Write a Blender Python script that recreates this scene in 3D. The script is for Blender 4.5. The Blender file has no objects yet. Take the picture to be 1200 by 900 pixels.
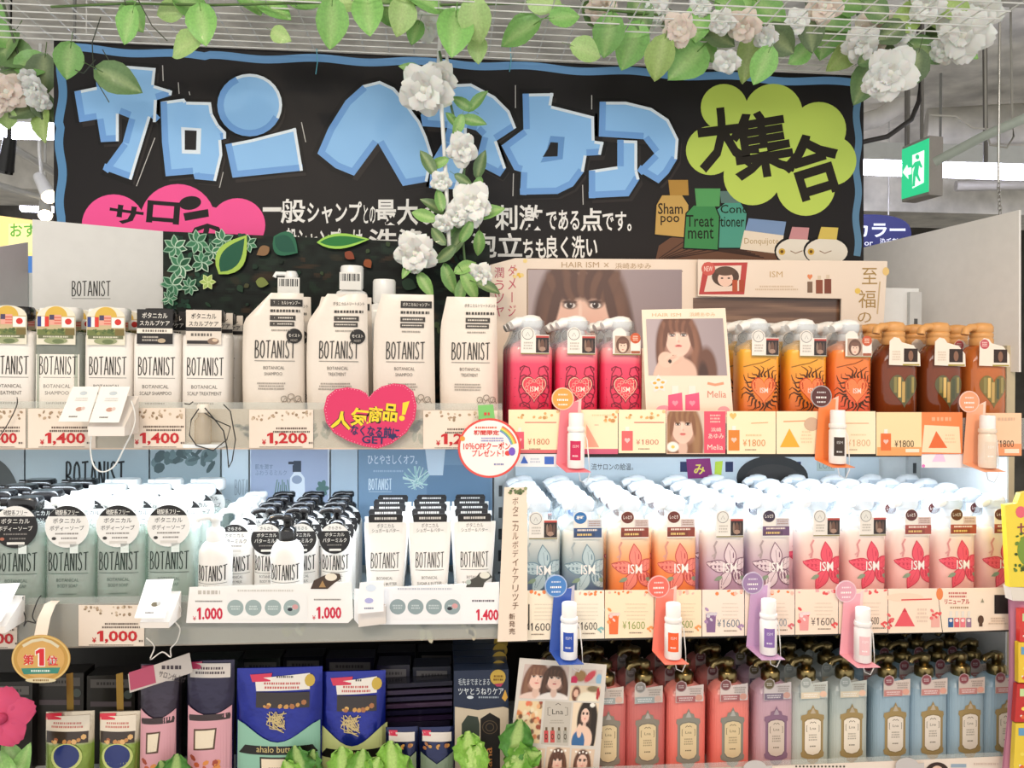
import bpy, bmesh, math, random
import numpy as np
from mathutils import Vector, Matrix
from mathutils.geometry import tessellate_polygon
random.seed(7); np.random.seed(7)
scene = bpy.context.scene
COL = scene.collection
PI = math.pi
# ------------------------------------------------------------------ camera
FPX, HV, EYE, YAW, ROLL = 942.0, 430.0, 1.50, math.radians(5.0), 0.0082
cam_d = bpy.data.cameras.new('camera'); cam = bpy.data.objects.new('camera', cam_d); COL.objects.link(cam)
cam_d.sensor_fit = 'HORIZONTAL'; cam_d.sensor_width = 36.0; cam_d.lens = 36.0 * FPX / 1200.0
cam_d.shift_y = (HV - 450.0) / 1200.0; cam_d.clip_start = 0.02; cam_d.clip_end = 100
cam.location = (0, 0, EYE); cam.rotation_euler = (Matrix.Rotation(-YAW, 3, 'Z') @ Matrix.Rotation(PI / 2, 3, 'X') @ Matrix.Rotation(ROLL, 3, 'Z')).to_euler()
scene.camera = cam
# ------------------------------------------------------------------ world, lights, exposure
world = bpy.data.worlds.new('world'); scene.world = world; world.use_nodes = True
bg = world.node_tree.nodes['Background']; bg.inputs[0].default_value = (1.0, 0.985, 0.96, 1); bg.inputs[1].default_value = 1.05
vs = scene.view_settings; vs.view_transform = 'Standard'; vs.look = 'None'; vs.exposure = 0.12; vs.gamma = 1.0; vs.use_curve_mapping = False
scene.display_settings.display_device = 'sRGB'
def light(name, kind, loc, energy, col, target=None, **kw):
    d = bpy.data.lights.new(name, kind); d.energy = energy; d.color = col
    for k, v in kw.items(): setattr(d, k, v)
    o = bpy.data.objects.new(name, d); COL.objects.link(o); o.location = loc
    if target is not None:
        o.rotation_euler = (Vector(target) - Vector(loc)).to_track_quat('-Z', 'Y').to_euler()
    return o
# shop ceiling: two fluorescent runs in front of the shelf, warm track spots aimed at the goods
light('ceiling_panel_light', 'AREA', (-0.2, -0.4, 2.85), 24, (1.0, 0.97, 0.92), (0.2, 1.5, 1.3), shape='RECTANGLE', size=2.6, size_y=0.5)
light('track_spot_light_a', 'SPOT', (-0.75, 0.0, 2.75), 36, (1.0, 0.74, 0.48), (-0.35, 1.5, 1.38), spot_size=1.0, spot_blend=0.7, shadow_soft_size=0.05)
light('track_spot_light_b', 'SPOT', (0.75, 0.0, 2.75), 52, (1.0, 0.62, 0.36), (0.72, 1.5, 1.38), spot_size=0.85, spot_blend=0.8, shadow_soft_size=0.05)

# ------------------------------------------------------------------ pixel <-> place helpers
_F = Vector((math.sin(YAW), math.cos(YAW), 0)); _R = Vector((math.cos(YAW), -math.sin(YAW), 0))
CAM = Vector((0, 0, EYE))
def ray(u, v):
    a, b = (u - 600.0) / FPX, (HV - v) / FPX
    return _F + _R * (a - ROLL * b) + Vector((0, 0, b + ROLL * a))
class Pl:
    """a plane in the place: through p with normal n (towards the viewer)"""
    def __init__(s, Y=None, p=None, n=None):
        if Y is not None: p = Vector((0, Y, 0)); n = Vector((0, -1, 0))
        s.p = Vector(p); s.n = Vector(n).normalized()
    def at(s, u, v):
        d = ray(u, v); return CAM + d * ((s.p - CAM).dot(s.n) / d.dot(s.n))
def W(u, v, Y): return Pl(Y).at(u, v)
def plane3(a, b, c):
    n = (Vector(b) - Vector(a)).cross(Vector(c) - Vector(a)).normalized()
    if n.y > 0: n = -n
    return Pl(p=a, n=n)
def lin(c):
    c = c / 255.0
    return c / 12.92 if c <= 0.04045 else ((c + 0.055) / 1.055) ** 2.4
_hx = {}
def H(h):
    if not isinstance(h, str): return h
    if h not in _hx: _hx[h] = (lin(int(h[0:2], 16)), lin(int(h[2:4], 16)), lin(int(h[4:6], 16)), 1.0)
    return _hx[h]
def mixc(a, b, t):
    a, b = H(a), H(b); return tuple(a[i] + (b[i] - a[i]) * t for i in range(4))

# ------------------------------------------------------------------ materials (all procedural)
MATS = {}
def mat(name, rough=0.5, metal=0.0, coat=0.0, bump=0.0, bscale=200.0, trans=0.0, emit=0.0, sss=0.0, sheen=0.0, var=0.0, spec=0.5):
    m = bpy.data.materials.new(name); m.use_nodes = True; nt = m.node_tree; N = nt.nodes; L = nt.links
    b = N['Principled BSDF']; a = N.new('ShaderNodeAttribute'); a.attribute_name = 'Col'
    src = a.outputs['Color']
    if var:
        tc = N.new('ShaderNodeTexCoord'); no = N.new('ShaderNodeTexNoise'); no.inputs['Scale'].default_value = bscale * 0.2; no.inputs['Detail'].default_value = 5
        L.new(tc.outputs['Object'], no.inputs['Vector'])
        mr = N.new('ShaderNodeMapRange'); mr.inputs[1].default_value = 0.3; mr.inputs[2].default_value = 0.7
        mr.inputs[3].default_value = 1 - var; mr.inputs[4].default_value = 1 + var
        L.new(no.outputs[0], mr.inputs[0])
        vm = N.new('ShaderNodeVectorMath'); vm.operation = 'SCALE'; L.new(src, vm.inputs[0]); L.new(mr.outputs[0], vm.inputs['Scale']); src = vm.outputs[0]
    L.new(src, b.inputs['Base Color'])
    b.inputs['Roughness'].default_value = rough; b.inputs['Metallic'].default_value = metal
    b.inputs['Specular IOR Level'].default_value = spec
    b.inputs['Coat Weight'].default_value = coat; b.inputs['Coat Roughness'].default_value = 0.08
    if sss: b.inputs['Subsurface Weight'].default_value = sss; b.inputs['Subsurface Scale'].default_value = 0.01
    if emit: L.new(src, b.inputs['Emission Color']); b.inputs['Emission Strength'].default_value = emit
    if bump:
        tc = N.new('ShaderNodeTexCoord'); no = N.new('ShaderNodeTexNoise'); no.inputs['Scale'].default_value = bscale; no.inputs['Detail'].default_value = 3
        L.new(tc.outputs['Object'], no.inputs['Vector'])
        bp = N.new('ShaderNodeBump'); bp.inputs['Strength'].default_value = bump; bp.inputs['Distance'].default_value = 0.002
        L.new(no.outputs[0], bp.inputs['Height']); L.new(bp.outputs[0], b.inputs['Normal'])
    if trans:
        t = N.new('ShaderNodeBsdfTransparent'); mx = N.new('ShaderNodeMixShader'); mx.inputs[0].default_value = 1 - trans
        L.new(a.outputs['Color'], t.inputs['Color'])
        L.new(t.outputs[0], mx.inputs[1]); L.new(b.outputs[0], mx.inputs[2]); L.new(mx.outputs[0], N['Material Output'].inputs['Surface'])
    MATS[name] = m; return m
mat('paper', 0.55, bump=0.05, bscale=300); mat('card_gloss', 0.3, coat=0.3); mat('plastic', 0.28, coat=0.2); mat('satin', 0.42)
mat('black_plastic', 0.2, coat=0.4); mat('pouch', 0.32, coat=0.3, bump=0.5, bscale=34); mat('foil_pouch', 0.22, metal=0.55, coat=0.5, bump=0.9, bscale=34)
mat('clear_film', 0.05, trans=0.82); mat('clear_bottle', 0.08, trans=0.72, coat=0.3); mat('amber_bottle', 0.08, trans=0.25, coat=0.5)
mat('gold', 0.28, metal=1.0); mat('chrome', 0.2, metal=1.0); mat('wire', 0.3, coat=0.3); mat('leaf', 0.4, bump=0.2, bscale=90, coat=0.15, sss=0.0, var=0.12)
mat('petal', 0.7, sss=0.25, bump=0.2, bscale=60); mat('concrete', 0.85, bump=0.7, bscale=26, var=0.32); mat('painted_metal', 0.4, var=0.03)
mat('signboard', 0.45, bump=0.04, bscale=120, spec=0.22); mat('photo_print', 0.5, spec=0.2); mat('glow', 0.5, emit=16.0); mat('glow_warm', 0.5, emit=14.0); mat('backlit', 0.4, emit=0.75); mat('floor_tile', 0.25, var=0.05); mat('pale_panel', 0.45, var=0.02)

# ------------------------------------------------------------------ mesh builder with a colour per face corner
class MB:
    def __init__(s): s.v = []; s.f = []; s.c = []; s.sm = []
    def add(s, vs, fs, col, smooth=False):
        o = len(s.v); s.v.extend([tuple(p) for p in vs]); multi = isinstance(col, list); col = col if multi else H(col)
        for i, f in enumerate(fs):
            s.f.append(tuple(o + k for k in f)); s.sm.append(smooth)
            s.c.append([H(col[k]) for k in f] if multi else col)      # list: one colour per vertex
        return s
    def box(s, x0, x1, y0, y1, z0, z1, col):
        v = [(x, y, z) for z in (z0, z1) for y in (y0, y1) for x in (x0, x1)]
        return s.add(v, [(0, 2, 3, 1), (4, 5, 7, 6), (0, 1, 5, 4), (2, 6, 7, 3), (0, 4, 6, 2), (1, 3, 7, 5)], col)
    def loft(s, rings, col, cap0=True, cap1=True, smooth=True):
        n = len(rings[0]); vs = [p for r in rings for p in r]; fs = []
        for i in range(len(rings) - 1):
            for j in range(n):
                k = (j + 1) % n; fs.append((i * n + j, i * n + k, (i + 1) * n + k, (i + 1) * n + j))
        c = col
        if isinstance(col, list) and len(col) == len(rings): c = [col[i] for i in range(len(rings)) for _ in range(n)]
        s.add(vs, fs, c, smooth)
        cc = lambda i: col[i] if isinstance(col, list) else col
        if cap0: s.add(rings[0], [tuple(range(n))[::-1]], cc(0))
        if cap1: s.add(rings[-1], [tuple(range(n))], cc(-1))
        return s
    def lathe(s, prof, col, c=(0, 0, 0), n=20, smooth=True):
        rings = [[(c[0] + r * math.cos(2 * PI * j / n), c[1] + r * math.sin(2 * PI * j / n), c[2] + z) for j in range(n)] for r, z in prof]
        return s.loft(rings, col, smooth=smooth)
    def sel(s, prof, col, c=(0, 0, 0), n=28, e=4.0, smooth=True):
        """superellipse loft: prof = (halfw, halfd, z)"""
        rings = []
        for a, b, z in prof:
            r = []
            for j in range(n):
                t = 2 * PI * j / n; ct, st = math.cos(t), math.sin(t)
                r.append((c[0] + a * math.copysign(abs(ct) ** (2 / e), ct), c[1] + b * math.copysign(abs(st) ** (2 / e), st), c[2] + z))
            rings.append(r)
        return s.loft(rings, col, smooth=smooth)
    def tube(s, pts, r, col, n=6, taper=None):
        pts = [Vector(p) for p in pts]; rings = []
        for i, p in enumerate(pts):
            d = (pts[min(i + 1, len(pts) - 1)] - pts[max(i - 1, 0)]).normalized()
            a = d.cross(Vector((0, 0, 1)))
            if a.length < 1e-3: a = d.cross(Vector((1, 0, 0)))
            a.normalize(); b = d.cross(a); rr = r if taper is None else r * taper[i]
            rings.append([p + a * (rr * math.cos(2 * PI * k / n)) + b * (rr * math.sin(2 * PI * k / n)) for k in range(n)])
        return s.loft(rings, col)
    def slab(s, pts, off, col, back=None):
        """closed outline (3D, in one plane) extruded by vector off (away from the viewer)"""
        pts = [Vector(p) for p in pts]; off = Vector(off); n = len(pts)
        tr = [tuple(t) for t in tessellate_polygon([pts])]
        s.add(pts, tr, col); s.add([p + off for p in pts], [t[::-1] for t in tr], back or col)
        s.add(pts + [p + off for p in pts], [(i, (i + 1) % n, n + (i + 1) % n, n + i) for i in range(n)], back or col)
        return s
    def xf(s, M):
        s.v = [tuple(M @ Vector(p)) for p in s.v]; return s
    def join(s, o, M=None):
        k = len(s.v); s.v.extend(o.v if M is None else [tuple(M @ Vector(p)) for p in o.v])
        s.f.extend([tuple(k + i for i in f) for f in o.f]); s.c.extend(o.c); s.sm.extend(o.sm); return s
    def mesh(s, name, material='paper', org=None):
        me = bpy.data.meshes.new(name)
        vs = s.v if org is None else [(p[0] - org[0], p[1] - org[1], p[2] - org[2]) for p in s.v]
        me.from_pydata(vs, [], s.f)
        at = me.color_attributes.new('Col', 'FLOAT_COLOR', 'CORNER')
        buf = []
        for f, c in zip(s.f, s.c):
            if isinstance(c, list):
                for q in c: buf.extend(q)
            else: buf.extend(c * len(f))
        at.data.foreach_set('color', buf)
        me.polygons.foreach_set('use_smooth', s.sm)
        me.materials.append(MATS[material]); me.update()
        return me
# ------------------------------------------------------------------ lettering
_tc = {}
def glyphs(st, bold=0.0):
    """outline of a word as a flat mesh (x right, y up) with its bounding box"""
    key = (st, bold)
    if key in _tc: return _tc[key]
    cu = bpy.data.curves.new('t', 'FONT'); cu.body = st; cu.resolution_u = 2; cu.offset = bold; cu.fill_mode = 'FRONT'
    ob = bpy.data.objects.new('t', cu); COL.objects.link(ob)
    bpy.context.view_layer.update()
    me = bpy.data.meshes.new_from_object(ob.evaluated_get(bpy.context.evaluated_depsgraph_get()))
    vs = np.array([v.co[:2] for v in me.vertices]).reshape(-1, 2); fs = [tuple(p.vertices) for p in me.polygons]
    bpy.data.objects.remove(ob); bpy.data.curves.remove(cu); bpy.data.meshes.remove(me)
    if len(vs) == 0: vs = np.zeros((1, 2))
    lo, hi = vs.min(0), vs.max(0)
    _tc[key] = (vs, fs, lo, hi); return _tc[key]
LOGO = {  # thin hand-drawn capitals, unit box w x 1
 'B': (.42, [[(.05, 0), (.07, 1), (.3, .96), (.36, .8), (.28, .58), (.06, .52), (.34, .46), (.42, .24), (.32, .04), (.05, 0)]]),
 'O': (.44, [[(.22, 0), (.06, .18), (.03, .5), (.08, .85), (.23, 1), (.38, .82), (.42, .5), (.37, .16), (.22, 0)]]),
 'T': (.46, [[(0, .97), (.46, 1.0)], [(.24, .98), (.22, 0)]]),
 'A': (.44, [[(0, 0), (.2, 1), (.24, 1), (.44, 0)], [(.07, .3), (.37, .32)]]),
 'N': (.44, [[(.03, 0), (.05, 1), (.38, 0), (.4, 1.02)]]),
 'I': (.12, [[(.06, 0), (.07, 1)]]),
 'S': (.38, [[(.36, .86), (.26, 1), (.1, .96), (.05, .76), (.16, .58), (.3, .42), (.35, .2), (.24, .02), (.08, .02), (.01, .16)]])}
class Pr:
    """flat print: shapes in a 2D frame, laid on a surface by fn(x, y, lift) -> 3D point"""
    def __init__(s, fn, base=0.0004, step=0.00003, cut=None): s.m = MB(); s.fn = fn; s.k = 0; s.base = base; s.step = step; s.cut = cut
    def _lift(s): s.k += 1; return s.base + s.step * s.k
    def poly(s, pts, col):
        l = s._lift(); pts = [(p[0], p[1]) for p in pts]
        tr = tessellate_polygon([[Vector((p[0], p[1], 0)) for p in pts]])
        if s.cut:
            for t in tr: s._cut([pts[i] for i in t], l, col)
        else: s.m.add([s.fn(x, y, l) for x, y in pts], tr, col)
        return s
    def _cut(s, tri, l, col):
        x0 = min(p[0] for p in tri); x1 = max(p[0] for p in tri); n = max(1, int(math.ceil((x1 - x0) / s.cut)))
        for i in range(n):
            q = tri
            for lim, sg in ((x0 + (x1 - x0) * i / n, 1), (x0 + (x1 - x0) * (i + 1) / n, -1)):
                r = []
                for a, b in zip(q, q[1:] + q[:1]):
                    da, db = (a[0] - lim) * sg, (b[0] - lim) * sg
                    if da >= 0: r.append(a)
                    if (da > 0 > db) or (da < 0 < db):
                        t = da / (da - db); r.append((a[0] + t * (b[0] - a[0]), a[1] + t * (b[1] - a[1])))
                q = r
                if len(q) < 3: break
            if len(q) >= 3: s.m.add([s.fn(x, y, l) for x, y in q], [tuple(range(len(q)))], col)
    def rect(s, x0, y0, x1, y1, col): return s.poly([(x0, y0), (x1, y0), (x1, y1), (x0, y1)], col)
    def ell(s, cx, cy, rx, ry, col, n=24, a0=0.0, a1=2 * PI, rot=0.0):
        c, d = math.cos(rot), math.sin(rot); P = []
        for i in range(n if a1 - a0 > 6.2 else n + 1):
            t = a0 + (a1 - a0) * i / n; x, y = rx * math.cos(t), ry * math.sin(t); P.append((cx + x * c - y * d, cy + x * d + y * c))
        return s.poly(P, col)
    def ring(s, cx, cy, rx, ry, w, col, n=28):
        l = s._lift()
        P = [(cx + a * math.cos(2 * PI * i / n), cy + b * math.sin(2 * PI * i / n)) for a, b in ((rx, ry), (rx - w, ry - w * ry / rx)) for i in range(n)]
        s.m.add([s.fn(x, y, l) for x, y in P], [(i, (i + 1) % n, n + (i + 1) % n, n + i) for i in range(n)], col); return s
    def line(s, pts, w, col):
        l = s._lift(); L = []; R = []
        pts = [Vector((p[0], p[1])) for p in pts]
        if s.cut and not isinstance(w, list):
            q = [pts[0]]
            for a, b in zip(pts, pts[1:]):
                n = max(1, int(math.ceil((b - a).length / s.cut)))
                q += [a + (b - a) * (k / n) for k in range(1, n + 1)]
            pts = q
        for i, p in enumerate(pts):
            d = (pts[min(i + 1, len(pts) - 1)] - pts[max(i - 1, 0)]).normalized(); n = Vector((-d.y, d.x)) * (w[i] if isinstance(w, list) else w) / 2
            L.append(p + n); R.append(p - n)
        k = len(pts)
        s.m.add([s.fn(p.x, p.y, l) for p in L + R], [(i, i + 1, k + i + 1, k + i) for i in range(k - 1)], col); return s
    def text(s, st, x0, y0, x1, y1, col, bold=0.0, rot=0.0, skew=0.0):
        """lettering fitted to the box x0..x1, y0 (baseline side) .. y1 (top)"""
        vs, fs, lo, hi = glyphs(st, bold); l = s._lift(); w = max(hi - lo)
        ex = max(hi[0] - lo[0], 1e-4); ey = max(hi[1] - lo[1], 1e-4)
        X = x0 + (vs[:, 0] - lo[0]) / ex * (x1 - x0); Y = y0 + (vs[:, 1] - lo[1]) / ey * (y1 - y0)
        if skew: X = X + (Y - y0) * skew
        if rot:
            cx, cy = (x0 + x1) / 2, (y0 + y1) / 2; c, d = math.cos(rot), math.sin(rot)
            X, Y = cx + (X - cx) * c - (Y - cy) * d, cy + (X - cx) * d + (Y - cy) * c
        s.m.add([s.fn(a, b, l) for a, b in zip(X, Y)], fs, col); return s
    def one(s, x0, y0, x1, y1, col, grow=0.0):
        """a heavy figure 1 with flag and foot-less stem, fitted to the box"""
        w, h = x1 - x0, y1 - y0; g = grow
        return s.poly([(x0 + w * (.42 - g), y0 - g * h * .3), (x0 + w * (1 + g * .6), y0 - g * h * .3), (x0 + w * (1 + g * .6), y1 + g * h * .3), (x0 + w * (.5 - g), y1 + g * h * .3), (x0 - w * g * .5, y0 + h * (.84 + g * .3)), (x0 - w * g * .5, y0 + h * (.64 - g * .4)), (x0 + w * (.42 - g), y0 + h * (.76 - g * .3))], col)
    def vtext(s, st, cx, y0, y1, w, col, bold=0.0):
        n = len(st); h = (y1 - y0) / n
        for i, ch in enumerate(st):
            if ch == 'ー': s.rect(cx - w * .06, y0 + h * (i + .12), cx + w * .06, y0 + h * (i + .88), col); continue
            if ch.strip(): s.text(ch, cx - w / 2, y0 + h * (i + .92), cx + w / 2, y0 + h * (i + .08), col, bold)
        return s
    def logo(s, x0, y0, x1, y1, col, word='BOTANIST', sw=0.055, under=None):
        tot = sum(LOGO[c][0] for c in word) + .13 * (len(word) - 1); kx = (x1 - x0) / tot; ky = y1 - y0; x = 0
        for c in word:
            w, st = LOGO[c]
            for pl in st:
                q = [(x0 + (x + a) * kx, y0 + b * ky) for a, b in pl]
                for i in range(len(q) - 1): s.line(q[i:i + 2], abs(ky) * sw, col); s.k -= 1
            x += w + .13
        s.k += 1
        if under: s.line([(x0, y0 - ky * .16), (x1, y0 - ky * .17)], abs(ky) * .035, under)
        return s
    def bars(s, x0, y0, x1, y1, n, col, seed=1, fill=0.55, al='c'):
        """rows of lettering too small to read"""
        r = random.Random(seed); h = (y1 - y0) / n
        for i in range(n):
            w = (x1 - x0) * r.uniform(.72, 1.0); a = (x0 + x1 - w) / 2 if al == 'c' else x0; x = a; yy = y0 + h * (i + .5 - fill / 2)
            ch = abs(h) * fill
            while x < a + w:
                d = min(ch * r.uniform(.55, 1.0), a + w - x)
                l = s.base + s.step * (s.k + 1)
                s.m.add([s.fn(px, py, l) for px, py in ((x, yy), (x + d, yy), (x + d, yy + h * fill), (x, yy + h * fill))], [(0, 1, 2, 3)], col)
                x += d + ch * r.uniform(.18, .5)
        s.k += 1
        return s
    def heart(s, cx, cy, w, h, col, n=40, rot=0.0, dy=1):
        P = heart_pts(cx, cy, w, h, n, rot, dy); return s.poly(P, col)
    def dots(s, x0, y0, x1, y1, n, r0, cols, seed=3):
        r = random.Random(seed)
        for i in range(n):
            k = s.k; s.ell(r.uniform(x0, x1), r.uniform(y0, y1), r0 * r.uniform(.5, 1.2), r0 * r.uniform(.5, 1.2), r.choice(cols), n=6, rot=r.uniform(0, 3)); s.k = k + 0.2
        return s
def heart_pts(cx, cy, w, h, n=40, rot=0.0, dy=1):
    P = []
    for i in range(n):
        t = 2 * PI * i / n; x = 16 * math.sin(t) ** 3 / 32 * w; y = (13 * math.cos(t) - 5 * math.cos(2 * t) - 2 * math.cos(3 * t) - math.cos(4 * t) + 2.5) / 29 * h * dy
        P.append((cx + x * math.cos(rot) - y * math.sin(rot), cy + x * math.sin(rot) + y * math.cos(rot)))
    return P
def flatfn(pl): return lambda u, v, l: pl.at(u, v) + pl.n * l           # frame: photograph pixels on plane pl
def localfn(y=0.0): return lambda x, z, l: (x, y - l, z)                # frame: metres on a local front plane
# painted picture (a printed photograph): grid with colours from a numpy canvas
class Canvas:
    def __init__(s, w, h, col): s.w, s.h = w, h; s.a = np.ones((h, w, 3)) * np.array(H(col)[:3]); s.Y, s.X = np.mgrid[0:h, 0:w].astype(float); s.X = (s.X + .5) / w; s.Y = (s.Y + .5) / h
    def blend(s, m, col): m = np.clip(m, 0, 1)[..., None]; s.a = s.a * (1 - m) + np.array(H(col)[:3]) * m; return s
    def ell(s, cx, cy, rx, ry, col, soft=0.15, rot=0.0, op=1.0):
        dx, dy = (s.X - cx), (s.Y - cy); c, d = math.cos(rot), math.sin(rot); x, y = dx * c + dy * d, -dx * d + dy * c
        r = np.sqrt((x / rx) ** 2 + (y / ry) ** 2); return s.blend(op * np.clip((1 + soft / 2 - r) / soft, 0, 1), col)
    def poly(s, pts, col, op=1.0):
        ins = np.zeros(s.X.shape, bool); n = len(pts)
        for i in range(n):
            x0, y0 = pts[i]; x1, y1 = pts[(i + 1) % n]
            if y0 == y1: continue
            c = ((y0 > s.Y) != (y1 > s.Y)) & (s.X < (x1 - x0) * (s.Y - y0) / (y1 - y0) + x0); ins ^= c
        return s.blend(op * ins.astype(float), col)
    def grad(s, c0, c1, vert=True):
        t = (s.Y if vert else s.X)[..., None]; s.a = np.array(H(c0)[:3]) * (1 - t) + np.array(H(c1)[:3]) * t; return s
    def noise(s, amt, nx=24, seed=2):
        r = np.random.RandomState(seed); g = r.rand(nx + 1, nx + 1); yi = s.Y * (nx - 1e-3); xi = s.X * (nx - 1e-3); a = yi.astype(int); b = xi.astype(int); fy = yi - a; fx = xi - b
        v = g[a, b] * (1 - fy) * (1 - fx) + g[a + 1, b] * fy * (1 - fx) + g[a, b + 1] * (1 - fy) * fx + g[a + 1, b + 1] * fy * fx
        s.a *= (1 + amt * (v[..., None] - .5) * 2); return s
    def put(s, mb, corner):
        """corner(x, y) -> 3D for x, y in 0..1 (y down)"""
        o = len(mb.v); h, w = s.h, s.w
        for j in range(h + 1):
            for i in range(w + 1): mb.v.append(tuple(corner(i / w, j / h)))
        for j in range(h):
            for i in range(w):
                a = o + j * (w + 1) + i; mb.f.append((a, a + w + 1, a + w + 2, a + 1)); mb.c.append((float(s.a[j, i, 0]), float(s.a[j, i, 1]), float(s.a[j, i, 2]), 1.0)); mb.sm.append(False)
        return mb
def put_px(cv, pl, u0, v0, u1, v1, lift=0.0006, mb=None, quad=None):
    mb = mb or MB()
    if quad is None: quad = [(u0, v0), (u1, v0), (u1, v1), (u0, v1)]
    q = [pl.at(*p) + pl.n * lift for p in quad]
    return cv.put(mb, lambda x, y: (q[0] * (1 - x) + q[1] * x) * (1 - y) + (q[3] * (1 - x) + q[2] * x) * y)

# ------------------------------------------------------------------ things and parts
def link(name, me, parent=None):
    o = bpy.data.objects.new(name, me); COL.objects.link(o)
    if parent is not None: o.parent = parent
    return o
def thing(name, label, cat, loc=(0, 0, 0), rz=0.0, group=None):
    o = link(name, None); o.empty_display_size = 0.05; o.location = loc; o.rotation_euler = (0, 0, rz)
    o['label'] = label; o['category'] = cat
    if group: o['group'] = group
    return o
def part(name, mb, parent, material='paper', label=None, kind=None):
    """mb in world metres; stored relative to its thing"""
    root = parent
    while root.parent is not None: root = root.parent
    o = link(name, mb.mesh(name, material, tuple(root.location)), parent)
    if label: o['label'] = label
    if kind: o['kind'] = kind
    return o
def solid(name, mb, material, label, cat, group=None, org=None):
    """a thing that is one mesh"""
    if org is None:
        a = np.array(mb.v); org = ((a[:, 0].min() + a[:, 0].max()) / 2, (a[:, 1].min() + a[:, 1].max()) / 2, a[:, 2].min())
    o = link(name, mb.mesh(name, material, org)); o.location = org; o['label'] = label; o['category'] = cat
    if group: o['group'] = group
    return o
def struct(name, mb, material, parent=None):
    o = link(name, mb.mesh(name, material), parent)
    if parent is None: o['kind'] = 'structure'
    return o
def spawn(tpl, name, label, cat, loc, rz=0.0, group=None, rx=0.0):
    """tpl: list of (part name, mesh, [sub-parts]); copies share mesh data"""
    t = thing(name, label, cat, loc, rz, group)
    if rx: t.rotation_euler = (rx, 0, rz)
    for nm, me, subs in tpl:
        p = link(nm, me, t)
        for sn, sm in subs: link(sn, sm, p)
    return t
# ================================================================== the setting
YF, YB = 1.45, 1.87                       # shelf front, back panel
m = MB().box(-3.2, 4.6, -2.2, 7.2, -0.05, 0.0, 'B9B4AA'); struct('floor', m, 'floor_tile')
m = MB().box(-4.4, 6.2, -2.2, 7.4, 2.95, 3.05, 'E9E6DF')
ceiling = struct('ceiling', m, 'concrete')
m = MB().box(-4.4, 6.2, 7.1, 7.2, 0.0, 2.95, '5C5850'); struct('wall_back', m, 'concrete')
m = MB().box(5.5, 5.6, 2.0, 7.1, 0.0, 2.95, 'B9B4AA'); struct('wall_right', m, 'concrete')
m = MB().box(-4.4, -4.3, 2.0, 7.1, 0.0, 2.95, 'B9B4AA'); struct('wall_left', m, 'concrete')
def joist(x0, x1, y0, y1, z0, z1, col='CFCBC2'):
    return part('beam', MB().box(x0, x1, y0, y1, z0, z1, col), ceiling, 'concrete')
joist(-4.4, 6.2, 4.6, 5.1, 2.45, 2.95); joist(2.0, 6.2, 2.5, 2.75, 2.82, 2.95, 'D2CEC5')
joist(-4.4, -1.6, 4.0, 4.3, 2.7, 2.95, 'B0ACA2')
# ---- gondola bays
XL0, XM0, XM1, XR1 = -1.06, W(590, 500, YF).x, W(597, 500, YF).x, 1.16
ZL1, ZR1 = W(300, 526, YF).z, W(900, 528, YF).z
ZL2, ZR2 = W(300, 754, YF).z, W(900, 745, YF).z
ZL3 = ZR3 = W(1000, 893, YF).z - 0.055
TH = 0.018
def gondola(label, side, x0, x1, zs, col, rails):
    g = thing('display_gondola', label, 'shelving', ((x0 + x1) / 2, YB, 0), 0, 'shop shelving bays')
    part('back_panel', MB().box(x0, x1, YB, YB + 0.02, zs[1], 1.70, col), g, 'painted_metal')
    part('shade_toned_back_panel', MB().box(x0, x1, YB, YB + 0.02, 0.0, zs[1], '2B2724'), g, 'painted_metal')  # near-black colour stands in for the deep shade behind the bottom shelf
    for x in (x0, x1 - 0.03):
        up = MB().box(x, x + 0.03, YB - 0.012, YB, 0.0, 1.69, 'C9CCCB' )
        for k in range(18): up.box(x + 0.011, x + 0.019, YB - 0.0135, YB - 0.0115, 0.75 + k * 0.05, 0.775 + k * 0.05, '4A4C4C')
        part('upright', up, g, 'painted_metal')
    part('base_plinth', MB().box(x0, x1, YF + 0.02, YB + .02, 0.0, 0.12, '9DA09E'), g, 'painted_metal')
    out = []
    for z, rc, nm in zip(zs + (zs[2] - .33,), rails + (None,), ('top', 'middle', 'third', 'lowest')):
        mb = MB().box(x0 + 0.002, x1 - 0.002, YF + 0.004, YB - 0.014, z, z + TH, col)
        s = solid('shelf_board', mb, 'painted_metal', '%s white metal shelf board of the %s bay' % (nm, side), 'shelf', 'shelf boards')
        out.append(s)
        if rc:
            t = thing('price_rail', 'price label rail on the edge of the %s shelf, %s bay' % (nm, side), 'rail', ((x0 + x1) / 2, YF, z), 0, 'shelf edge price rails')
            part('rail_strip', MB().box(x0 + 0.002, x1 - 0.002, YF, YF + 0.0038, z - rc[2], z + rc[1], rc[0]), t, 'paper')
            part('clear_rail_cover', MB().box(x0 + 0.003, x1 - 0.003, YF - 0.0022, YF - 0.0008, z + 0.002, z + rc[1] + 0.012, 'F4F6F4'), t, 'clear_film')
            out[-1] = t
    return g, out
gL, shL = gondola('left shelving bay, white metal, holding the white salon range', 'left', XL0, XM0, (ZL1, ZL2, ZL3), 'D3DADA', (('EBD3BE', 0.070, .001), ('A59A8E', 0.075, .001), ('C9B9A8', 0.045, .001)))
gR, shR = gondola('right shelving bay, white metal, holding the colourful flower and heart pump bottles', 'right', XM1, XR1, (ZR1, ZR2, ZR3), 'E6EAEA', (('2A2624', 0.05, .012), ('3A3430', 0.05, .002), ('E6D6C8', 0.052, .001)))
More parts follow.
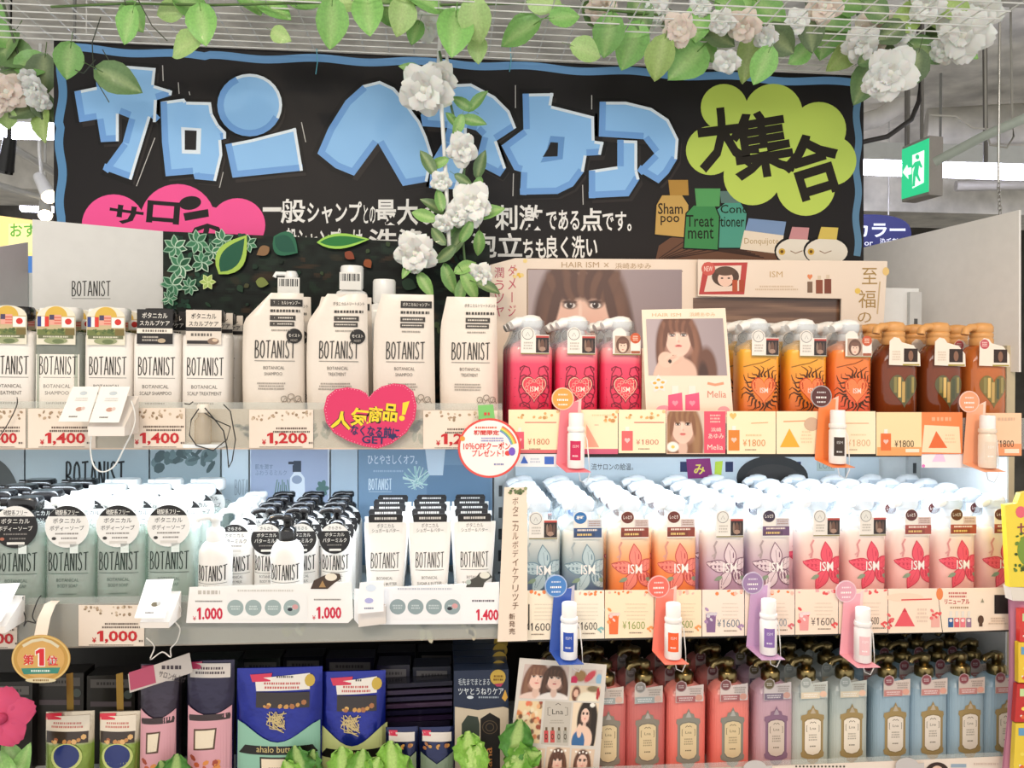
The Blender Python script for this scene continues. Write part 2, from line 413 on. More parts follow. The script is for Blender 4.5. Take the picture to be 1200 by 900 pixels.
# warm kraft print on the left rails: sprays of small leaves
def rail_print(g, shelf, z, h, u_list, vmid):
    P = Pr(flatfn(Pl(YF)), base=0.0002)
    r = random.Random(5)
    for u, sc in u_list:
        for k in range(9):
            a = r.uniform(0, 6.28); cu, cv = u + r.uniform(-12, 12) * sc, vmid + r.uniform(-10, 10) * sc
            kk = P.k; P.ell(cu, cv, 7 * sc, 3 * sc, r.choice(['B9B29C', 'AFA58C', 'C4B79E', 'A8A088']), n=8, rot=a); P.k = kk
    part('leaf_print', P.m, shelf, 'paper')
rail_print(gL, shL[0], ZL1, .07, [(375, .9), (490, 1), (284, .7), (200, .6)], 505)
rail_print(gL, shL[1], ZL2, .075, [(345, .9), (500, 1.2), (545, 1.0), (205, .8)], 735)
# lighting strips under the upper shelves (real lamps of the bays)
def led(label, x0, x1, z, w, g):
    t = thing('led_strip', label, 'light', ((x0 + x1) / 2, 1.54, z - 0.014), 0, 'strip lights under the top shelves')
    part('lamp_housing', MB().box(x0, x1, 1.527, 1.553, z - 0.006, z - 0.0005, 'F0F2F2'), t, 'plastic')
    part('lamp_diffuser', MB().box(x0 + .01, x1 - .01, 1.53, 1.55, z - 0.0075, z - 0.006, 'E8F2FF'), t, 'glow')
    o = light('led_strip_light', 'AREA', (0, 0, -0.003), w, (0.80, 0.91, 1.0), shape='RECTANGLE', size=(x1 - x0) * .95, size_y=0.03); o.parent = t
led('cool white strip light under the left top shelf', XL0 + .05, XM0 - .02, ZL1, 3.0, gL)
led('cool white strip light under the right top shelf', XM1 + .02, XR1 - .06, ZR1, 2.5, gR)
# ---- angled side boards beside the bays
def board(name, label, cat, px, depth_l, depth_r, col, thick=0.006, material='pale_panel', vs=None):
    """px: (u0, v_top0, v_bot0), (u1, v_top1, v_bot1); depth along the view for each upright edge"""
    (u0, a0, b0), (u1, a1, b1) = px
    P = [CAM + ray(u0, a0) * depth_l, CAM + ray(u1, a1) * depth_r, CAM + ray(u1, b1) * depth_r, CAM + ray(u0, b0) * depth_l]
    pl = plane3(P[0], P[1], P[2]); mb = MB().slab(P, -pl.n * thick, col)
    return pl, mb
pl, mb = board('side_board', '', '', ((1004, 292, 430), (1194, 246, 436)), 2.30, 1.80, 'F6F1EB')
t = thing('side_board', 'plain off-white board angled outwards at the right end of the top shelf', 'board', pl.at(1192, 436)); part('board', mb, t, 'pale_panel')
c = pl.at(1187, 436); part('support_post', MB().box(c.x - .010, c.x + .010, c.y + .006, c.y + .022, 0.0, c.z + .06, 'CDBF9E'), t, 'painted_metal')
t = thing('end_panel_unit', 'white end panel closing the right bay beside the last pink flower bottle', 'panel', (XR1 + .01, 1.6, 0))
part('end_panel', MB().box(XR1 + .001, XR1 + .005, 1.56, YB + .02, 0.0, ZR1 - 0.01, 'EEF1F2'), t, 'pale_panel')
# ================================================================== the black hand-painted sign
SG = Pl(1.915)
sign = thing('shop_sign', 'large black hand-painted shop sign with blue katakana above the shelves', 'sign', W(540, 330, 1.915))
mb = MB().slab([SG.at(63, 47.5), SG.at(1012, 89), SG.at(1012, 330), SG.at(63, 365)], (0, 0.012, 0), '1D1A1B')
panel = part('sign_panel', mb, sign, 'signboard')
FN = flatfn(SG)
P = Pr(FN)
def wavy(pts, amp, wl, w, col):
    out = []
    for (x0, y0), (x1, y1) in zip(pts, pts[1:]):
        L = math.hypot(x1 - x0, y1 - y0); n = int(L / 6); nx, ny = -(y1 - y0) / L, (x1 - x0) / L
        for i in range(n):
            t = i / n; a = amp * math.sin(t * L / wl * 2 * PI); out.append((x0 + (x1 - x0) * t + nx * a, y0 + (y1 - y0) * t + ny * a))
    P.line(out, w, col)
wavy([(1004, 300), (1005, 101)], 1.6, 60, 8, '5F87A6')
wavy([(1008, 98), (520, 74), (240, 66), (72, 56)], 1.8, 120, 9, '6FA0D2')
wavy([(73, 58), (71, 150), (72, 260), (70, 300)], 2.0, 70, 10, '5E90BC')
part('painted_border', P.m, sign, 'signboard')
A = lambda off, pts: [(off + x / 3.0, y / 3.0) for x, y in pts]
LET = [
 A(0, [(335, 242), (450, 232), (548, 240), (542, 300), (606, 320), (603, 336), (552, 352), (548, 430), (530, 412), (463, 633), (362, 596), (432, 500), (455, 415), (418, 400), (418, 497), (355, 500), (342, 420), (280, 430), (262, 322), (340, 306)]),
 A(0, [(565, 358), (648, 347), (655, 358), (742, 360), (748, 400), (770, 440), (795, 465), (795, 488), (778, 492), (782, 545), (760, 637), (685, 630), (680, 612), (583, 620), (570, 500)]),
 [(292.7 + 38 * math.cos(2 * PI * i / 28), 123.3 + 36.7 * math.sin(2 * PI * i / 28)) for i in range(28)],
 A(0, [(793, 508), (885, 490), (1040, 450), (1065, 600), (818, 625)]),
 [(372, 180), (385, 150), (405, 118), (425, 100), (445, 95), (462, 103), (475, 118), (485, 133), (492, 142), (500, 160), (507, 182), (501, 213), (472, 218), (443, 168), (415, 206), (393, 197)],
 [(493, 135), (512, 104), (530, 99), (552, 98), (580, 113), (597, 130), (605, 150), (582, 165), (593, 197), (586, 207), (557, 192), (565, 160), (558, 153), (547, 150), (546, 190), (535, 222), (503, 220), (505, 190), (520, 165), (524, 150), (495, 148)],
 A(400, [(637, 330), (745, 328), (738, 372), (888, 410), (890, 495), (922, 500), (912, 545), (862, 548), (852, 605), (815, 655), (760, 682), (628, 685), (632, 605), (608, 598), (563, 512), (640, 455)]),
 A(400, [(908, 358), (1000, 358), (1090, 380), (1150, 420), (1185, 490), (1180, 560), (1150, 610), (1115, 645), (1040, 600), (1100, 540), (1062, 490), (905, 480)]),
 A(400, [(970, 492), (1040, 495), (1040, 600), (1048, 630), (1010, 690), (870, 697), (870, 600), (970, 585)])]
def area(p): return sum(a[0] * b[1] - b[0] * a[1] for a, b in zip(p, p[1:] + p[:1])) / 2
for n_, pts in enumerate(LET):
    if area(pts) > 0: pts = pts[::-1]
    P = Pr(FN, base=0.0008)
    cx = sum(p[0] for p in pts) / len(pts); cy = sum(p[1] for p in pts) / len(pts)
    P.poly([(p[0] + 4, p[1] + 6) for p in pts], '2F2A29'); P.poly([(cx + (p[0] - cx) * 1.09, cy + (p[1] - cy) * 1.09) for p in pts], '131112')
    P.poly(pts, '97CAFB')
    for i in range(len(pts)):
        a, b = Vector(pts[i]), Vector(pts[(i + 1) % len(pts)]); d = b - a
        if d.length < 1: continue
        d.normalize(); nrm = Vector((d.y, -d.x))                    # towards the inside
        out = -nrm
        k = P.k
        if out.x - out.y > 0.35 and out.x > -0.75:
            P.poly([a, b, b + nrm * 3.4, a + nrm * 3.4], 'EAF5FF')
        elif out.x < -0.2 or out.y > 0.3:
            P.poly([a, b, b + nrm * 7.5, a + nrm * 7.5], '78AAE6')
        P.k = k + 0.05
    if n_ == 1:
        P.poly(A(0, [(637, 447), (708, 452), (705, 542), (640, 540)]), 'EAF5FF'); P.poly(A(0, [(650, 458), (692, 460), (690, 528), (650, 527)]), '1D1A1B')
    if n_ == 6:
        P.poly(A(400, [(735, 478), (785, 482), (778, 560), (700, 572), (722, 525)]), '6E9FD8'); P.poly(A(400, [(735, 500), (762, 502), (760, 550), (708, 552), (725, 525)]), '1D1A1B')
    part('painted_letter', P.m, sign, 'signboard')
P = Pr(FN, base=0.0006)
for a, b, c, d in ((572, 230, 574, 285), (627, 290, 630, 330), (665, 322, 668, 335), (545, 485, 480, 655), (785, 605, 772, 660), (1060, 430, 1075, 500)): P.line([(a / 3, b / 3), (c / 3, d / 3)], 1, 'C9C6C2')
for a, b, c, d in ((612, 300, 612, 380), (880, 335, 880, 385), (605, 610, 603, 690), (848, 650, 850, 720)): P.line([(400 + a / 3, b / 3), (400 + c / 3, d / 3)], 1, 'C9C6C2')
part('accent_strokes', P.m, sign, 'signboard')
# pink cloud
P = Pr(FN, base=0.0009)
for x, y, r in ((400, 792, 112), (625, 775, 132), (835, 792, 98), (560, 840, 110), (720, 840, 120)): P.ell(x / 3, y / 3, r / 3, r / 3.1, 'F8589C', n=36); P.k -= .9
P.text('サ', 128, 263, 168, 241, '1A1618', .03, 0.14); P.text('ロ', 172, 262, 211, 236, '1A1618', .03, .08)
P.ell(223, 238, 13, 8, '1A1618', rot=-.15); P.poly([(215, 250), (244, 245), (245, 254), (217, 259)], '1A1618'); P.text('の', 222, 292, 262, 262, '1A1618', .03)
part('pink_cloud', P.m, sign, 'signboard')
# yellow cloud
P = Pr(FN, base=0.0012)
for x, y, r in ((145, 378, 82), (318, 398, 103), (478, 455, 96), (522, 565, 88), (97, 530, 86), (245, 620, 102), (432, 655, 104), (300, 530, 150), (410, 560, 120)): P.ell(800 + x / 3, y / 3, r / 3, r / 3, 'C3DA62', n=36); P.k -= .9
P.text('大', 816, 200, 880, 126, '221D14', .035, -.12); P.text('集', 856, 208, 930, 130, '221D14', .03, -.16); P.text('合', 916, 232, 986, 156, '221D14', .035, -.3)
part('yellow_cloud', P.m, sign, 'signboard')
# white lettering
def word(st, *a, bold=.02):
    P = Pr(FN, base=0.0006)
    if st: P.text(st, *a, 'F2F0EC', bold)
    else: P.rect(*a, 'EDEBE6')
    part('painted_word', P.m, sign, 'signboard')
word('', 308, 243, 330, 248)
word('般', 329, 262, 358, 233, bold=.02); word('シャンプ', 360, 262, 424, 236, bold=.022)
word('との', 426, 262, 440, 240, bold=.01); word('最大', 440, 264, 490, 233, bold=.02); word('の', 494, 266, 520, 240, bold=.02); word('「', 548, 264, 572, 236, bold=.02)
word('刺激', 580, 270, 636, 240, bold=.02); word('である', 640, 270, 679, 246, bold=.018); word('点', 680, 271, 706, 244, bold=.02); word('です。', 706, 271, 740, 248, bold=.018)
word('一般シャンプーは', 322, 296, 425, 267, bold=.02); word('洗浄', 432, 298, 500, 268, bold=.02)
word('泡立', 552, 302, 612, 273, bold=.02); word('ちも', 613, 303, 640, 280, bold=.02); word('良く洗い', 640, 303, 700, 276, bold=.02)
# painted bottles in the lower right corner
P = Pr(FN, base=0.0007)
P.poly([(768, 305), (772, 288), (785, 279), (810, 272), (850, 272), (885, 278), (905, 292), (912, 306)], '6B4A38')
for k in range(6): P.line([(772 + k * 3, 303), (800 + k * 8, 284 + k * 2), (870 + k * 5, 292 + k * 2)], 1.2, '3C2820')
def pbot(pts, col, capc, cap):
    P.poly(pts, '120F0E'); cx = sum(p[0] for p in pts) / len(pts); cy = sum(p[1] for p in pts) / len(pts)
    P.poly([(cx + (p[0] - cx) * .93, cy + (p[1] - cy) * .95) for p in pts], col); P.poly(cap, capc)
pbot([(766, 276), (768, 240), (775, 228), (800, 228), (808, 240), (806, 280)], 'C9A35A', 'B58A3E', [(783, 211), (806, 211), (807, 229), (785, 229)])
P.text('Sham', 771, 251, 800, 238, '2A1C10', .01); P.text('poo', 774, 264, 796, 253, '2A1C10', .01)
pbot([(836, 292), (838, 246), (850, 236), (868, 236), (876, 250), (872, 292)], '4E9A86', '5C7A74', [(843, 224), (866, 224), (867, 238), (845, 238)])
pbot([(800, 292), (803, 250), (812, 240), (838, 240), (844, 254), (842, 294)], '3F8A50', '57A05E', [(814, 221), (844, 221), (843, 242), (816, 242)])
P.text('Treat', 804, 266, 836, 252, '14200F', .008); P.text('ment', 806, 280, 836, 268, '14200F', .008); P.text('Cond', 844, 250, 876, 240, '14200F', .008); P.text('itioner', 842, 266, 872, 254, '14200F', .008)
P.poly([(872, 270), (918, 276), (916, 298), (867, 292)], 'E9DCC8'); P.poly([(877, 256), (921, 260), (918, 276), (873, 270)], '7C97BE'); P.text('Donquijote', 872, 288, 912, 279, 'B59A6A')
for x, c in ((934, 'C98F92'), (968, 'D8C060')):
    P.ell(x, 294, 27, 18, '100E0D'); P.ell(x, 295, 25, 16, 'E6E0D2'); P.poly([(x - 6, 266), (x + 14, 267), (x + 12, 281), (x - 10, 280)], c); P.ell(x - 18, 295, 4, 4, 'D6B04A', n=10); P.ell(x - 18, 295, 2, 2, '6A4A1A', n=8)
    P.line([(x - 8, 294), (x - 2, 297), (x + 6, 294)], 1, '8A6A50')
part('painted_bottles', P.m, sign, 'signboard')
for u, v in ((371, 73), (598, 70)):
    part('hanging_tie', MB().tube([W(u, v - 16, 1.90), W(u + 1, v, 1.903), W(u - 1, v + 14, 1.905)], 0.0012, '5EB4C8'), sign, 'plastic')

# ================================================================== background of the shop
# right: fluorescent run, exit sign, oval sign, pipes
def fluoro(label, a, b, r, w):
    a, b = Vector(a), Vector(b); t = thing('fluorescent_lamp', label, 'lamp', (a + b) / 2, 0, 'ceiling fluorescent lamps')
    hous = MB(); d = (b - a).normalized(); s_ = d.cross(Vector((0, 0, 1))).normalized()
    def bar(p, q, hw, z0, z1, col):
        mb = MB(); mb.add([p - s_ * hw + Vector((0, 0, z0)), p + s_ * hw + Vector((0, 0, z0)), p + s_ * hw + Vector((0, 0, z1)), p - s_ * hw + Vector((0, 0, z1)),
                q - s_ * hw + Vector((0, 0, z0)), q + s_ * hw + Vector((0, 0, z0)), q + s_ * hw + Vector((0, 0, z1)), q - s_ * hw + Vector((0, 0, z1))],
               [(0, 3, 2, 1), (4, 5, 6, 7), (0, 1, 5, 4), (1, 2, 6, 5), (2, 3, 7, 6), (3, 0, 4, 7)], col); return mb
    part('lamp_channel', bar(a, b, r * 1.6, r * 0.9, r * 3.4, 'C9CBC8'), t, 'painted_metal')
    tb = MB().tube([a + (b - a) * (i / 4) for i in range(5)], r, 'E6E8FF', n=10)
    part('lamp_tube', tb, t, 'glow')
    for f in (0.12, 0.5, 0.88):
        p = a + (b - a) * f; part('hanger_rod', MB().tube([p + Vector((0, 0, r * 3)), Vector((p.x, p.y, 2.95))], 0.006, '8C8C88'), t, 'painted_metal')
pR = CAM + ray(1005, 193) * 4.0
fluoro('long fluorescent tube behind the exit sign', CAM + ray(925, 194) * 4.05, CAM + ray(1290, 206) * 3.8, 0.034, 0)
fluoro('fluorescent tube at the upper left behind the white flowers', CAM + ray(-90, 153) * 3.0, CAM + ray(110, 156) * 3.05, 0.027, 0)
fluoro('small fluorescent tube above the yellow shop sign at left', CAM + ray(26, 243) * 6.3, CAM + ray(120, 246) * 6.3, 0.035, 0)
# exit sign
q = [CAM + ray(1057.5, 175.5) * 3.42, CAM + ray(1089, 162) * 3.28, CAM + ray(1088, 224.5) * 3.28, CAM + ray(1056, 233.5) * 3.42]
q[2].x, q[2].y = q[1].x, q[1].y; q[3].x, q[3].y = q[0].x, q[0].y
pe = plane3(q[0], q[1], q[2])
ex = thing('exit_sign', 'green running-man exit sign hanging from the ceiling', 'sign', q[3])
part('sign_case', MB().slab([q[0] + Vector((0, 0, .012)), q[1] + Vector((0, 0, .012)), q[2] - Vector((0, 0, .012)), q[3] - Vector((0, 0, .012))], -pe.n * 0.07, 'A39C95'), ex, 'painted_metal')
part('lit_face', MB().slab(q, pe.n * 0.003, '2FC98A'), ex, 'backlit')
P = Pr(flatfn(pe), base=0.004)
P.poly([(1070, 182), (1084, 176), (1083.5, 214), (1070, 221)], 'F4FFF8')
P.ell(1076, 184, 2.4, 3, '2FC98A', n=10)
P.poly([(1073, 190), (1079, 188), (1082, 196), (1080, 197), (1078, 194), (1077, 204), (1080, 212), (1078, 213), (1074, 206), (1073, 218), (1070, 219), (1071, 202), (1073, 195), (1069, 199), (1068, 197)], '2FC98A')
P.poly([(1058.5, 202), (1064, 193), (1065, 197), (1069, 196), (1069, 204), (1065, 205), (1065.5, 210)], 'F4FFF8')
part('running_man_pictogram', P.m, ex, 'backlit')
for u in (1064, 1080): part('hanger_rod', MB().tube([Pl(p=q[1] - pe.n * .035, n=pe.n).at(u, 172), Pl(p=q[1] - pe.n * .035, n=pe.n).at(u, 172) + Vector((0, 0, 2.95 - Pl(p=q[1] - pe.n * .035, n=pe.n).at(u, 172).z))], 0.007, '77736C'), ex, 'painted_metal')
# navy oval aisle sign
ov = Pl(Y=4.2)
t = thing('aisle_sign', 'navy blue oval hair colour aisle sign behind the right board', 'sign', W(1015, 300, 4.2))
part('sign_plate', MB().slab([ov.at(1003 + 65 * math.copysign(abs(math.cos(a)) ** .6, math.cos(a)), 274 + 23 * math.copysign(abs(math.sin(a)) ** .8, math.sin(a))) for a in [2 * PI * i / 32 for i in range(32)]], (0, 0.02, 0), '2C2F66'), t, 'signboard')
P = Pr(flatfn(ov)); P.text('ヘアカラー', 955, 278, 1061, 261, 'E9EAF4', .03); P.text('Hair Color', 975, 288, 1023, 281, 'E9EAF4', .01); P.text('染毛剤', 1031, 289, 1052, 279, 'E9EAF4', .01)
part('lettering', P.m, t, 'signboard'); part('hanger_rod', MB().tube([ov.at(1041, 252), ov.at(1041, 252) + Vector((0, 0, 2.95 - ov.at(1041, 252).z))], 0.004, 'C0BDB6'), t, 'wire')
# ducts, pipes and cables under the ceiling
def pipe(name, label, cat, pts, r, col, n=8, material='painted_metal', grp=None): solid(name, MB().tube([CAM + ray(u, v) * d for u, v, d in pts], r, col, n=n), material, label, cat, grp)
pipe('conduit', 'pale green conduit running diagonally above the exit sign', 'pipe', [(1095, 190, 2.9), (1150, 161, 2.8), (1260, 112, 2.6), (1285, 40, 2.6), (1288, -86, 2.6)], 0.017, 'B9C2B6')
pipe('cable', 'black cable hanging down beside the right end of the black sign', 'cable', [(1004, 168, 2.6), (1040, 160, 2.6), (1068, 140, 2.6), (1077, 118, 2.6), (1078, 80, 2.6), (1074, -82, 2.6)], 0.008, '24201E')
pipe('cable', 'thin grey cable looping below the conduit', 'cable', [(1154, -10, 3.1), (1155, 150, 3.1), (1160, 170, 3.1), (1180, 173, 3.1), (1188, 160, 3.1), (1186, 140, 3.1), (1184, -10, 3.1)], 0.004, 'A9A59B')
pipe('cable', 'slack white cable drooping under the ceiling above the exit sign', 'cable', [(1090, 135, 3.3), (1120, 136, 3.3), (1140, 150, 3.3), (1165, 152, 3.3)], 0.004, 'C4C0B6')
pipe('duct', 'wide round grey duct crossing the upper right ceiling', 'duct', [(1085, 150, 4.3), (1160, 146, 4.2), (1300, 140, 4.05)], 0.10, 'C4C0B6', 14, 'concrete')
pipe('duct', 'curved grey duct behind the black cable at upper right', 'duct', [(985, 150, 4.35), (1030, 138, 4.35), (1062, 118, 4.3), (1072, 92, 4.25)], 0.05, 'CFCBC2', 12, 'concrete')
pipe('rod', 'threaded ceiling rod left of the exit sign', 'rod', [(1062, 172, 3.7), (1062, 62, 3.7)], 0.008, '6A665F')
pipe('rod', 'threaded ceiling rod right of the exit sign', 'rod', [(1155, 190, 3.6), (1154, 51, 3.6)], 0.010, '6A665F')
pipe('pipe', 'straight grey pipe above the right board chain', 'pipe', [(1120, 218, 4.4), (1280, 214, 4.3)], 0.03, 'AFAAA1')
t = thing('hanging_chain', 'small steel chain holding the far end of the off-white board', 'chain', W(1172, 252, 1.9))
for k in range(7):
    c = W(1172 - k * .3, 249 - k * 5.2, 1.9); mb = MB(); r_ = [(c + Vector((0.0045 * math.cos(a), 0, 0.0075 * math.sin(a))) if k % 2 else c + Vector((0, 0.0045 * math.cos(a), 0.0075 * math.sin(a)))) for a in [2 * PI * i / 10 for i in range(11)]]
    part('chain_link', MB().tube(r_, 0.0014, 'B9B6B0', n=5), t, 'chrome')
c = W(1170, 214, 1.9); part('ceiling_hook', MB().tube([c, Vector((c.x, c.y, 2.95))], 0.003, 'C9C6C0'), t, 'chrome')
# left: track lights and yellow sign
def spot_lamp(label, u, v, d, dirv, warm=True, body='E6E6E2', sc=1.0):
    p = CAM + ray(u, v) * d; t = thing('track_spotlight', label, 'spotlight', p, 0, 'track spotlights at upper left')
    dv = Vector(dirv).normalized(); tail = p - dv * 0.14 * sc
    part('lamp_body', MB().tube([tail, p - dv * .03 * sc, p], 0.032 * sc, body, n=12, taper=[.8, 1, 1.1]), t, 'painted_metal')
    part('lamp_lens', MB().tube([p + dv * .001, p + dv * .012 * sc], 0.031 * sc, 'FFE8C0' if warm else '151414', n=12), t, 'glow_warm' if warm else 'black_plastic')
    part('lamp_arm', MB().tube([tail + dv * .04 * sc, Vector((tail.x, tail.y, tail.z + .12)), Vector((tail.x, tail.y, 2.95))], 0.008, body, n=6), t, 'painted_metal')
spot_lamp('white track spotlight glowing warm beside the sign edge', 58, 230, 3.6, (.55, -.45, -.75))
spot_lamp('white track spotlight glowing warm just below its neighbour', 53, 252, 4.2, (.3, -.6, -.7))
spot_lamp('unlit black spotlight hanging at the far left edge', 6, 200, 2.8, (-.25, .2, -1), False, '161515', .8)
pipe('lighting_track', 'white lighting track rising to the left under the ceiling', 'track', [(-60, 128, 3.2), (60, 200, 4.0), (100, 222, 4.35)], 0.018, 'DADAD6', 6)
pipe('lighting_track', 'second white lighting track lower at the left edge', 'track', [(-60, 200, 3.7), (50, 232, 4.2), (100, 247, 4.4)], 0.017, 'CFCFCB', 6)
ys = Pl(Y=3.2); t = thing('shop_poster', 'yellow lit shop sign with green lettering at the far left', 'sign', W(20, 310, 3.2))
part('sign_board', MB().slab([ys.at(-60, 245), ys.at(70, 262), ys.at(70, 330), ys.at(-60, 330)], (0, .03, 0), 'F4D88A'), t, 'backlit')
P = Pr(flatfn(ys)); P.rect(10, 262, 66, 296, 'F8EDA0'); P.text('おす', 12, 278, 42, 262, '5DA03C', .02); P.rect(-40, 300, 40, 330, '3E6FB0'); part('print', P.m, t, 'backlit')
# ================================================================== templates for goods
ORD = ['front', 'second', 'third', 'fourth', 'fifth', 'sixth']
def selfn(hw, hd, e): return lambda x, z, l: (x, -hd * max(0.0, 1 - min(1, abs(x / hw)) ** e) ** (1 / e) - l, z)
def M_(mb, nm, mt='plastic'): return mb.mesh(nm, mt)
def pump(col, z, style='wide', nozzle=-1):
    """collar and pump head; returns (collar, head) builders"""
    c = MB().lathe([(.017, z - .004), (.0175, z), (.0175, z + .013), (.015, z + .016)], col, n=18)
    h = MB()
    if style == 'wide':
        h.sel([(.010, .010, z + .014), (.026, .019, z + .017), (.029, .021, z + .021), (.029, .021, z + .036), (.026, .018, z + .041)], col, n=24, e=3.2)
        h.sel([(.012, .007, 0), (.011, .006, .018)], col, e=3, n=12); k = len(h.v) - 24 * 0
        q = MB().sel([(.008, .005, -.010), (.008, .005, .012), (.006, .004, .014)], col, e=3, n=12).xf(Matrix.Translation((nozzle * .030, -.004, z + .032)) @ Matrix.Rotation(PI / 2, 4, 'Y')); h = MB().join(MB().sel([(.010, .010, z + .014), (.026, .019, z + .017), (.029, .021, z + .021), (.029, .021, z + .036), (.026, .018, z + .041)], col, n=24, e=3.2)).join(q)
    elif style == 'dome':
        h.sel([(.009, .009, z + .012), (.019, .017, z + .016), (.0225, .019, z + .024), (.022, .019, z + .034), (.017, .015, z + .041), (.006, .006, z + .044)], col, n=22, e=2.4)
        h.tube([(nozzle * .010, -.004, z + .030), (nozzle * .028, -.010, z + .029), (nozzle * .038, -.013, z + .024)], .0105, col, n=10, taper=[1.1, 1, .75])
    else:   # slim lever
        h.lathe([(.010, z + .012), (.0105, z + .026), (.012, z + .028), (.012, z + .034), (.008, z + .037)], col, n=14)
        h.sel([(.0045, .010, 0), (.0050, .011, .02), (.004, .009, .036)], col, e=3, n=12); h2 = MB().join(h); h = MB().lathe([(.010, z + .012), (.0105, z + .026), (.012, z + .028), (.012, z + .034), (.008, z + .037)], col, n=14)
        h.tube([(0, 0, z + .032), (nozzle * .018, -.004, z + .0335), (nozzle * .030, -.008, z + .031), (nozzle * .032, -.009, z + .026)], .0055, col, n=8)
    return c, h
# ---- white salon pump bottle (top left shelf)
def tpl_salon(cap, body, tag, l2, clear=False):
    hw, hd, e = .0415, .030, 5.0
    b = MB().sel([(hw * .94, hd * .92, 0), (hw, hd, .005), (hw, hd, .1755), (hw * .985, hd * .97, .181), (hw * .9, hd * .85, .1855), (.020, .018, .1885), (.0165, .0165, .190)], body, n=36, e=e)
    c, h = pump(cap, .190, 'wide')
    P = Pr(selfn(hw, hd, e), base=.0005, cut=.012)
    if clear: P.rect(-.037, .012, .037, .146, 'F3EDE4')
    P.logo(-.030, .110, .034, .142, '2B2723', under='8A857E')
    for k, w in enumerate(l2): P.text(w, -.011 - .0012 * len(w), .086 - k * .012, .013 + .0012 * len(w), .0925 - k * .012, '6A645E')
    P.bars(-.022, .056, .022, .062, 1, 'A59D94', seed=4)
    T = Pr(localfn(-hd - .0032), base=.0003)
    arc = [(-.033, .163), (.033, .163), (.033, .212)] + [(.033 * math.cos(a), .212 + .020 * math.sin(a)) for a in [PI * i / 12 for i in range(1, 12)]] + [(-.033, .212)]
    if tag != 'flags': arc = [(-.031, .166), (.031, .166), (.031, .228), (-.031, .228)]
    tb = MB().slab([(x, -hd - .0032, z) for x, z in arc], (0, .0008, 0), {'flags': 'E9E3CF', 'black': '1C1A1B', 'beige': 'E4D9CC'}[tag])
    if tag == 'flags':
        T.rect(-.032, .182, .032, .214, 'C9B68E'); T.ell(0, .213, .019, .018, 'D9B24A', a0=0, a1=PI, n=16); T.rect(-.032, .180, .032, .190, '6E7A45'); T.dots(-.03, .181, .03, .190, 18, .003, ['55693A', '8C9454', '4A5A30'])
        T.rect(-.0315, .195, -.025, .213, '2D3C80'); T.rect(-.025, .195, -.019, .213, 'F2EEEA'); T.rect(-.019, .195, -.012, .213, 'D8382E'); T.rect(-.011, .198, .009, .216, 'E6A896'); T.rect(-.011, .207, -.003, .216, '4A4260')
        for k in range(3): T.rect(-.003, .200 + .005 * k, .009, .2022 + .005 * k, 'D86A5A')
        T.rect(.010, .194, .0315, .212, 'F6F2EC'); T.ell(.021, .204, .0058, .0055, 'D0302A', n=16); T.rect(.016, .180, .0318, .192, '7A6A3A')
        T.rect(-.030, .174, .030, .180, '6B7150'); T.bars(-.028, .1745, .028, .1795, 1, 'DAD6C0'); T.ell(0, .170, .020, .006, '9BA37A'); T.ell(.004, .169, .010, .004, '6C7B52')
    else:
        fg = 'E9E4DC' if tag == 'black' else '3A3430'
        T.text('ボタニカル', -.022, .212, .022, .222, fg, .01); T.text('スカルプケア', -.026, .199, .026, .208, fg, .01)
        if tag == 'black': T.rect(-.031, .185, .031, .194, 'EDE4D8'); T.bars(-.028, .186, .028, .193, 1, '6B655E'); T.rect(-.028, .168, .022, .182, '232021'); T.bars(-.026, .170, .012, .181, 2, 'B9B2A8'); T.ell(.012, .172, .007, .004, 'BCA88C')
        else: T.rect(-.031, .190, .031, .197, '2A2626'); T.bars(-.028, .179, .02, .188, 1, '6B655E'); T.rect(-.029, .167, .022, .173, '2A2626'); T.ell(.017, .172, .010, .006, '8C7564'); T.ell(.02, .174, .005, .003, 'D9C2A8')
    ct = 'black_plastic' if cap in ('1B1A1C', '1E1C1D') else 'plastic'
    return [('body', M_(b, 'body', 'clear_bottle' if clear else 'satin'), [('label_print', M_(P.m, 'label_print', 'paper'))]), ('collar', M_(c, 'collar', ct), []), ('pump_head', M_(h, 'pump_head', ct), []),
            ('neck_tag', M_(tb, 'neck_tag', 'paper'), [('tag_print', M_(T.m, 'tag_print', 'paper'))])]
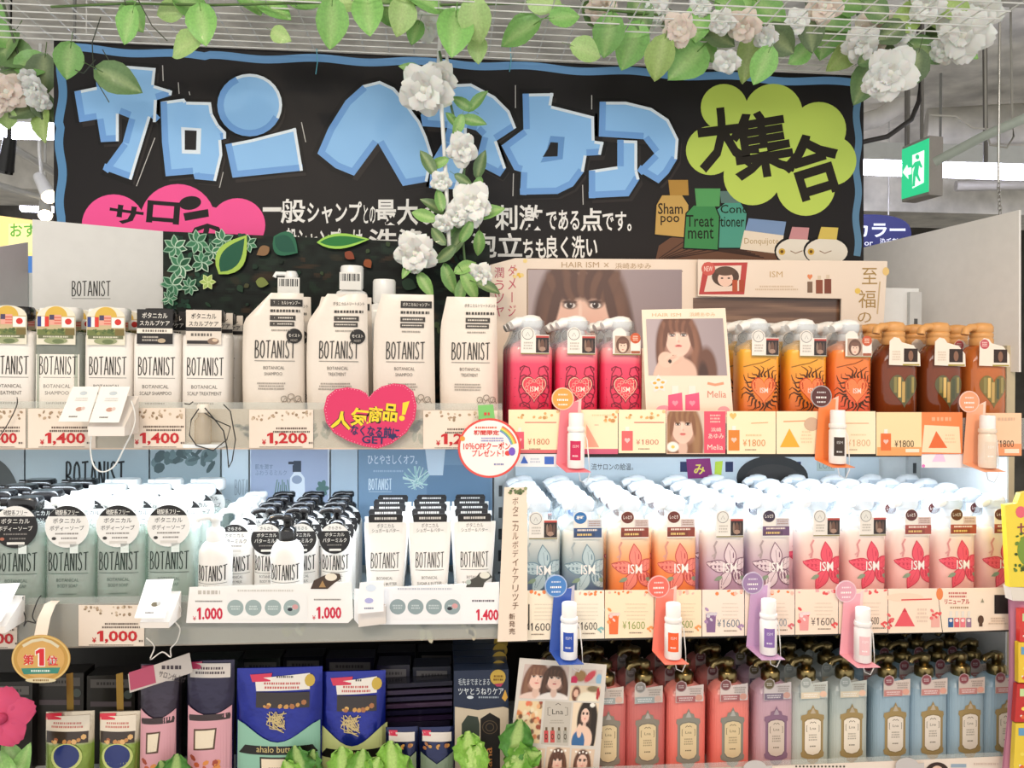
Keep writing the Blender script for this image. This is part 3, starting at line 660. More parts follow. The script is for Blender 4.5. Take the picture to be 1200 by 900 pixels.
# ---- refill pouch
def tpl_pouch(slant, dot, w=.112, h=.215, seed=1, treat=False):
    r = random.Random(seed); nx, nz = 18, 22
    def edges(z):
        t = z / h; xl, xr = -w / 2 - .004 * math.sin(t * 3), w / 2 - .006 * t
        if slant and t > .80: xl += (t - .80) / .20 * w * slant
        return xl, xr
    bul = lambda t: .026 * (1 - t) ** .7 + .0015
    ph = [(r.uniform(0, 6), r.uniform(20, 60), r.uniform(-30, 30)) for _ in range(4)]
    def front(x, z, l=0.0):
        xl, xr = edges(z); s = max(-1, min(1, (2 * x - xl - xr) / (xr - xl))); t = max(0, min(1, z / h))
        wr = sum(math.sin(a + b * x * 1.3 + c * z) for a, b, c in ph) * .0016 * (1 - s * s)
        return (x, -bul(t) * math.sqrt(max(0, 1 - s ** 2)) - wr - .004 - l, z)
    b = MB(); V = []; Bk = []
    for i in range(nz + 1):
        z = h * i / nz; xl, xr = edges(z)
        for j in range(nx + 1):
            x = xl + (xr - xl) * j / nx; V.append(front(x, z)); p = front(x, z); Bk.append((x, -p[1] - .008 + .004, z))
    n1 = nx + 1
    fs = [(i * n1 + j, i * n1 + j + 1, (i + 1) * n1 + j + 1, (i + 1) * n1 + j) for i in range(nz) for j in range(nx)]
    b.add(V, fs, 'E9DFD3', True); b.add(Bk, [f[::-1] for f in fs], 'E9DFD3', True)
    o = len(V)
    b.add([V[j] for j in range(n1)] + [Bk[j] for j in range(n1)], [(j + 1, j, n1 + j, n1 + j + 1) for j in range(nx)], 'E9DFD3')
    b.add([V[nz * n1 + j] for j in range(n1)] + [Bk[nz * n1 + j] for j in range(n1)], [(j, j + 1, n1 + j + 1, n1 + j) for j in range(nx)], 'E9DFD3')
    for jj in (0, nx): b.add([V[i * n1 + jj] for i in range(nz + 1)] + [Bk[i * n1 + jj] for i in range(nz + 1)], [(i, i + 1, nz + 1 + i + 1, nz + 1 + i) for i in range(nz)], 'E9DFD3')
    P = Pr(front, base=.0015, cut=.008)
    P.logo(-.036, .143, .036, .175, '2E2A26', sw=.06, under='8A857E')
    P.text('BOTANICAL', -.020, .122, .018, .128, '6A645E'); P.text('TREATMENT' if treat else 'SHAMPOO', -.018, .111, .014, .117, '6A645E'); P.bars(-.036, .084, .026, .099, 3, 'A79F96', seed=seed)
    if treat: P.text('ボタニカルトリートメント', -.012, .242, .046, .249, '3A3632', .005)
    else: P.rect(-.010, .239, .048, .252, '26221F'); P.text('ボタニカルシャンプー', -.006, .242, .044, .249, 'E8E2D8', .005)
    P.bars(-.010, .226, .044, .235, 1, '3A3632', seed=2); P.rect(-.010, .213, .036, .222, '3A3531'); P.bars(-.008, .215, .034, .220, 1, 'D9D2C8', seed=5); P.rect(-.010, .202, .034, .210, '3A3531'); P.bars(-.008, .204, .032, .208, 1, 'D9D2C8', seed=6); P.bars(-.010, .192, .030, .197, 1, '9A938A', seed=9)
    if dot: P.ell(.034, .184, .014, .014, '23201F', n=22); P.text('モイスト', .024, .182, .044, .188, 'E8E2D8', .01); P.text('MOIST', .028, .174, .040, .178, 'B9B2A8')
    for k in range(3): P.ring(.018 + k * .012, .068 + .004 * (k % 2), .006, .006, .0012, '8C8478', n=10); P.line([(.014 + k * .012, .060), (.020 + k * .012, .070), (.026 + k * .012, .060)], .001, '8C8478')
    return [('pouch_body', M_(b, 'pouch_body', 'pouch'), [('pouch_print', M_(P.m, 'pouch_print', 'paper'))])]
# ---- flower / heart pump bottle
def petal_pts(cx, cz, ang, L, wd, n=9):
    out = []
    for sgn in (1, -1):
        rr = range(n + 1) if sgn > 0 else range(n - 1, 0, -1)
        for i in rr:
            t = i / n; a = math.sin(PI * t ** .8) * wd * sgn; out.append((cx + math.cos(ang) * L * t - math.sin(ang) * a, cz + math.sin(ang) * L * t + math.cos(ang) * a))
    return out
def tpl_ism(grad, motif, mc, line, tag, cap='F4F4F2', nozzle=-1):
    hw, hd, e = .0405, .031, 3.4
    zs = [0, .004, .03, .06, .09, .115, .14, .155, .164]
    prof = [(hw * .95, hd * .93, 0)] + [(hw, hd, z) for z in zs[1:]]
    prof += [(hw * .97, hd * .96, .171), (hw * .86, hd * .84, .178), (.026, .024, .183), (.0175, .0175, .187), (.0172, .0172, .190)]
    def gc(z):
        t = min(1, max(0, z / .165))
        for (a, ca), (b_, cb) in zip(grad, grad[1:]):
            if a <= t <= b_: return mixc(ca, cb, (t - a) / (b_ - a))
        return H(grad[-1][1])
    b = MB().sel(prof, [gc(p[2]) for p in prof], n=34, e=e)
    c, h = pump(cap, .189, 'dome', nozzle)
    film = MB().sel([(hw * 1.01, hd * 1.02, .160), (hw * .99, hd * .99, .176), (.033, .027, .190), (.027, .023, .205), (.0255, .0225, .222)], 'EDF2F6', n=20, e=2.8)
    P = Pr(selfn(hw, hd, e), base=.0006, cut=.008)
    if motif == 'flower':
        cx, cz = .010, .097
        for k in range(5):
            a = PI / 2 + .12 + k * 2 * PI / 5; L = .047 if k != 4 else .036
            pts = petal_pts(cx + .004 * math.cos(a), cz + .004 * math.sin(a), a, L, .0125); pts = [(max(-.037, min(.0375, x)), z) for x, z in pts]
            P.poly(pts, line); q = petal_pts(cx + .006 * math.cos(a), cz + .006 * math.sin(a), a, L * .9, .0108); P.poly([(max(-.0365, min(.037, x)), z) for x, z in q], mc)
            P.line([(cx + .006 * math.cos(a), cz + .006 * math.sin(a)), (max(-.035, min(.0365, cx + L * .75 * math.cos(a))), cz + L * .75 * math.sin(a))], .0008, line)
        for a in (-.5, 3.6): P.poly([(max(-.036, min(.037, x)), z) for x, z in petal_pts(cx + .02 * math.cos(a), cz + .02 * math.sin(a) - .006, a, .018, .004)], '8FA58A')
        P.line([(-.024, .115), (-.021, .128), (-.024, .140), (-.019, .150)], .0035, mixc(line, grad[-1][1], .35)); P.line([(-.028, .12), (-.022, .125)], .003, mixc(line, grad[-1][1], .45))
        P.k += 25; P.text('ISM', -.007, .090, .020, .108, 'FBF6F2', .008)
    else:
        cx, cz = .004, .092
        if motif == 'swirl':
            r = random.Random(3)
            for sg in (-1, 1):
                for k in range(5):
                    x0, z0 = cx + sg * .022, .060 + k * .017
                    pts = [(x0 + sg * (.004 + .0032 * t) * math.cos(t * .9), z0 + (.003 + .0028 * t) * math.sin(t * .9)) for t in range(7)]
                    P.line([(max(-.037, min(.037, a)), q) for a, q in pts], [.0024, .0022, .002, .0018, .0015, .0012, .0008], mc)
                P.line([(cx + sg * .003, .054), (cx + sg * .02, .064), (cx + sg * .029, .09), (cx + sg * .026, .122), (cx + sg * .018, .136)], .0016, mc)
            P.heart(cx, cz, .050, .052, line); P.heart(cx, cz, .045, .047, 'F7C9B0'); P.heart(cx, cz, .042, .044, 'E8485A')
            for k in range(12):
                a = 2 * PI * k / 12; P.ring(cx + .0145 * math.cos(a), cz + .003 + .013 * math.sin(a), .0035, .0035, .0009, 'F6B3A6', n=8)
        else:
            for k in range(26):
                a = 2 * PI * k / 26; r0, r1 = .022, .038 + .004 * (k % 3)
                pts = [(cx + (r0 + (r1 - r0) * t) * math.cos(a + .12 * math.sin(t * 6 + k)) , cz + .002 + (r0 + (r1 - r0) * t) * math.sin(a + .12 * math.sin(t * 6 + k)) * 1.12) for t in (0, .25, .5, .75, 1)]
                kk = P.k; P.line([(max(-.037, min(.0375, x)), z) for x, z in pts], [.004, .0034, .0026, .0016, .0006], mc); P.k = kk
            P.k += 1; P.heart(cx, cz, .050, .052, 'C94A22'); P.heart(cx, cz, .046, .048, 'F58A54')
            P.line([(-.034, .138), (-.02, .142), (0, .146), (.016, .153)], .002, mixc(mc, grad[-1][1], .3))
        P.k += 15; P.text('ISM', cx - .008, cz - .004, cx + .008, cz + .006, 'FBE6DA', .01)
    T = Pr(localfn(-hd - .0045), base=.0003)
    y = -hd - .0045
    tb = MB().slab([(x, y, z) for x, z in [(-.022, .158), (.031, .158), (.031, .194), (.004, .194), (.002, .203), (-.006, .209), (-.015, .208), (-.022, .202)]], (0, .0006, 0), 'EFEAE2')
    if tag == 'photo':
        T.rect(-.022, .158, .031, .160, '8C8244'); T.ring(-.0095, .196, .011, .011, .001, '7C7C7C'); T.ell(-.0095, .196, .0098, .0098, 'E4E4DE'); T.line([(-.013, .192), (-.0095, .199), (-.006, .192)], .0008, '8A8A88')
        T.rect(.006, .161, .0305, .189, '2A1C18'); T.ell(.018, .174, .004, .012, '6A4A3A'); T.ell(.018, .168, .007, .004, 'A58674'); T.ell(.012, .176, .002, .010, '8A7060'); T.ell(.025, .176, .002, .010, '5C4238'); T.rect(.006, .189, .0305, .1925, 'B8443C'); T.bars(-.020, .166, .003, .182, 3, 'C4BFB6')
    elif tag == 'face':
        T.rect(-.022, .158, .031, .160, '8C8244'); T.rect(-.018, .161, .012, .194, 'B69A88'); T.ell(-.003, .177, .013, .016, '6A4A3C'); T.ell(-.003, .174, .008, .011, 'EBCBB8'); T.ell(-.003, .183, .009, .004, '7A5646')
        T.ell(-.006, .176, .0015, .0009, '3A2A26', n=8); T.ell(.000, .176, .0015, .0009, '3A2A26', n=8); T.ell(-.003, .168, .002, .0009, 'C4605C', n=8); T.ell(.021, .190, .010, .010, 'C8592E'); T.bars(.015, .185, .027, .195, 3, 'F2D9C6'); T.rect(.013, .161, .030, .166, 'A55A3A')
    else:
        c1, c2 = tag
        T.rect(-.022, .160, .031, .178, c2); T.bars(-.020, .171, .028, .177, 1, 'F2E6DA', seed=3); T.rect(-.021, .161, .018, .170, mixc(c2, '2A1A10', .35)); T.bars(-.019, .162, .016, .169, 1, 'E8C878', seed=4)
        T.rect(.004, .179, .0305, .193, mixc(c2, 'FFFFFF', .55)); T.bars(.006, .181, .029, .192, 3, '9A7A6A', seed=6); T.ell(-.0095, .197, .012, .011, c1); T.text('しっとり' if c1 != '2B6FB0' else '極', -.0175, .194, -.0015, .201, 'F8F2EA', .02)
    ct = 'plastic'
    return [('body', M_(b, 'body', 'plastic'), [('label_print', M_(P.m, 'label_print', 'paper'))]), ('collar', M_(c, 'collar', ct), []), ('pump_head', M_(h, 'pump_head', ct), []),
            ('neck_film', M_(film, 'neck_film', 'clear_film'), []), ('neck_tag', M_(tb, 'neck_tag', 'card_gloss'), [('tag_print', M_(T.m, 'tag_print', 'card_gloss'))])]
# ---- amber bottle with wood-coloured pump
def tpl_amber(body, gold_tag):
    hw, hd, e = .041, .033, 3.0
    b = MB().sel([(hw * .94, hd * .93, 0), (hw, hd, .005), (hw, hd, .135), (hw * .98, hd * .98, .150), (hw * .86, hd * .86, .168), (.026, .025, .180), (.0185, .0185, .184), (.018, .018, .190)], body, n=32, e=e)
    c = MB().lathe([(.021, .184), (.022, .187), (.022, .197), (.020, .199), (.0215, .201), (.0215, .208), (.019, .210)], 'D8A263', n=20)
    h = MB().sel([(.018, .018, .209), (.021, .020, .212), (.021, .020, .222), (.017, .016, .228), (.006, .006, .230)], 'D8A263', n=20, e=2.3); h.tube([(-.012, -.004, .219), (-.030, -.010, .220), (-.042, -.013, .214), (-.044, -.014, .205)], .0075, 'D8A263', n=10)
    P = Pr(selfn(hw, hd, e), base=.0006, cut=.006)
    hp = heart_pts(.004, .092, .058, .066, 44)
    P.poly(hp, '5C5A33' if not gold_tag else '7A6A28')
    for x, c_ in ((-.014, '8E8448'), (-.006, 'E2C070'), (.002, 'C7A45A'), (.012, '49502E'), (.022, 'A0904A')):
        zz = [(a[1] + (b[1] - a[1]) * (xx - a[0]) / (b[0] - a[0])) for xx in (x - .003, x + .003) for a, b in zip(hp, hp[1:] + hp[:1]) if (a[0] - xx) * (b[0] - xx) < 0]
        zz.sort()
        if len(zz) >= 4: P.rect(x - .003, zz[1] + .002, x + .003, zz[-2] - .002, c_)
    T = Pr(localfn(-hd - .004), base=.0003); y = -hd - .004
    pts = [(-.030, .144), (.034, .142), (.033, .166), (.020, .182), (-.004, .188), (-.010, .196), (-.020, .198), (-.029, .190)]
    tb = MB().slab([(x, y, z) for x, z in pts], (0, .0006, 0), 'F1E7D8')
    T.rect(.000, .150, .028, .176, '33221C'); T.ell(.014, .162, .005, .010, '8A6450'); T.rect(-.002, .143, .032, .146, 'A99848')
    if gold_tag: T.ell(-.019, .186, .0095, .0095, 'C45A62'); T.bars(-.026, .181, -.012, .191, 3, 'F4DCD4')
    else: T.bars(-.026, .152, -.004, .172, 4, 'D9CBB8')
    return [('body', M_(b, 'body', 'amber_bottle'), [('label_print', M_(P.m, 'label_print', 'gold' if False else 'card_gloss'))]), ('collar', M_(c, 'collar', 'satin'), []), ('pump_head', M_(h, 'pump_head', 'satin'), []),
            ('neck_tag', M_(tb, 'neck_tag', 'card_gloss'), [('tag_print', M_(T.m, 'tag_print', 'paper'))])]
# ---- clear body soap bottle with a round tag
def tpl_soap(cap, dark):
    hw, hd, e = .0425, .031, 4.5
    b = MB().sel([(hw * .95, hd * .93, 0), (hw, hd, .006), (hw, hd, .168), (hw * .97, hd * .95, .175), (hw * .84, hd * .8, .181), (.020, .019, .185), (.0168, .0168, .190)], 'F2F7F3', n=34, e=e)
    liq = MB().sel([(hw * .9, hd * .88, .004), (hw * .95, hd * .93, .008), (hw * .95, hd * .93, .166), (hw * .85, hd * .8, .172)], 'E0EBE3', n=28, e=e)
    straw = MB().tube([(.004, 0, .186), (.004, 0, .09), (-.008, 0, .012)], .0035, 'F2F6F2', n=8)
    c, h = pump(cap, .190, 'wide')
    P = Pr(selfn(hw, hd, e), base=.0006, cut=.008); P.logo(-.034, .104, .034, .136, '24302B', sw=.06, under='4C5A54'); P.text('BOTANICAL', -.019, .084, .019, .090, '4C5A54'); P.text('BODY SOAP', -.017, .074, .017, .080, '4C5A54'); P.bars(-.02, .060, .02, .064, 1, '6C7A74')
    y = -hd - .004; T = Pr(localfn(y), base=.0003)
    cz = .183; R = .0375; pts = [(R * math.sin(a), cz + R * math.cos(a)) for a in [2 * PI * i / 36 for i in range(36)]]
    tb = MB().slab([(x, y, z) for x, z in pts], (0, .0007, 0), '1E1C1D' if dark else 'F1EEEA')
    seg = [(R * .99 * math.cos(a), cz + R * .99 * math.sin(a)) for a in [math.radians(d) for d in range(30, 151, 8)]]
    T.poly(seg, 'F1EEEA' if dark else '1E1C1D'); f1, f2 = ('2A2728', 'EDEAE4') if dark else ('EDEAE4', '4A4646')
    T.text('硫酸系フリー', -.020, cz + .021, .020, cz + .030, f1, .012); T.bars(-.022, cz + .0195, .022, cz + .021, 1, f1); T.text('ボタニカル', -.024, cz + .006, .024, cz + .015, f2, .004); T.text('ボディーソープ', -.029, cz - .007, .029, cz + .002, f2, .004)
    T.bars(-.026, cz - .015, .026, cz - .010, 1, '8A8480'); T.ell(-.022, cz - .021, .004, .003, 'B4705A' if dark else '3A3634', n=8); T.bars(-.014, cz - .023, .022, cz - .018, 1, '8A8480'); T.rect(-.014, cz - .031, .016, cz - .0265, 'EDEAE4' if dark else 'DAD5CF')
    stem = MB().box(-.007 + .012, .007 + .012, y, y + .0006, cz - R - .010, cz - R + .006, 'E4ECE8')
    ct = 'black_plastic' if dark else 'plastic'
    return [('body', M_(b, 'body', 'clear_bottle'), [('label_print', M_(P.m, 'label_print', 'paper')), ('liquid', M_(liq, 'liquid', 'clear_bottle')), ('dip_tube', M_(straw, 'dip_tube', 'plastic'))]), ('collar', M_(c, 'collar', ct), []), ('pump_head', M_(h, 'pump_head', ct), []),
            ('neck_tag', M_(tb, 'neck_tag', 'paper'), [('tag_print', M_(T.m, 'tag_print', 'paper')), ('tag_stem', M_(stem, 'tag_stem', 'paper'))])]
# ---- slim body milk bottle
def tpl_milk(cap, tag):
    r_ = .0290
    b = MB().lathe([(r_ * .94, 0), (r_, .004), (r_, .130), (r_ * .97, .140), (r_ * .82, .149), (.018, .155), (.0135, .157), (.0135, .166)], 'F4EFE9', n=28)
    c = MB().lathe([(.0155, .156), (.016, .158), (.016, .174), (.014, .177), (.010, .180)], cap, n=18)
    h = MB().lathe([(.0075, .178), (.0075, .190), (.011, .192), (.011, .200), (.008, .203)], cap, n=14); h.tube([(0, 0, .197), (-.016, -.004, .199), (-.028, -.008, .197), (-.031, -.009, .192)], .0055, cap, n=8)
    fn = lambda x, z, l: (x, -math.sqrt(max(0, r_ * r_ - x * x)) - l, z)
    P = Pr(fn, base=.0006, cut=.005); P.logo(-.0245, .090, .0245, .117, '2B2723', sw=.06, under='8A857E'); P.text('BOTANICAL', -.014, .077, .014, .082, '6A645E'); P.text('BODY MILK', -.013, .068, .013, .073, '6A645E'); P.bars(-.015, .044, .015, .048, 1, 'A59D94')
    out = [('body', M_(b, 'body', 'satin'), [('label_print', M_(P.m, 'label_print', 'paper'))]), ('collar', M_(c, 'collar', 'black_plastic' if cap[0] == '1' else 'plastic'), []), ('pump_head', M_(h, 'pump_head', 'black_plastic' if cap[0] == '1' else 'plastic'), [])]
    if tag:
        y = -r_ - .004; T = Pr(localfn(y), base=.0003); cz, R = .150, .0285; dark = tag == 'dark'
        tb = MB().slab([(R * math.sin(a), y, cz + R * math.cos(a)) for a in [2 * PI * i / 30 for i in range(30)]], (0, .0007, 0), '1E1C1D' if dark else 'F1EEEA')
        seg = [(R * .99 * math.cos(a), cz + R * .99 * math.sin(a)) for a in [math.radians(d) for d in range(30, 151, 8)]]; T.poly(seg, 'F1EEEA' if dark else '1E1C1D'); f1, f2 = ('2A2728', 'EDEAE4') if dark else ('EDEAE4', '4A4646')
        T.text('さらさら', -.012, cz + .017, .012, cz + .023, f1, .01); T.text('ボタニカル', -.018, cz + .004, .018, cz + .011, f2, .006); T.text('バターミルク', -.022, cz - .007, .022, cz + .001, f2, .006); T.bars(-.018, cz - .014, .018, cz - .010, 1, '8A8480'); T.rect(-.010, cz - .023, .012, cz - .019, 'EDEAE4' if dark else 'DAD5CF')
        out.append(('neck_tag', M_(tb, 'neck_tag', 'paper'), [('tag_print', M_(T.m, 'tag_print', 'paper'))]))
    return out
# ---- scrub tube with black and white header
def tpl_tube():
    prof = [(.0270, .0200, 0), (.0280, .0205, .004), (.0280, .0200, .022), (.0300, .0215, .024), (.0335, .0190, .06), (.0365, .0130, .10), (.0385, .0060, .135), (.0395, .0016, .152), (.0395, .0014, .160)]
    b = MB().sel(prof, 'F3EFEA', n=30, e=2.8)
    def fn(x, z, l):
        for (a, d, z0), (a1, d1, z1) in zip(prof, prof[1:]):
            if z0 <= z <= z1: t = (z - z0) / (z1 - z0 + 1e-9); hw, hd = a + (a1 - a) * t, d + (d1 - d) * t; break
        else: hw, hd = .0395, .0014
        return (x, -hd * max(0, 1 - min(1, abs(x / hw)) ** 2.8) ** (1 / 2.8) - l, z)
    P = Pr(fn, base=.0008, cut=.006); P.logo(-.026, .088, .026, .112, '2B2723', sw=.055, under='8A857E')
    for k, w in enumerate(('BOTANICAL', 'SUGAR & BUTTER', 'SCRUB')): P.text(w, -.0016 * len(w), .070 - k * .009, .0016 * len(w), .0745 - k * .009, '7A746E')
    y = -.0035; hb = MB().slab([(x, y, z) for x, z in [(-.031, .128), (.031, .128), (.031, .160), (-.031, .160)]], (0, .001, 0), 'EFECE7'); T = Pr(localfn(y), base=.0003)
    T.rect(-.032, .128, .032, .1345, '211E1F'); T.text('ボタニカル', -.016, .151, .016, .158, '6A6460', .002); T.text('シュガー＆バター', -.025, .1435, .025, .150, '6A6460', .002); T.text('スクラブ', -.012, .136, .012, .1425, '6A6460', .002); T.bars(.014, .125, .026, .1275, 1, '3A3634')
    top = MB().slab([(x, y, z) for x, z in [(-.031, .160), (.031, .160), (.032, .169), (.029, .173), (-.029, .173), (-.032, .169)]], (0, .004, 0), '1E1C1D'); T2 = Pr(localfn(y), base=.0003); T2.bars(-.026, .163, .026, .170, 1, 'CFCBC6', seed=8)
    return [('tube_body', M_(b, 'tube_body', 'satin'), [('label_print', M_(P.m, 'label_print', 'paper'))]), ('header_card', M_(hb, 'header_card', 'paper'), [('header_print', M_(T.m, 'header_print', 'paper'))]), ('header_strip', M_(top, 'header_strip', 'paper'), [('strip_print', M_(T2.m, 'strip_print', 'paper'))])]
# ---- ornate salon bottle (bottom right)
def tpl_ornate(c0, c1, frame, plaque, tag):
    hw, hd, e = .0385, .030, 3.2; zs = [0, .004, .05, .10, .14, .148, .156, .162, .168]
    prof = [(hw * .95, hd * .93, 0), (hw, hd, .004), (hw, hd, .05), (hw, hd, .10), (hw, hd, .142), (hw * .97, hd * .96, .150), (hw * .84, hd * .82, .158), (.024, .022, .164), (.0165, .0165, .168)]
    n = 72; rings = []
    for a, b_, z in prof:                 # fine upright fluting on the wall
        r = []
        for j in range(n):
            t = 2 * PI * j / n; ct, st = math.cos(t), math.sin(t); k = 1 - (.010 if (j % 2 and .003 < z < .145) else 0)
            r.append((k * a * math.copysign(abs(ct) ** (2 / e), ct), k * b_ * math.copysign(abs(st) ** (2 / e), st), z))
        rings.append(r)
    b = MB().loft(rings, [mixc(c0, c1, i / 8) for i in range(9)], smooth=False)
    c = MB().lathe([(.0165, .166), (.018, .168), (.018, .184), (.0155, .187)], '8A7A52', n=18); h = MB().lathe([(.009, .186), (.0095, .196), (.0125, .198), (.0125, .208), (.008, .211)], '7C6E4C', n=16); h.tube([(0, 0, .204), (-.018, -.005, .206), (-.032, -.009, .203), (-.035, -.010, .197)], .006, '7C6E4C', n=8)
    P = Pr(selfn(hw, hd, e), base=.0010, cut=.004)
    fr = [(0, .128), (.004, .119), (.010, .117), (.012, .110), (.0225, .107), (.0235, .100), (.021, .096), (.021, .038), (.0235, .034), (.022, .027), (.012, .024), (.010, .018), (.004, .015), (0, .006)]
    fr = fr + [(-x, z) for x, z in fr[::-1][1:-1]]; P.poly(fr, frame)
    P.poly([(-.0175, .040), (-.012, .032), (0, .029), (.012, .032), (.0175, .040), (.0175, .096), (.012, .101), (0, .103), (-.012, .101), (-.0175, .096)], mixc(frame, '2A2010', .3)); P.poly([(-.016, .041), (-.011, .034), (0, .031), (.011, .034), (.016, .041), (.016, .095), (.011, .099), (0, .101), (-.011, .099), (-.016, .095)], plaque)
    dk = '6A5E4A'
    P.line([(-.006, .092), (-.003, .095), (0, .093), (.003, .095), (.006, .092)], .0012, dk); P.line([(-.011, .076), (-.0125, .076), (-.0125, .088), (-.011, .088)], .001, dk); P.line([(.011, .076), (.0125, .076), (.0125, .088), (.011, .088)], .001, dk); P.text('Lna', -.006, .080, .006, .085, dk, .0); P.bars(-.011, .058, .011, .072, 3, mixc(dk, plaque, .4)); P.bars(-.008, .046, .008, .050, 1, dk)
    for k in range(5): P.ell(0, .112 + k * .002, .006 - k * .001, .0012, mixc(frame, 'FFFFFF', .25), n=10)
    y = -hd - .003; T = Pr(localfn(y), base=.0003); ck, cl, cb = tag
    tb = MB().slab([(x, y, z) for x, z in [(-.026, .140), (.028, .142), (.028, .174), (-.004, .170), (-.006, .178), (-.014, .182), (-.022, .179), (-.026, .172)]], (0, .0006, 0), cl)
    T.ell(-.0155, .171, .0105, .0105, mixc(ck, 'FFFFFF', .25)); T.ell(-.0155, .171, .009, .009, ck); T.bars(-.022, .167, -.009, .174, 2, mixc(ck, 'FFFFFF', .5)); T.rect(-.025, .141, .012, .153, cb); T.bars(-.023, .143, .010, .151, 2, mixc(cb, 'FFFFFF', .6)); T.bars(-.002, .155, .026, .168, 3, mixc(cl, '7A6A60', .6)); T.ell(.019, .149, .007, .006, mixc(cb, 'F0B8A0', .6))
    return [('body', M_(b, 'body', 'plastic'), [('label_print', M_(P.m, 'label_print', 'paper'))]), ('collar', M_(c, 'collar', 'gold'), []), ('pump_head', M_(h, 'pump_head', 'gold'), []), ('neck_tag', M_(tb, 'neck_tag', 'card_gloss'), [('tag_print', M_(T.m, 'tag_print', 'paper'))])]

def zscale(tpl, k):
    for nm, me, subs in tpl:
        for q in [me] + [m_ for _, m_ in subs]: q.transform(Matrix.Diagonal((1, 1, k, 1)))
    return tpl
# ================================================================== goods, shelf by shelf
def xs(u, Y): return W(u, 500, Y).x
ROW0, PIT = 1.525, 0.078
NUM = ['leftmost', 'second', 'third', 'fourth', 'fifth']
zt = ZL1 + TH
tA = tpl_salon('F3F1EE', 'F5EFE8', 'flags', ['BOTANICAL', 'TREATMENT']); tB = tpl_salon('F3F1EE', 'DDE3DC', 'flags', ['BOTANICAL', 'SHAMPOO'], True); tC = tpl_salon('1B1A1C', 'F5EFE8', 'flags', ['BOTANICAL', 'TREATMENT'])
tD = tpl_salon('1B1A1C', 'F5EFE8', 'black', ['BOTANICAL', 'SCALP SHAMPOO']); tE = tpl_salon('1B1A1C', 'F5EFE8', 'beige', ['BOTANICAL', 'SCALP TREATMENT'])
for u, tp, d in ((19, tC, 'black-capped white pump bottle with flag tag'), (75, tB, 'clear white-capped pump bottle with flag tag'), (132, tA, 'all-white pump bottle with flag tag'), (188, tD, 'black-capped white pump bottle with black tag'), (244, tE, 'black-capped white pump bottle with beige tag')):
    for k in range(3):
        lab = d + (', front of the top left shelf' if k == 0 else ', %s in its line on the top left shelf' % ORD[k])
        spawn(tp, 'pump_bottle', lab, 'bottle', (xs(u, ROW0), ROW0 + PIT * k, zt), 0, 'white pump bottles on the top left shelf')
pw = [tpl_pouch(.42, True, w=.110, h=.264, seed=1), tpl_pouch(.30, True, w=.112, h=.264, seed=2, treat=True), tpl_pouch(.10, False, w=.114, h=.265, seed=3), tpl_pouch(.08, False, w=.108, h=.262, seed=4, treat=True)]
for i, (u, rz, d) in enumerate(((322, .10, 'refill pouch with cut corner nearest the beige-tagged bottle'), (397, .02, 'refill pouch with black round badge beside the clipped heart tag'), (475, -.03, 'refill pouch with black heading right behind the pink heart tag'), (551, -.04, 'refill pouch with outlined heading next to the pink heart bottles'))):
    spawn(pw[i], 'refill_pouch', 'cream ' + d, 'pouch', (xs(u, ROW0), ROW0 + .005, zt), rz, 'refill pouches on the top left shelf')
    spawn(pw[(i + 1) % 4], 'refill_pouch', 'cream refill pouch standing directly behind the %s pouch of the row' % ('first', 'second', 'third', 'fourth')[i], 'pouch', (xs(u, ROW0), ROW0 + .088, zt), 0.0, 'refill pouches on the top left shelf')
# pump heads showing above the pouches
for u, vt, st_, lab in ((340, 318, 'pump', 'white pump bottle with barcode sticker behind the first refill pouch'), (411, 312, 'card', 'white barcode-labelled bottle behind the second refill pouch'), (449, 328, 'flat', 'white flat-capped bottle behind the third refill pouch')):
    Y = 1.71; x = xs(u, Y); ht = W(u, vt, Y).z - zt; t = thing('spare_bottle', lab, 'bottle', (x, Y, zt))
    part('body', MB().sel([(.034, .026, 0), (.036, .028, .004), (.036, .028, ht - .07), (.030, .024, ht - .055), (.015, .015, ht - .048)], 'F0EFEC', c=(x, Y, zt), e=4), t, 'plastic')
    if st_ == 'pump':
        part('collar', MB().lathe([(.017, ht - .05), (.017, ht - .028), (.012, ht - .024)], 'EDEDEA', c=(x, Y, zt), n=16), t); part('pump_head', MB().lathe([(.012, ht - .026), (.014, ht - .008), (.010, ht)], 'F6F6F4', c=(x, Y, zt), n=14).join(MB().tube([(x, Y, zt + ht - .006), (x - .03, Y - .006, zt + ht - .006), (x - .033, Y - .007, zt + ht - .014)], .005, 'F6F6F4')), t, 'plastic')
    else: part('cap', MB().lathe([(.022, ht - .05), (.024, ht - .046), (.024, ht - .004), (.022, ht)], 'F4F4F1', c=(x, Y, zt), n=20), t, 'plastic')
    if st_ != 'flat':
        P = Pr(lambda a, b, l, x=x, Y=Y: (x + a, Y - .0290 - l, zt + b)); z0 = ht - .052; P.rect(-.022, z0, .022, z0 + .036, 'ECEBE6')
        for k in range(12): P.rect(-.019 + k * .0032, z0 + .018, -.019 + k * .0032 + .001 + .0008 * (k % 3), z0 + .033, '2A2A30')
        part('barcode_sticker', P.m, t, 'paper')
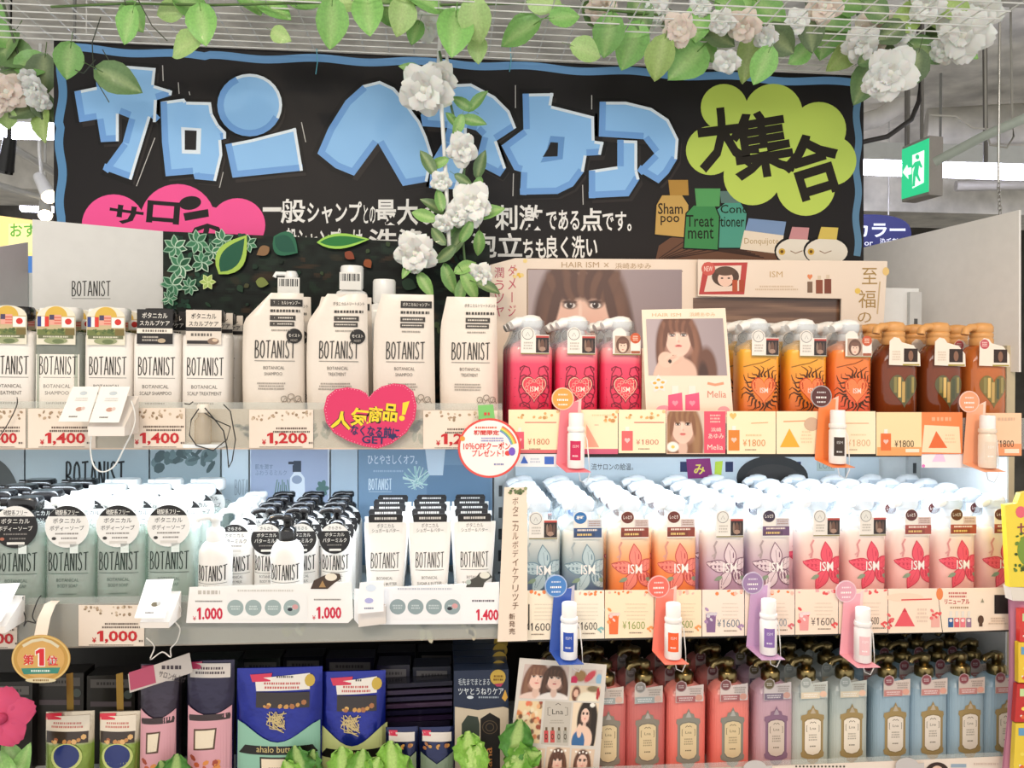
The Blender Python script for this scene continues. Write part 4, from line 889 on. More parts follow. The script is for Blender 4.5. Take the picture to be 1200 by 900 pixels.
# ---- top right
zr = ZR1 + TH
gp = [(0, 'CE1E42'), (.5, 'E03056'), (.85, 'E6486A'), (1, 'EBA0A4')]
go = [(0, 'B4562A'), (.35, 'E0702A'), (.7, 'F0962E'), (1, 'F4B63C')]; go2 = [(0, 'D8383A'), (.4, 'EE6236'), (.8, 'F2803A'), (1, 'F28A40')]
tp1 = tpl_ism(gp, 'swirl', '7A1C34', '8A2436', 'photo'); tp2 = tpl_ism(gp, 'swirl', '7A1C34', '8A2436', 'face'); to1 = tpl_ism(go, 'sun', '4A2A10', '', 'photo'); to2 = tpl_ism(go2, 'sun', '4A2A10', '', 'face')
for nm, us, tl, gq in (('pink heart', (621, 674, 726), (tp1, tp1, tp2), 'pink heart pump bottles'), ('orange sun heart', (885, 940, 992), (to1, to1, to2), 'orange heart pump bottles')):
    for i, u in enumerate(us):
        for k in range(3):
            pos = ('left', 'middle', 'right')[i]
            lab = '%s pump bottle of the three %s ones in front' % (pos, nm) if k == 0 else '%s bottle back behind the %s %s pump bottle, top right shelf' % (ORD[k], pos, nm)
            spawn(tl[i], 'pump_bottle', lab, 'bottle', (xs(u, ROW0), ROW0 + PIT * k, zr), 0, gq)
ta1 = tpl_amber('8A421E', False); ta2 = tpl_amber('D87A38', True)
for i, u in enumerate((1046, 1098, 1149)):
    for k in range(2):
        pos = ('leftmost dark amber', 'second dark amber', 'light amber')[i]
        spawn(ta2 if i == 2 else ta1, 'pump_bottle', '%s bottle with wood-coloured pump, %s' % (pos, 'front of the top right shelf' if k == 0 else 'second in its line'), 'bottle', (xs(u, ROW0), ROW0 + PIT * k, zr), 0, 'amber pump bottles')
# ---- middle left
zm = ZL2 + TH
sB = tpl_soap('1B1A1C', True); sW = tpl_soap('F6F6F4', False)
for i, (u, tp) in enumerate(((-27, sB), (31, sB), (90, sW), (148, sW), (206, sW))):
    for k in range(4):
        pos = ('black-tagged body soap bottle cut by the left edge', 'black-tagged clear body soap bottle', 'clear body soap bottle right of the black-tagged one', 'clear body soap bottle behind the middle price card', 'clear body soap bottle nearest the slim white milk bottles')[i]
        spawn(tp, 'soap_bottle', pos + (', front row' if k == 0 else ', %s in its line' % ORD[k]), 'bottle', (xs(u, ROW0), ROW0 + PIT * k, zm), 0, 'clear body soap bottles')
mW, mWt, mB, mBt = tpl_milk('F4F4F2', None), tpl_milk('F4F4F2', 'light'), tpl_milk('1B1A1C', None), tpl_milk('1B1A1C', 'dark')
for u, tp, lab in ((254, mW, 'slim white body milk bottle with white pump, standing in front as tester'), (338, mB, 'slim white body milk bottle with black pump, standing in front as tester')): spawn(tp, 'milk_bottle', lab, 'bottle', (xs(u, 1.488), 1.488, zm), 0, 'slim milk bottles')
for i, (u, tp) in enumerate(((281, mWt), (318, mBt), (357, mBt), (396, mBt))):
    for k in range(4):
        pos = ('white-pump milk bottle with pale round tag', 'black-pump milk bottle with round tag left of the tester', 'black-pump milk bottle with round tag right of the tester', 'black-pump milk bottle with round tag nearest the tubes')[i]
        spawn(tp, 'milk_bottle', pos + (', front of its line' if k == 0 else ', %s in its line' % ORD[k]), 'bottle', (xs(u, 1.556), 1.556 + .066 * k, zm), 0, 'slim milk bottles')
tt = zscale(tpl_tube(), 1.14)
for i, u in enumerate((453, 505, 557)):
    for k in range(5):
        pos = ('left', 'middle', 'right')[i]; Y = 1.510 + .056 * k
        spawn(tt, 'scrub_tube', '%s stack of white scrub tubes, %s tube from the front' % (pos, ('first', 'second', 'third', 'fourth', 'fifth')[k]), 'tube', (xs(u, 1.51) - (.004 * (k % 2)), Y, zm), 0, 'white scrub tubes')
# ---- middle right: flower bottles, five deep
zq = ZR2 + TH
fl = {'blue': ([(0, '2F4676'), (.35, '4A6286'), (.7, '9FB0B4'), (1, 'E6E4DA')], 'B9CDD2', '6E8C9C'), 'orange': ([(0, 'F0763C'), (.5, 'F48A48'), (.8, 'F6B27A'), (1, 'F4E2C8')], 'F08E80', 'C8504E'),
      'purple': ([(0, 'B488A8'), (.5, 'C2A0B6'), (.8, 'D8C4C8'), (1, 'EFE6DC')], 'E6D4D8', '7E5A6E'), 'pink': ([(0, 'F2B0AE'), (.5, 'F4BEB6'), (.8, 'F4D2C6'), (1, 'F6EADF')], 'EE5C70', 'D23C54')}
tf = {}
for c, (g_, mc, ln) in fl.items():
    tf[c] = [tpl_ism(g_, 'flower', mc, ln, 'photo', 'F7F8FA'), tpl_ism(g_, 'flower', mc, ln, {'blue': ('2B6FB0', '33507E'), 'orange': ('6A2A1C', '8A3A2A'), 'purple': ('3A2A40', '6A4A70'), 'pink': ('5A2420', 'A8483E')}[c], 'F7F8FA')]
cols = [(632, 'blue', 0, 'left blue'), (683, 'blue', 1, 'right blue'), (737, 'orange', 1, 'left orange'), (790, 'orange', 1, 'right orange'), (846, 'purple', 0, 'left purple'), (899, 'purple', 1, 'right purple'),
        (957, 'pink', 0, 'first pink'), (1010, 'pink', 0, 'second pink'), (1062, 'pink', 1, 'third pink'), (1114, 'pink', 1, 'fourth pink'), (1164, 'pink', 1, 'fifth pink')]
for u, c, v_, nm in cols:
    for k in range(5):
        lab = '%s flower-print pump bottle in the front row, middle right shelf' % nm if k == 0 else '%s bottle back in the %s flower-print line, middle right shelf' % (ORD[k], nm)
        spawn(tf[c][v_], 'pump_bottle', lab, 'bottle', (xs(u, ROW0), ROW0 + .073 * k, zq), 0, 'flower-print pump bottles')
# ---- bottom right: ornate bottles
zo = ZR3 + TH
gold, grey, mauve = 'A38C5C', '7E8478', '8A6A84'
od = {'rose': tpl_ornate('C25A58', 'D88A86', '8A8478', 'DCC9A0', ('8A8480', 'CFC4BC', '9FA8A8')), 'coral': tpl_ornate('EE7466', 'E89690', '8A8A80', 'DCC9A0', ('7A4A4E', 'D9CCC8', 'A8686A')), 'lilac': tpl_ornate('D2AAB0', 'B69AB4', mauve, 'D6C8BA', ('6A6048', 'CDC6C8', '7A6E84')),
      'pale': tpl_ornate('C4CCC2', 'B2BCBE', gold, 'F0E6D6', ('A0A8A4', 'C6CCC6', 'E6D8BE')), 'blue': tpl_ornate('A4BCCB', '90AEC2', gold, 'E9DFD2', ('8C4A52', 'D6C8C0', 'C88A86'))}
oc = [(668, 'rose', 'rose ornate bottle hidden behind the collage card'), (714, 'rose', 'rose ornate-label bottle half behind the collage card'), (759, 'rose', 'dark rose ornate-label bottle right of the collage card'), (806, 'coral', 'left coral ornate-label bottle'), (857, 'coral', 'right coral ornate-label bottle'), (907, 'lilac', 'lilac ornate-label bottle'), (949, 'pale', 'left pale grey ornate-label bottle'), (994, 'pale', 'right pale grey ornate-label bottle'),
      (1044, 'blue', 'first light blue ornate-label bottle'), (1087, 'blue', 'second light blue ornate-label bottle'), (1130, 'blue', 'third light blue ornate-label bottle'), (1172, 'blue', 'fourth light blue ornate-label bottle')]
for u, c, nm in oc:
    for k in range(3):
        spawn(od[c], 'ornate_bottle', nm + (', front of the bottom shelf' if k == 0 else ', %s in its line' % ORD[k]), 'bottle', (xs(u - 2, ROW0), ROW0 + .075 * k, zo), 0, 'ornate-label bottles on the bottom shelf')
# ================================================================== printed boards, posters and cards
def face(cv, cx, cy, s, ar, hair='5E4034', hair2='8A6450', skin='EFCDBB', body=None, tilt=0.0, fringe=True):
    """a printed head: cx, cy at the eyes, s = half face width (fraction of the picture width), ar = height / width"""
    k = 1.0 / ar
    E = lambda x, y, rx, ry, c, soft=.2, rot=0.0, op=1.0: cv.ell(cx + x * s, cy + y * s * k, rx * s, ry * s * k, c, soft, rot, op)
    E(0, .9, 1.75, 2.9, hair, .12); E(-.9, 1.8, .9, 2.2, hair, .2); E(.95, 1.8, .95, 2.4, hair, .2); E(1.25, 1.2, .35, 2.0, hair2, .8, 0, .6); E(-1.2, 1.3, .3, 1.8, hair2, .8, 0, .5)
    if body: E(0, 3.9, 2.4, 1.7, body, .12)
    E(0, 2.2, .42, .8, mixc(skin, '9A6A58', .25), .3); E(0, .35, 1.0, 1.45, skin, .08); E(.45, .9, .5, .7, mixc(skin, 'F08C80', .25), 1.2, 0, .6); E(-.5, .9, .45, .7, mixc(skin, 'F08C80', .25), 1.2, 0, .6)
    for sg in (-1, 1):
        E(sg * .45, -.28, .30, .055, '7A5848', .6, sg * .1); E(sg * .45, .02, .25, .15, '5A4038', .5); E(sg * .45, .04, .19, .10, 'F4EEEA', .3); E(sg * .45, .03, .115, .12, '33231E', .25); E(sg * .41, -.02, .03, .03, 'FFFFFF', .4); E(sg * .45, -.08, .25, .05, '2E1E1A', .5)
    E(.02, .55, .10, .10, 'D89E8C', .9, 0, .7); E(-.08, .3, .06, .35, 'F9E2D4', 1.0, 0, .6); E(0, .93, .27, .10, 'C9605E', .4); E(0, .9, .25, .02, '8E3A3C', .5); E(0, 1.0, .17, .05, 'E58A86', .6)
    if fringe:
        for i in range(9):
            x = -.95 + i * .24; E(x, -.72 + .16 * abs(i - 4) * .2, .2, .52 + .05 * ((i * 7) % 3), hair if i % 2 else mixc(hair, hair2, .45), .35, (i - 4) * .06)
        E(-.98, .1, .18, 1.1, hair, .4, .12); E(1.0, .1, .18, 1.1, hair, .4, -.12)
    return cv
def quad_slab(pl, quad, thick, col): return MB().slab([pl.at(*p) for p in quad], -pl.n * thick, col)
# ---- grey board with the range name
q0, mb = board('b', '', '', ((38, 257, 497), (191, 271, 494)), 1.62, 1.755, 'DCDCDA', .008)
t = thing('header_board', 'light grey header board with thin black lettering at the top left', 'board', q0.at(110, 488)); part('board', mb, t, 'pale_panel')
P = Pr(flatfn(q0)); P.logo(84, 347, 129.5, 329.5, '2B2926', sw=.07, under='6A6864'); part('lettering', P.m, t)
q0, mb = board('b', '', '', ((-40, 296, 496), (33, 284, 492)), 1.62, 1.78, 'C6C8C8', .008)
solid('header_board', mb, 'pale_panel', 'plain grey side board cut by the left edge of the picture', 'board')
# ---- foliage photo board
FB = Pl(1.815)
t = thing('foliage_board', 'dark foliage photo board behind the refill pouches', 'board', FB.at(380, 500)); part('board', quad_slab(FB, [(191, 271), (574, 287), (574, 493), (188, 492)], .008, '1A2320'), t, 'photo_print')
cv = Canvas(150, 75, '121A16'); cv.noise(.8, 40, 3)
for i in range(260):
    r = np.random.RandomState(i); cv.ell(r.rand(), r.rand(), .006 + .02 * r.rand(), .010 + .03 * r.rand(), ['16261C', '1C2E22', '0C100E', '2E2C20', '203026', '3A2C1E'][r.randint(6)], .6, r.rand() * 3, .8)
ph = part('foliage_photo', put_px(cv, FB, 0, 0, 0, 0, .0005, quad=[(192, 272), (573, 288), (573, 470), (190, 470)]), t, 'photo_print')
P = Pr(flatfn(FB), base=.0009); r = random.Random(11)
def pleaf(cx, cy, L, wd, a, c, edge=None):
    if edge: P.poly(petal_pts(cx, cy, a, L, wd), edge)
    P.poly(petal_pts(cx + math.cos(a) * L * .06, cy + math.sin(a) * L * .06, a, L * .86, wd * (.66 if edge else 1)), c)
for i_ in range(46):
    cx, cy = r.uniform(196, 300), r.uniform(278, 360)
    if cx - 190 + (cy - 275) * .8 > 100: continue
    for k in range(5): pleaf(cx, cy, r.uniform(6, 11), 2.6, k * 1.257 + r.random(), r.choice(['1E4232', '28543E', '183428']), None)
for i_ in range(60): pleaf(r.uniform(196, 570), r.uniform(285, 460), r.uniform(5, 14), r.uniform(1.5, 4), r.uniform(0, 6.28), r.choice(['1C3226', '26402E', '3A4A30', '2A2A1C', '4A4A30', '16241C']), None)
for cx, cy, s_ in ((206, 290, 12), (232, 284, 12), (262, 282, 11), (292, 286, 9), (212, 312, 13), (238, 308, 11), (204, 334, 12), (224, 336, 9), (250, 296, 9), (200, 350, 8), (276, 292, 9)):
    for k in range(7): pleaf(cx, cy, s_ * 1.25, s_ * .36, k * 2 * PI / 7 + r.random() * .5, r.choice(['3F7A58', '2F6648', '26573C']), r.choice(['C6DCC8', 'A4C4AC', '8FB59C']))
for k in range(6): pleaf(245, 331, 10, 3, k * PI / 3, 'A9C46A', 'D9E6A4')
for cx, cy, L, wd, a, c, ed in ((258, 322, 56, 17, -.95, '245A44', 'A6C85A'), (322, 278, 34, 15, .6, '235646', '2F6A50'), (372, 285, 62, 9, -.06, '2F7A3E', '9ED05A'), (300, 330, 18, 6, .2, '7E8A4A', None), (318, 290, 20, 6, 2.6, '8A6A4A', None), (404, 296, 16, 5, .6, '8A4630', None), (428, 304, 14, 5, 1.0, '94502E', None), (470, 330, 22, 7, .4, '2C4434', None)): pleaf(cx, cy, L, wd, a, c, ed)
part('foliage_leaves', P.m, t, 'photo_print')
# ---- portrait header behind the pump bottles
HB = Pl(1.825)
hb = thing('header_board', 'long cream header board with a printed portrait behind the pink and orange bottles', 'board', HB.at(800, 512)); part('board', quad_slab(HB, [(572, 311), (604, 302.5), (1040, 306), (1033, 420), (1033, 495), (570, 494)], .006, 'EBDCCB'), hb, 'card_gloss')
cv = Canvas(180, 92, 'A89A9C').grad('B2A4A6', '94868A', False); face(cv, .35, .44, .185, 92 / 180., hair='5C4238', hair2='86624E', skin='E9C6B4')
part('portrait_photo', put_px(cv, HB, 619, 316, 799, 408), hb, 'card_gloss')
P = Pr(flatfn(HB)); P.line([(618, 316), (618, 408)], 1.2, '8A7462'); P.line([(618, 315.5), (800, 318)], 1.2, '8A7462'); P.text('HAIR ISM', 658, 313.5, 702, 307, 'B39A78'); P.line([(708, 308), (713, 313)], .8, 'B39A78'); P.line([(713, 308), (708, 313)], .8, 'B39A78'); P.text('浜崎あゆみ', 721, 315, 763, 308, 'B39A78')
P.vtext('潤うツヤ', 585, 312, 372, 11, 'C4566A', .0); P.vtext('ダメージ', 600, 309, 372, 9, 'C4566A'); P.dots(600, 305, 616, 325, 8, 2.5, ['E8C048', 'F0D890', 'D89A60'])
part('board_print', P.m, hb)
S2 = Pl(1.812); part('upper_strip', quad_slab(S2, [(818, 304), (1040, 306), (1034, 398), (985, 398), (986, 350), (818, 347)], .004, 'EADCCB'), hb, 'card_gloss')
cv = Canvas(90, 24, '6E5444')
for i in range(40): r = np.random.RandomState(i + 5); cv.ell(r.rand(), r.rand(), .3, .05, ['5A4234', '7E6250', '94765E', '4C382E'][r.randint(4)], .8, -.25 + .5 * r.rand(), .7)
part('hair_photo', put_px(cv, HB, 812, 349, 984, 400, .0012), hb, 'card_gloss')
P = Pr(flatfn(S2)); P.poly([(825, 308), (876, 307.5), (872, 345), (819, 345)], 'B8403E'); P.poly([(832, 312), (869, 311), (866, 341), (825, 342)], 'E6D6C8'); P.ell(850, 324, 16, 12, '4C382E'); P.ell(850, 327, 9, 9, 'EAC8B6'); P.ell(850, 318, 12, 5, '5A4436'); P.ell(846, 326, 1.6, 1, '3A2A26', n=8); P.ell(854, 326, 1.6, 1, '3A2A26', n=8); P.ell(830, 315, 8, 8, 'C8584E'); P.text('NEW', 825, 318, 835, 312, 'F4E0D4'); P.rect(858, 328, 864, 342, 'B4502E'); P.rect(866, 328, 872, 342, 'A84428')
part('inset_picture', P.m, hb); P = Pr(flatfn(S2)); P.text('ISM', 902, 325, 917, 318, 'C4A878'); P.heart(949, 325, 6, 7, 'E08A5A', dy=-1); P.rect(946, 330, 952, 343, '7A6250'); P.rect(956, 328, 964, 344, '8A4A34'); P.rect(966, 327, 974, 344, '7A3E2C'); P.rect(958, 323, 962, 328, 'D8C8B0'); P.rect(968, 322, 972, 327, 'D8C8B0')
part('bottle_drawings', P.m, hb); P = Pr(flatfn(S2)); P.bars(884, 334, 936, 341, 2, 'D2BEA4'); P.text('至', 1010, 333, 1028, 314, 'A88A4E'); P.text('福', 1006, 361, 1026, 340, 'A88A4E'); P.text('の', 1005, 378, 1021, 366, 'A88A4E'); P.ell(1005, 341, 3.5, 3.5, 'E8C860', n=10); P.ell(1038, 318, 4, 5, 'E8C880', n=10); P.line([(1031, 330), (1028, 368)], 1.6, 'C9B28C')
part('strip_print', P.m, hb)
# ---- portrait show card standing before the bottles
MC = Pl(1.483)
t = thing('portrait_card', 'cream show card with a printed portrait between pink and orange bottles', 'card', MC.at(805, 500)); part('card', quad_slab(MC, [(752, 363), (850, 361), (859, 482), (859, 509), (757, 509), (757, 482)], .0015, 'F3E4CF'), t, 'card_gloss')
cv = Canvas(86, 66, 'B0A0A4').grad('B6A8AC', 'A29498', False); face(cv, .40, .28, .165, 66 / 86., hair='6E4A3A', hair2='A07058', body=None); cv.ell(.40, .98, .22, .3, 'E2BBA8', .15); cv.ell(.17, .95, .10, .3, 'E6BEAA', .15, .25); cv.ell(.23, .72, .10, .14, 'EBC4B0', .15); [cv.ell(.27 + .035 * k, .66 + .035 * k, .022, .085, ('EDC9B6', 'E2B8A4')[k % 2], .25, .8) for k in range(4)]; cv.ell(.28, .75, .022, .035, '33241E', .3); cv.ell(.75, .9, .13, .4, '6E4A3A', .3); cv.ell(.7, .98, .06, .22, '4A3026', .5)
part('portrait_photo', put_px(cv, MC, 0, 0, 0, 0, .0006, quad=[(757, 374), (847, 373), (852, 440), (760, 440)]), t, 'card_gloss')
P = Pr(flatfn(MC)); P.text('HAIR ISM', 764, 371, 798, 367, 'D2B48C'); P.text('浜崎あゆみ', 808, 371, 838, 366, 'D2B48C')
for k in range(5): P.poly(petal_pts(772, 450, k * 2 * PI / 5 - .4, 11, 3.6), 'F8E8E4'); P.ell(772 + 5 * math.cos(k * 1.257 - .4), 450 + 5 * math.sin(k * 1.257 - .4), 2.4, 1.6, 'F0B050', n=8)
for x in (791, 811): P.rect(x - 4, 452, x + 4, 462, 'F2EAE0'); P.poly([(x - 8, 463), (x + 8, 460), (x + 9, 482), (x - 8, 482)], 'EC5F86'); P.heart(x, 473, 7, 7, 'F49AAE', dy=-1)
part('bottle_drawings', P.m, t); P = Pr(flatfn(MC)); P.text('Melia', 829, 466, 851, 458, 'D88A76', 0, 0, .0); P.line([(829, 449), (838, 451), (848, 449)], 3, 'E8A080'); P.ell(778, 480, 9, 5, 'F2A0B0'); P.ell(848, 481, 7, 5, 'F0A8B0')
part('card_print', P.m, t)
# ---- posters on the back panel, middle shelves
BP = Pl(1.852)
def poster(label, quad, col, fn=None, material='card_gloss', name='back_poster'):
    t = thing(name, label, 'poster', BP.at((quad[0][0] + quad[1][0]) / 2, quad[2][1])); part('sheet', quad_slab(BP, quad, .002, col), t, material)
    if fn: P = Pr(flatfn(BP)); fn(P); part('print', P.m, t)
    return t
R4 = lambda a, b, c, d: [(a, b), (c, b), (c, d), (a, d)]
def f_a(P): P.logo(77, 576, 146, 541, '1E2426', sw=.07); P.rect(36, 574, 39, 590, '22282A')
poster('grey back sheet with a dark arch at the far left', R4(-40, 506, 28, 662), 'A4B0B6', lambda P: P.ell(-12, 612, 40, 76, '4C5050', n=40))
poster('grey-blue back sheet with tall black lettering behind the body soap', R4(30, 506, 174, 662), 'A9B9C0', f_a)
def f_b(P):
    r = random.Random(3)
    for k in range(30): P.ell(r.uniform(180, 250), 527 + abs(r.gauss(0, 12)), r.uniform(3, 10), r.uniform(2, 6), r.choice(['5A6E70', '6C8284', '4C5E60']), n=8, rot=r.uniform(0, 3)); P.k -= .8
poster('back sheet with a dark leaf photo behind the white pump heads', R4(176, 506, 258, 662), 'A2B2B8', f_b)
poster('narrow pale back sheet with partial lettering', R4(260, 506, 291, 662), 'D0DEE8', lambda P: P.logo(275, 580, 291, 562, 'A4B4C0', 'BOTA', .06))
def f_d(P):
    P.rect(294, 508, 384, 600, 'A9B6D2'); P.text('肌を潤す', 299, 550, 320, 544, '6A7A98'); P.text('ふわうるミルク', 299, 557, 336, 551, '7A8AA8'); P.poly([(339, 600), (340, 560), (345, 553), (352, 553), (357, 560), (358, 600)], 'E6EEF8'); P.rect(343, 545, 349, 553, '2A3040'); P.rect(338, 541, 345, 544, '2A3040'); P.ell(348, 562, 6, 5, '9AA8C0'); P.rect(344, 540, 353, 553, '3A4454')
    for k in range(7): P.line([(322 + k * 3, 580), (325 + k * 2, 562 + (k % 3) * 3)], 1.2, '6A8A80')
    for k in range(6): P.ell(378 + 3 * math.cos(k), 572 + 5 * math.sin(k), 5, 3, '5A7C78', n=8, rot=k)
poster('lavender back sheet with a printed pump bottle', R4(293, 506, 386, 662), 'D4DEEC', f_d)
poster('plain pale blue back sheet between the two bottle photos', R4(388, 506, 419, 662), 'B9CCDC')
def f_f(P):
    P.rect(421, 508, 575, 640, '7E9CB8'); P.rect(500, 545, 575, 640, '6E8EAC'); P.text('ひとやさしくオフ。', 431, 544, 489, 533, 'E6F0F8', .005); P.bars(432, 550, 478, 554, 1, 'A9C0D4'); P.logo(432, 574, 459, 561, 'DCEAF4', sw=.08, under='DCEAF4')
    P.poly([(498, 524), (522, 524), (519, 557), (502, 557)], 'D2E2F0'); r = random.Random(2)
    for k in range(34):
        a = r.uniform(0, 6.28); P.line([(488 + r.uniform(-8, 8), 566), (488 + 16 * math.cos(a), 560 + 14 * math.sin(a))], .9, r.choice(['BFE0DC', '9AC6C4', 'D6ECE6'])); P.k -= .9
poster('steel blue back sheet with white handwriting and a printed cup', R4(420, 506, 577, 662), '7E9CB8', f_f)
def f_g(P):
    P.text('流サロンの給温。', 693, 551, 742, 543, '2E3438', .0)
    for k in range(6): P.poly(R4(797 + k * 26.5, 541, 806 + k * 26.5, 553), '23305A')
    P.ell(905, 560, 42, 26, '2A2A2A', n=36); P.ell(905, 562, 33, 18, '3A3634', n=32); P.poly([(804, 538), (832, 537), (835, 560), (806, 561)], '8E2470'); P.text('み', 813, 556, 826, 544, 'F0DC60', .02); P.poly([(838, 541), (847, 540), (845, 558), (837, 559)], 'C4DC40')
    P.rect(957, 540, 978, 552, 'B9C4BE'); P.text('LOR', 960, 549, 975, 543, '7A8A84'); P.rect(990, 530, 992, 600, 'A4B0B2')
poster('pale blue back sheet with navy squares and a black dome behind the flower bottles', R4(604, 509, 1030, 640), 'CFDBE2', f_g)
t = thing('shelf_talker', 'tall narrow cream card with vertical lettering between the two bays', 'card', W(600, 752, 1.43)); TC = Pl(1.432)
part('card', quad_slab(TC, [(591, 571), (618, 571), (618, 751), (583, 752)], .001, 'F1E0CE'), t)
P = Pr(flatfn(TC)); P.vtext('ボタニカルボディケアリッチ', 604, 582, 715, 7, '7A5E48'); P.vtext('新発売', 600, 718, 744, 7, '7A5E48', .01); P.dots(593, 572, 617, 578, 16, 2.2, ['6A7A50', '9AA070', '4A5A3C']); part('card_print', P.m, t)
# ---- price cards
CP = Pl(1.4465)
def card(label, quad, col, fn, pl=CP, name='price_card', cat='price card', grp='shelf price cards', material='paper'):
    t = thing(name, label, cat, pl.at((quad[0][0] + quad[1][0]) / 2, max(q[1] for q in quad)), 0, grp); part('card', quad_slab(pl, quad, .0007, col), t, material)
    P = Pr(flatfn(pl)); fn(P); part('card_print', P.m, t)
def kraft(u0, v0, u1, v1, price, px):
    def f(P):
        P.dots(u0 + 3, v0 + 2, u1 - 3, v0 + 12, 26, 2.0, ['BFA68A', 'A98E72', 'D2BCA2', '9A8468'], seed=int(u0) + 50); a, b = px
        P.bars(a + 4, v0 + 20, b + 6, v0 + 28, 2, '6A5A50', seed=int(u1)); P.one(a, v1 - 5.5, a + (b - a) * .155, v1 - 18, 'C8242A'); P.text(price[1:], a + (b - a) * .19, v1 - 3.2, b, v1 - 18, 'C8242A', .025); P.text('¥', a - 6, v1 - 4, a - 1, v1 - 10, 'C8242A', .02); P.bars(b + 1, v1 - 8, b + 8, v1 - 4, 1, '6A5A50'); P.bars(u0 + 4, v1 - 2.2, u1 - 4, v1 - .4, 1, '7A6A60')
    return R4(u0, v0, u1, v1), f
for lab, a, pr, px in (('cut off at the left picture edge', (-45, 479, 30, 525), '1,400', (-20, 20)), ('under the tester box on the top left shelf', (33, 479, 112, 525), '1,400', (53, 100)), ('below the bottle with the black tag', (157, 478, 217, 525), '1,400', (164, 210)), ('below the first refill pouch', (292, 480, 367, 525), '1,200', (313, 360)), ('left of the round coupon tag', (496, 481, 583, 526), '1,200', (517, 566)), ('of the body soap, beside the medal tag', (92, 709, 169, 757), '1,000', (114, 161)), ('shaded at the lower left edge', (-45, 712, 20, 760), '1,000', (-30, 16))):
    q, f = kraft(*a, pr, px); card('kraft price card with red figures %s' % lab, q, 'F2E2D2', f)
FC = Pl(1.438)
def f1(P):
    P.one(231, 726, 235.5, 712, 'D42A48'); P.text('.000', 237, 726, 261, 712, 'D42A48', .03); P.text('¥', 226, 727, 230, 722, 'D42A48'); P.one(371, 725, 375.5, 711, 'D42A48'); P.text('.000', 377, 725, 400, 711, 'D42A48', .03); P.text('¥', 366, 726, 370, 721, 'D42A48'); P.bars(228, 690, 262, 698, 1, 'C9C2BA'); P.bars(224, 703, 266, 706, 1, '8A8480'); P.bars(268, 690, 355, 694, 1, 'DAD6D0'); P.bars(363, 701, 405, 704, 1, '8A8480'); P.rect(266, 695, 360, 726, 'F8F6F4')
    for k, x in enumerate((276, 297, 320, 342)): P.ell(x, 712, 9.6, 9.4, '9FB0B0'); P.bars(x - 6, 709, x + 6, 715, 2, 'D2DCDA', seed=k)
    P.ell(340, 714, 3, 2, '2A2A34'); P.ell(346, 711, 3.5, 3, 'D8A0A0')
    P.poly([(364, 690), (368, 680), (378, 675), (388, 671), (398, 672), (400, 678), (392, 683), (384, 690)], '4A3A30'); P.ell(388, 676, 7, 4.5, 'EFE4D2'); P.poly([(374, 688), (378, 680), (382, 688)], 'B08A5A')
card('wide white price card with four grey circles and two red prices', [(222, 688), (412, 682), (414, 724), (408, 730), (218, 730)], 'FBF8F5', f1, FC)
def f2(P):
    P.one(558, 727, 562, 714, 'D42A48'); P.text('.400', 563.5, 727, 584, 714, 'D42A48', .03); P.bars(549, 702, 584, 706, 1, '6A6470'); P.rect(460, 696, 540, 726, 'F6F6F8'); P.bars(456, 688, 540, 692, 1, 'C9CCD6')
    for k, x in enumerate((466, 487, 508.5, 530)): P.ell(x, 711, 9.4, 9, '93A4A8'); P.bars(x - 6, 708, x + 6, 714, 2, 'C9D4D6', seed=k)
    P.ell(527, 713, 3, 2, '2A2A34'); P.ell(533, 710, 3.5, 3, 'D8A0A0'); P.poly([(546, 688), (549, 680), (558, 676), (562, 671), (572, 670), (577, 676), (568, 682), (566, 688)], '4A4A44'); P.ell(568, 674, 6, 4, 'E6E4D8'); P.ell(549, 682, 3, 3, 'BCC8C0')
card('white price card with grey circles under the scrub tubes', [(415, 690), (585, 682), (585, 731), (420, 732), (415, 726)], 'F8F8FA', f2, FC)
# right top cards
def serif(P, st, a, b, c, d, col):
    w = (c - a) / len(st)
    for i, ch in enumerate(st):
        if ch == '1': P.one(a + w * (i + .3), b, a + w * (i + .66), d, col); continue
        P.text(ch, a + w * (i + (.36 if ch == '1' else .08)), b, a + w * (i + (.68 if ch == '1' else .95)), d, col, -.006)
def mini(P, x, y0, y1, c, w=5): P.rect(x - w * .35, y0 - 5, x + w * .35, y0, 'F4EEE6'); P.poly([(x - w, y0), (x + w, y0), (x + w, y1), (x - w, y1)], c); P.heart(x, (y0 + y1) / 2, w, w, mixc(c, 'FFFFFF', .45), dy=-1)
def rc1(P): P.rect(598, 527, 657, 531, 'D86A70'); P.line([(615, 495), (652, 495)], 1, 'D0605A'); P.dots(599, 482, 656, 490, 12, 2, ['E0B070', 'E8C890', 'C89A60']); mini(P, 609, 506, 526, 'E86078'); serif(P, '¥1800', 618, 521, 644, 514, 'C87A5C'); P.bars(618, 525, 636, 527, 1, '8A6A54')
card('cream price card with pink base at the left of the top right shelf', R4(596, 480, 657, 531), 'FBEBC4', rc1)
def rc2(P): P.poly([(687, 497), (702, 524), (687, 524)], 'F4A890'); P.dots(706, 482, 724, 494, 12, 2.2, ['E0A060', 'E8C890', 'C8905A']); P.bars(696, 497, 702, 499, 1, 'E8A08A'); P.rect(658, 526, 724, 532, 'D0607E'); P.bars(690, 485, 720, 488, 1, 'E6D2A8')
card('cream price card with pale pink triangle behind the pink tester', R4(658, 480, 724, 532), 'FBE9C6', rc2)
def rc3(P): mini(P, 735, 505, 528, 'EE6A6C', 6.5); serif(P, '¥1800', 745, 521, 772, 515, 'C87A6A'); P.line([(743, 495), (778, 495)], 1, 'D0605A'); P.bars(746, 525, 763, 527, 1, '8A6A54'); P.dots(726, 482, 780, 490, 12, 2, ['E0B070', 'E8C890', 'C89A60'])
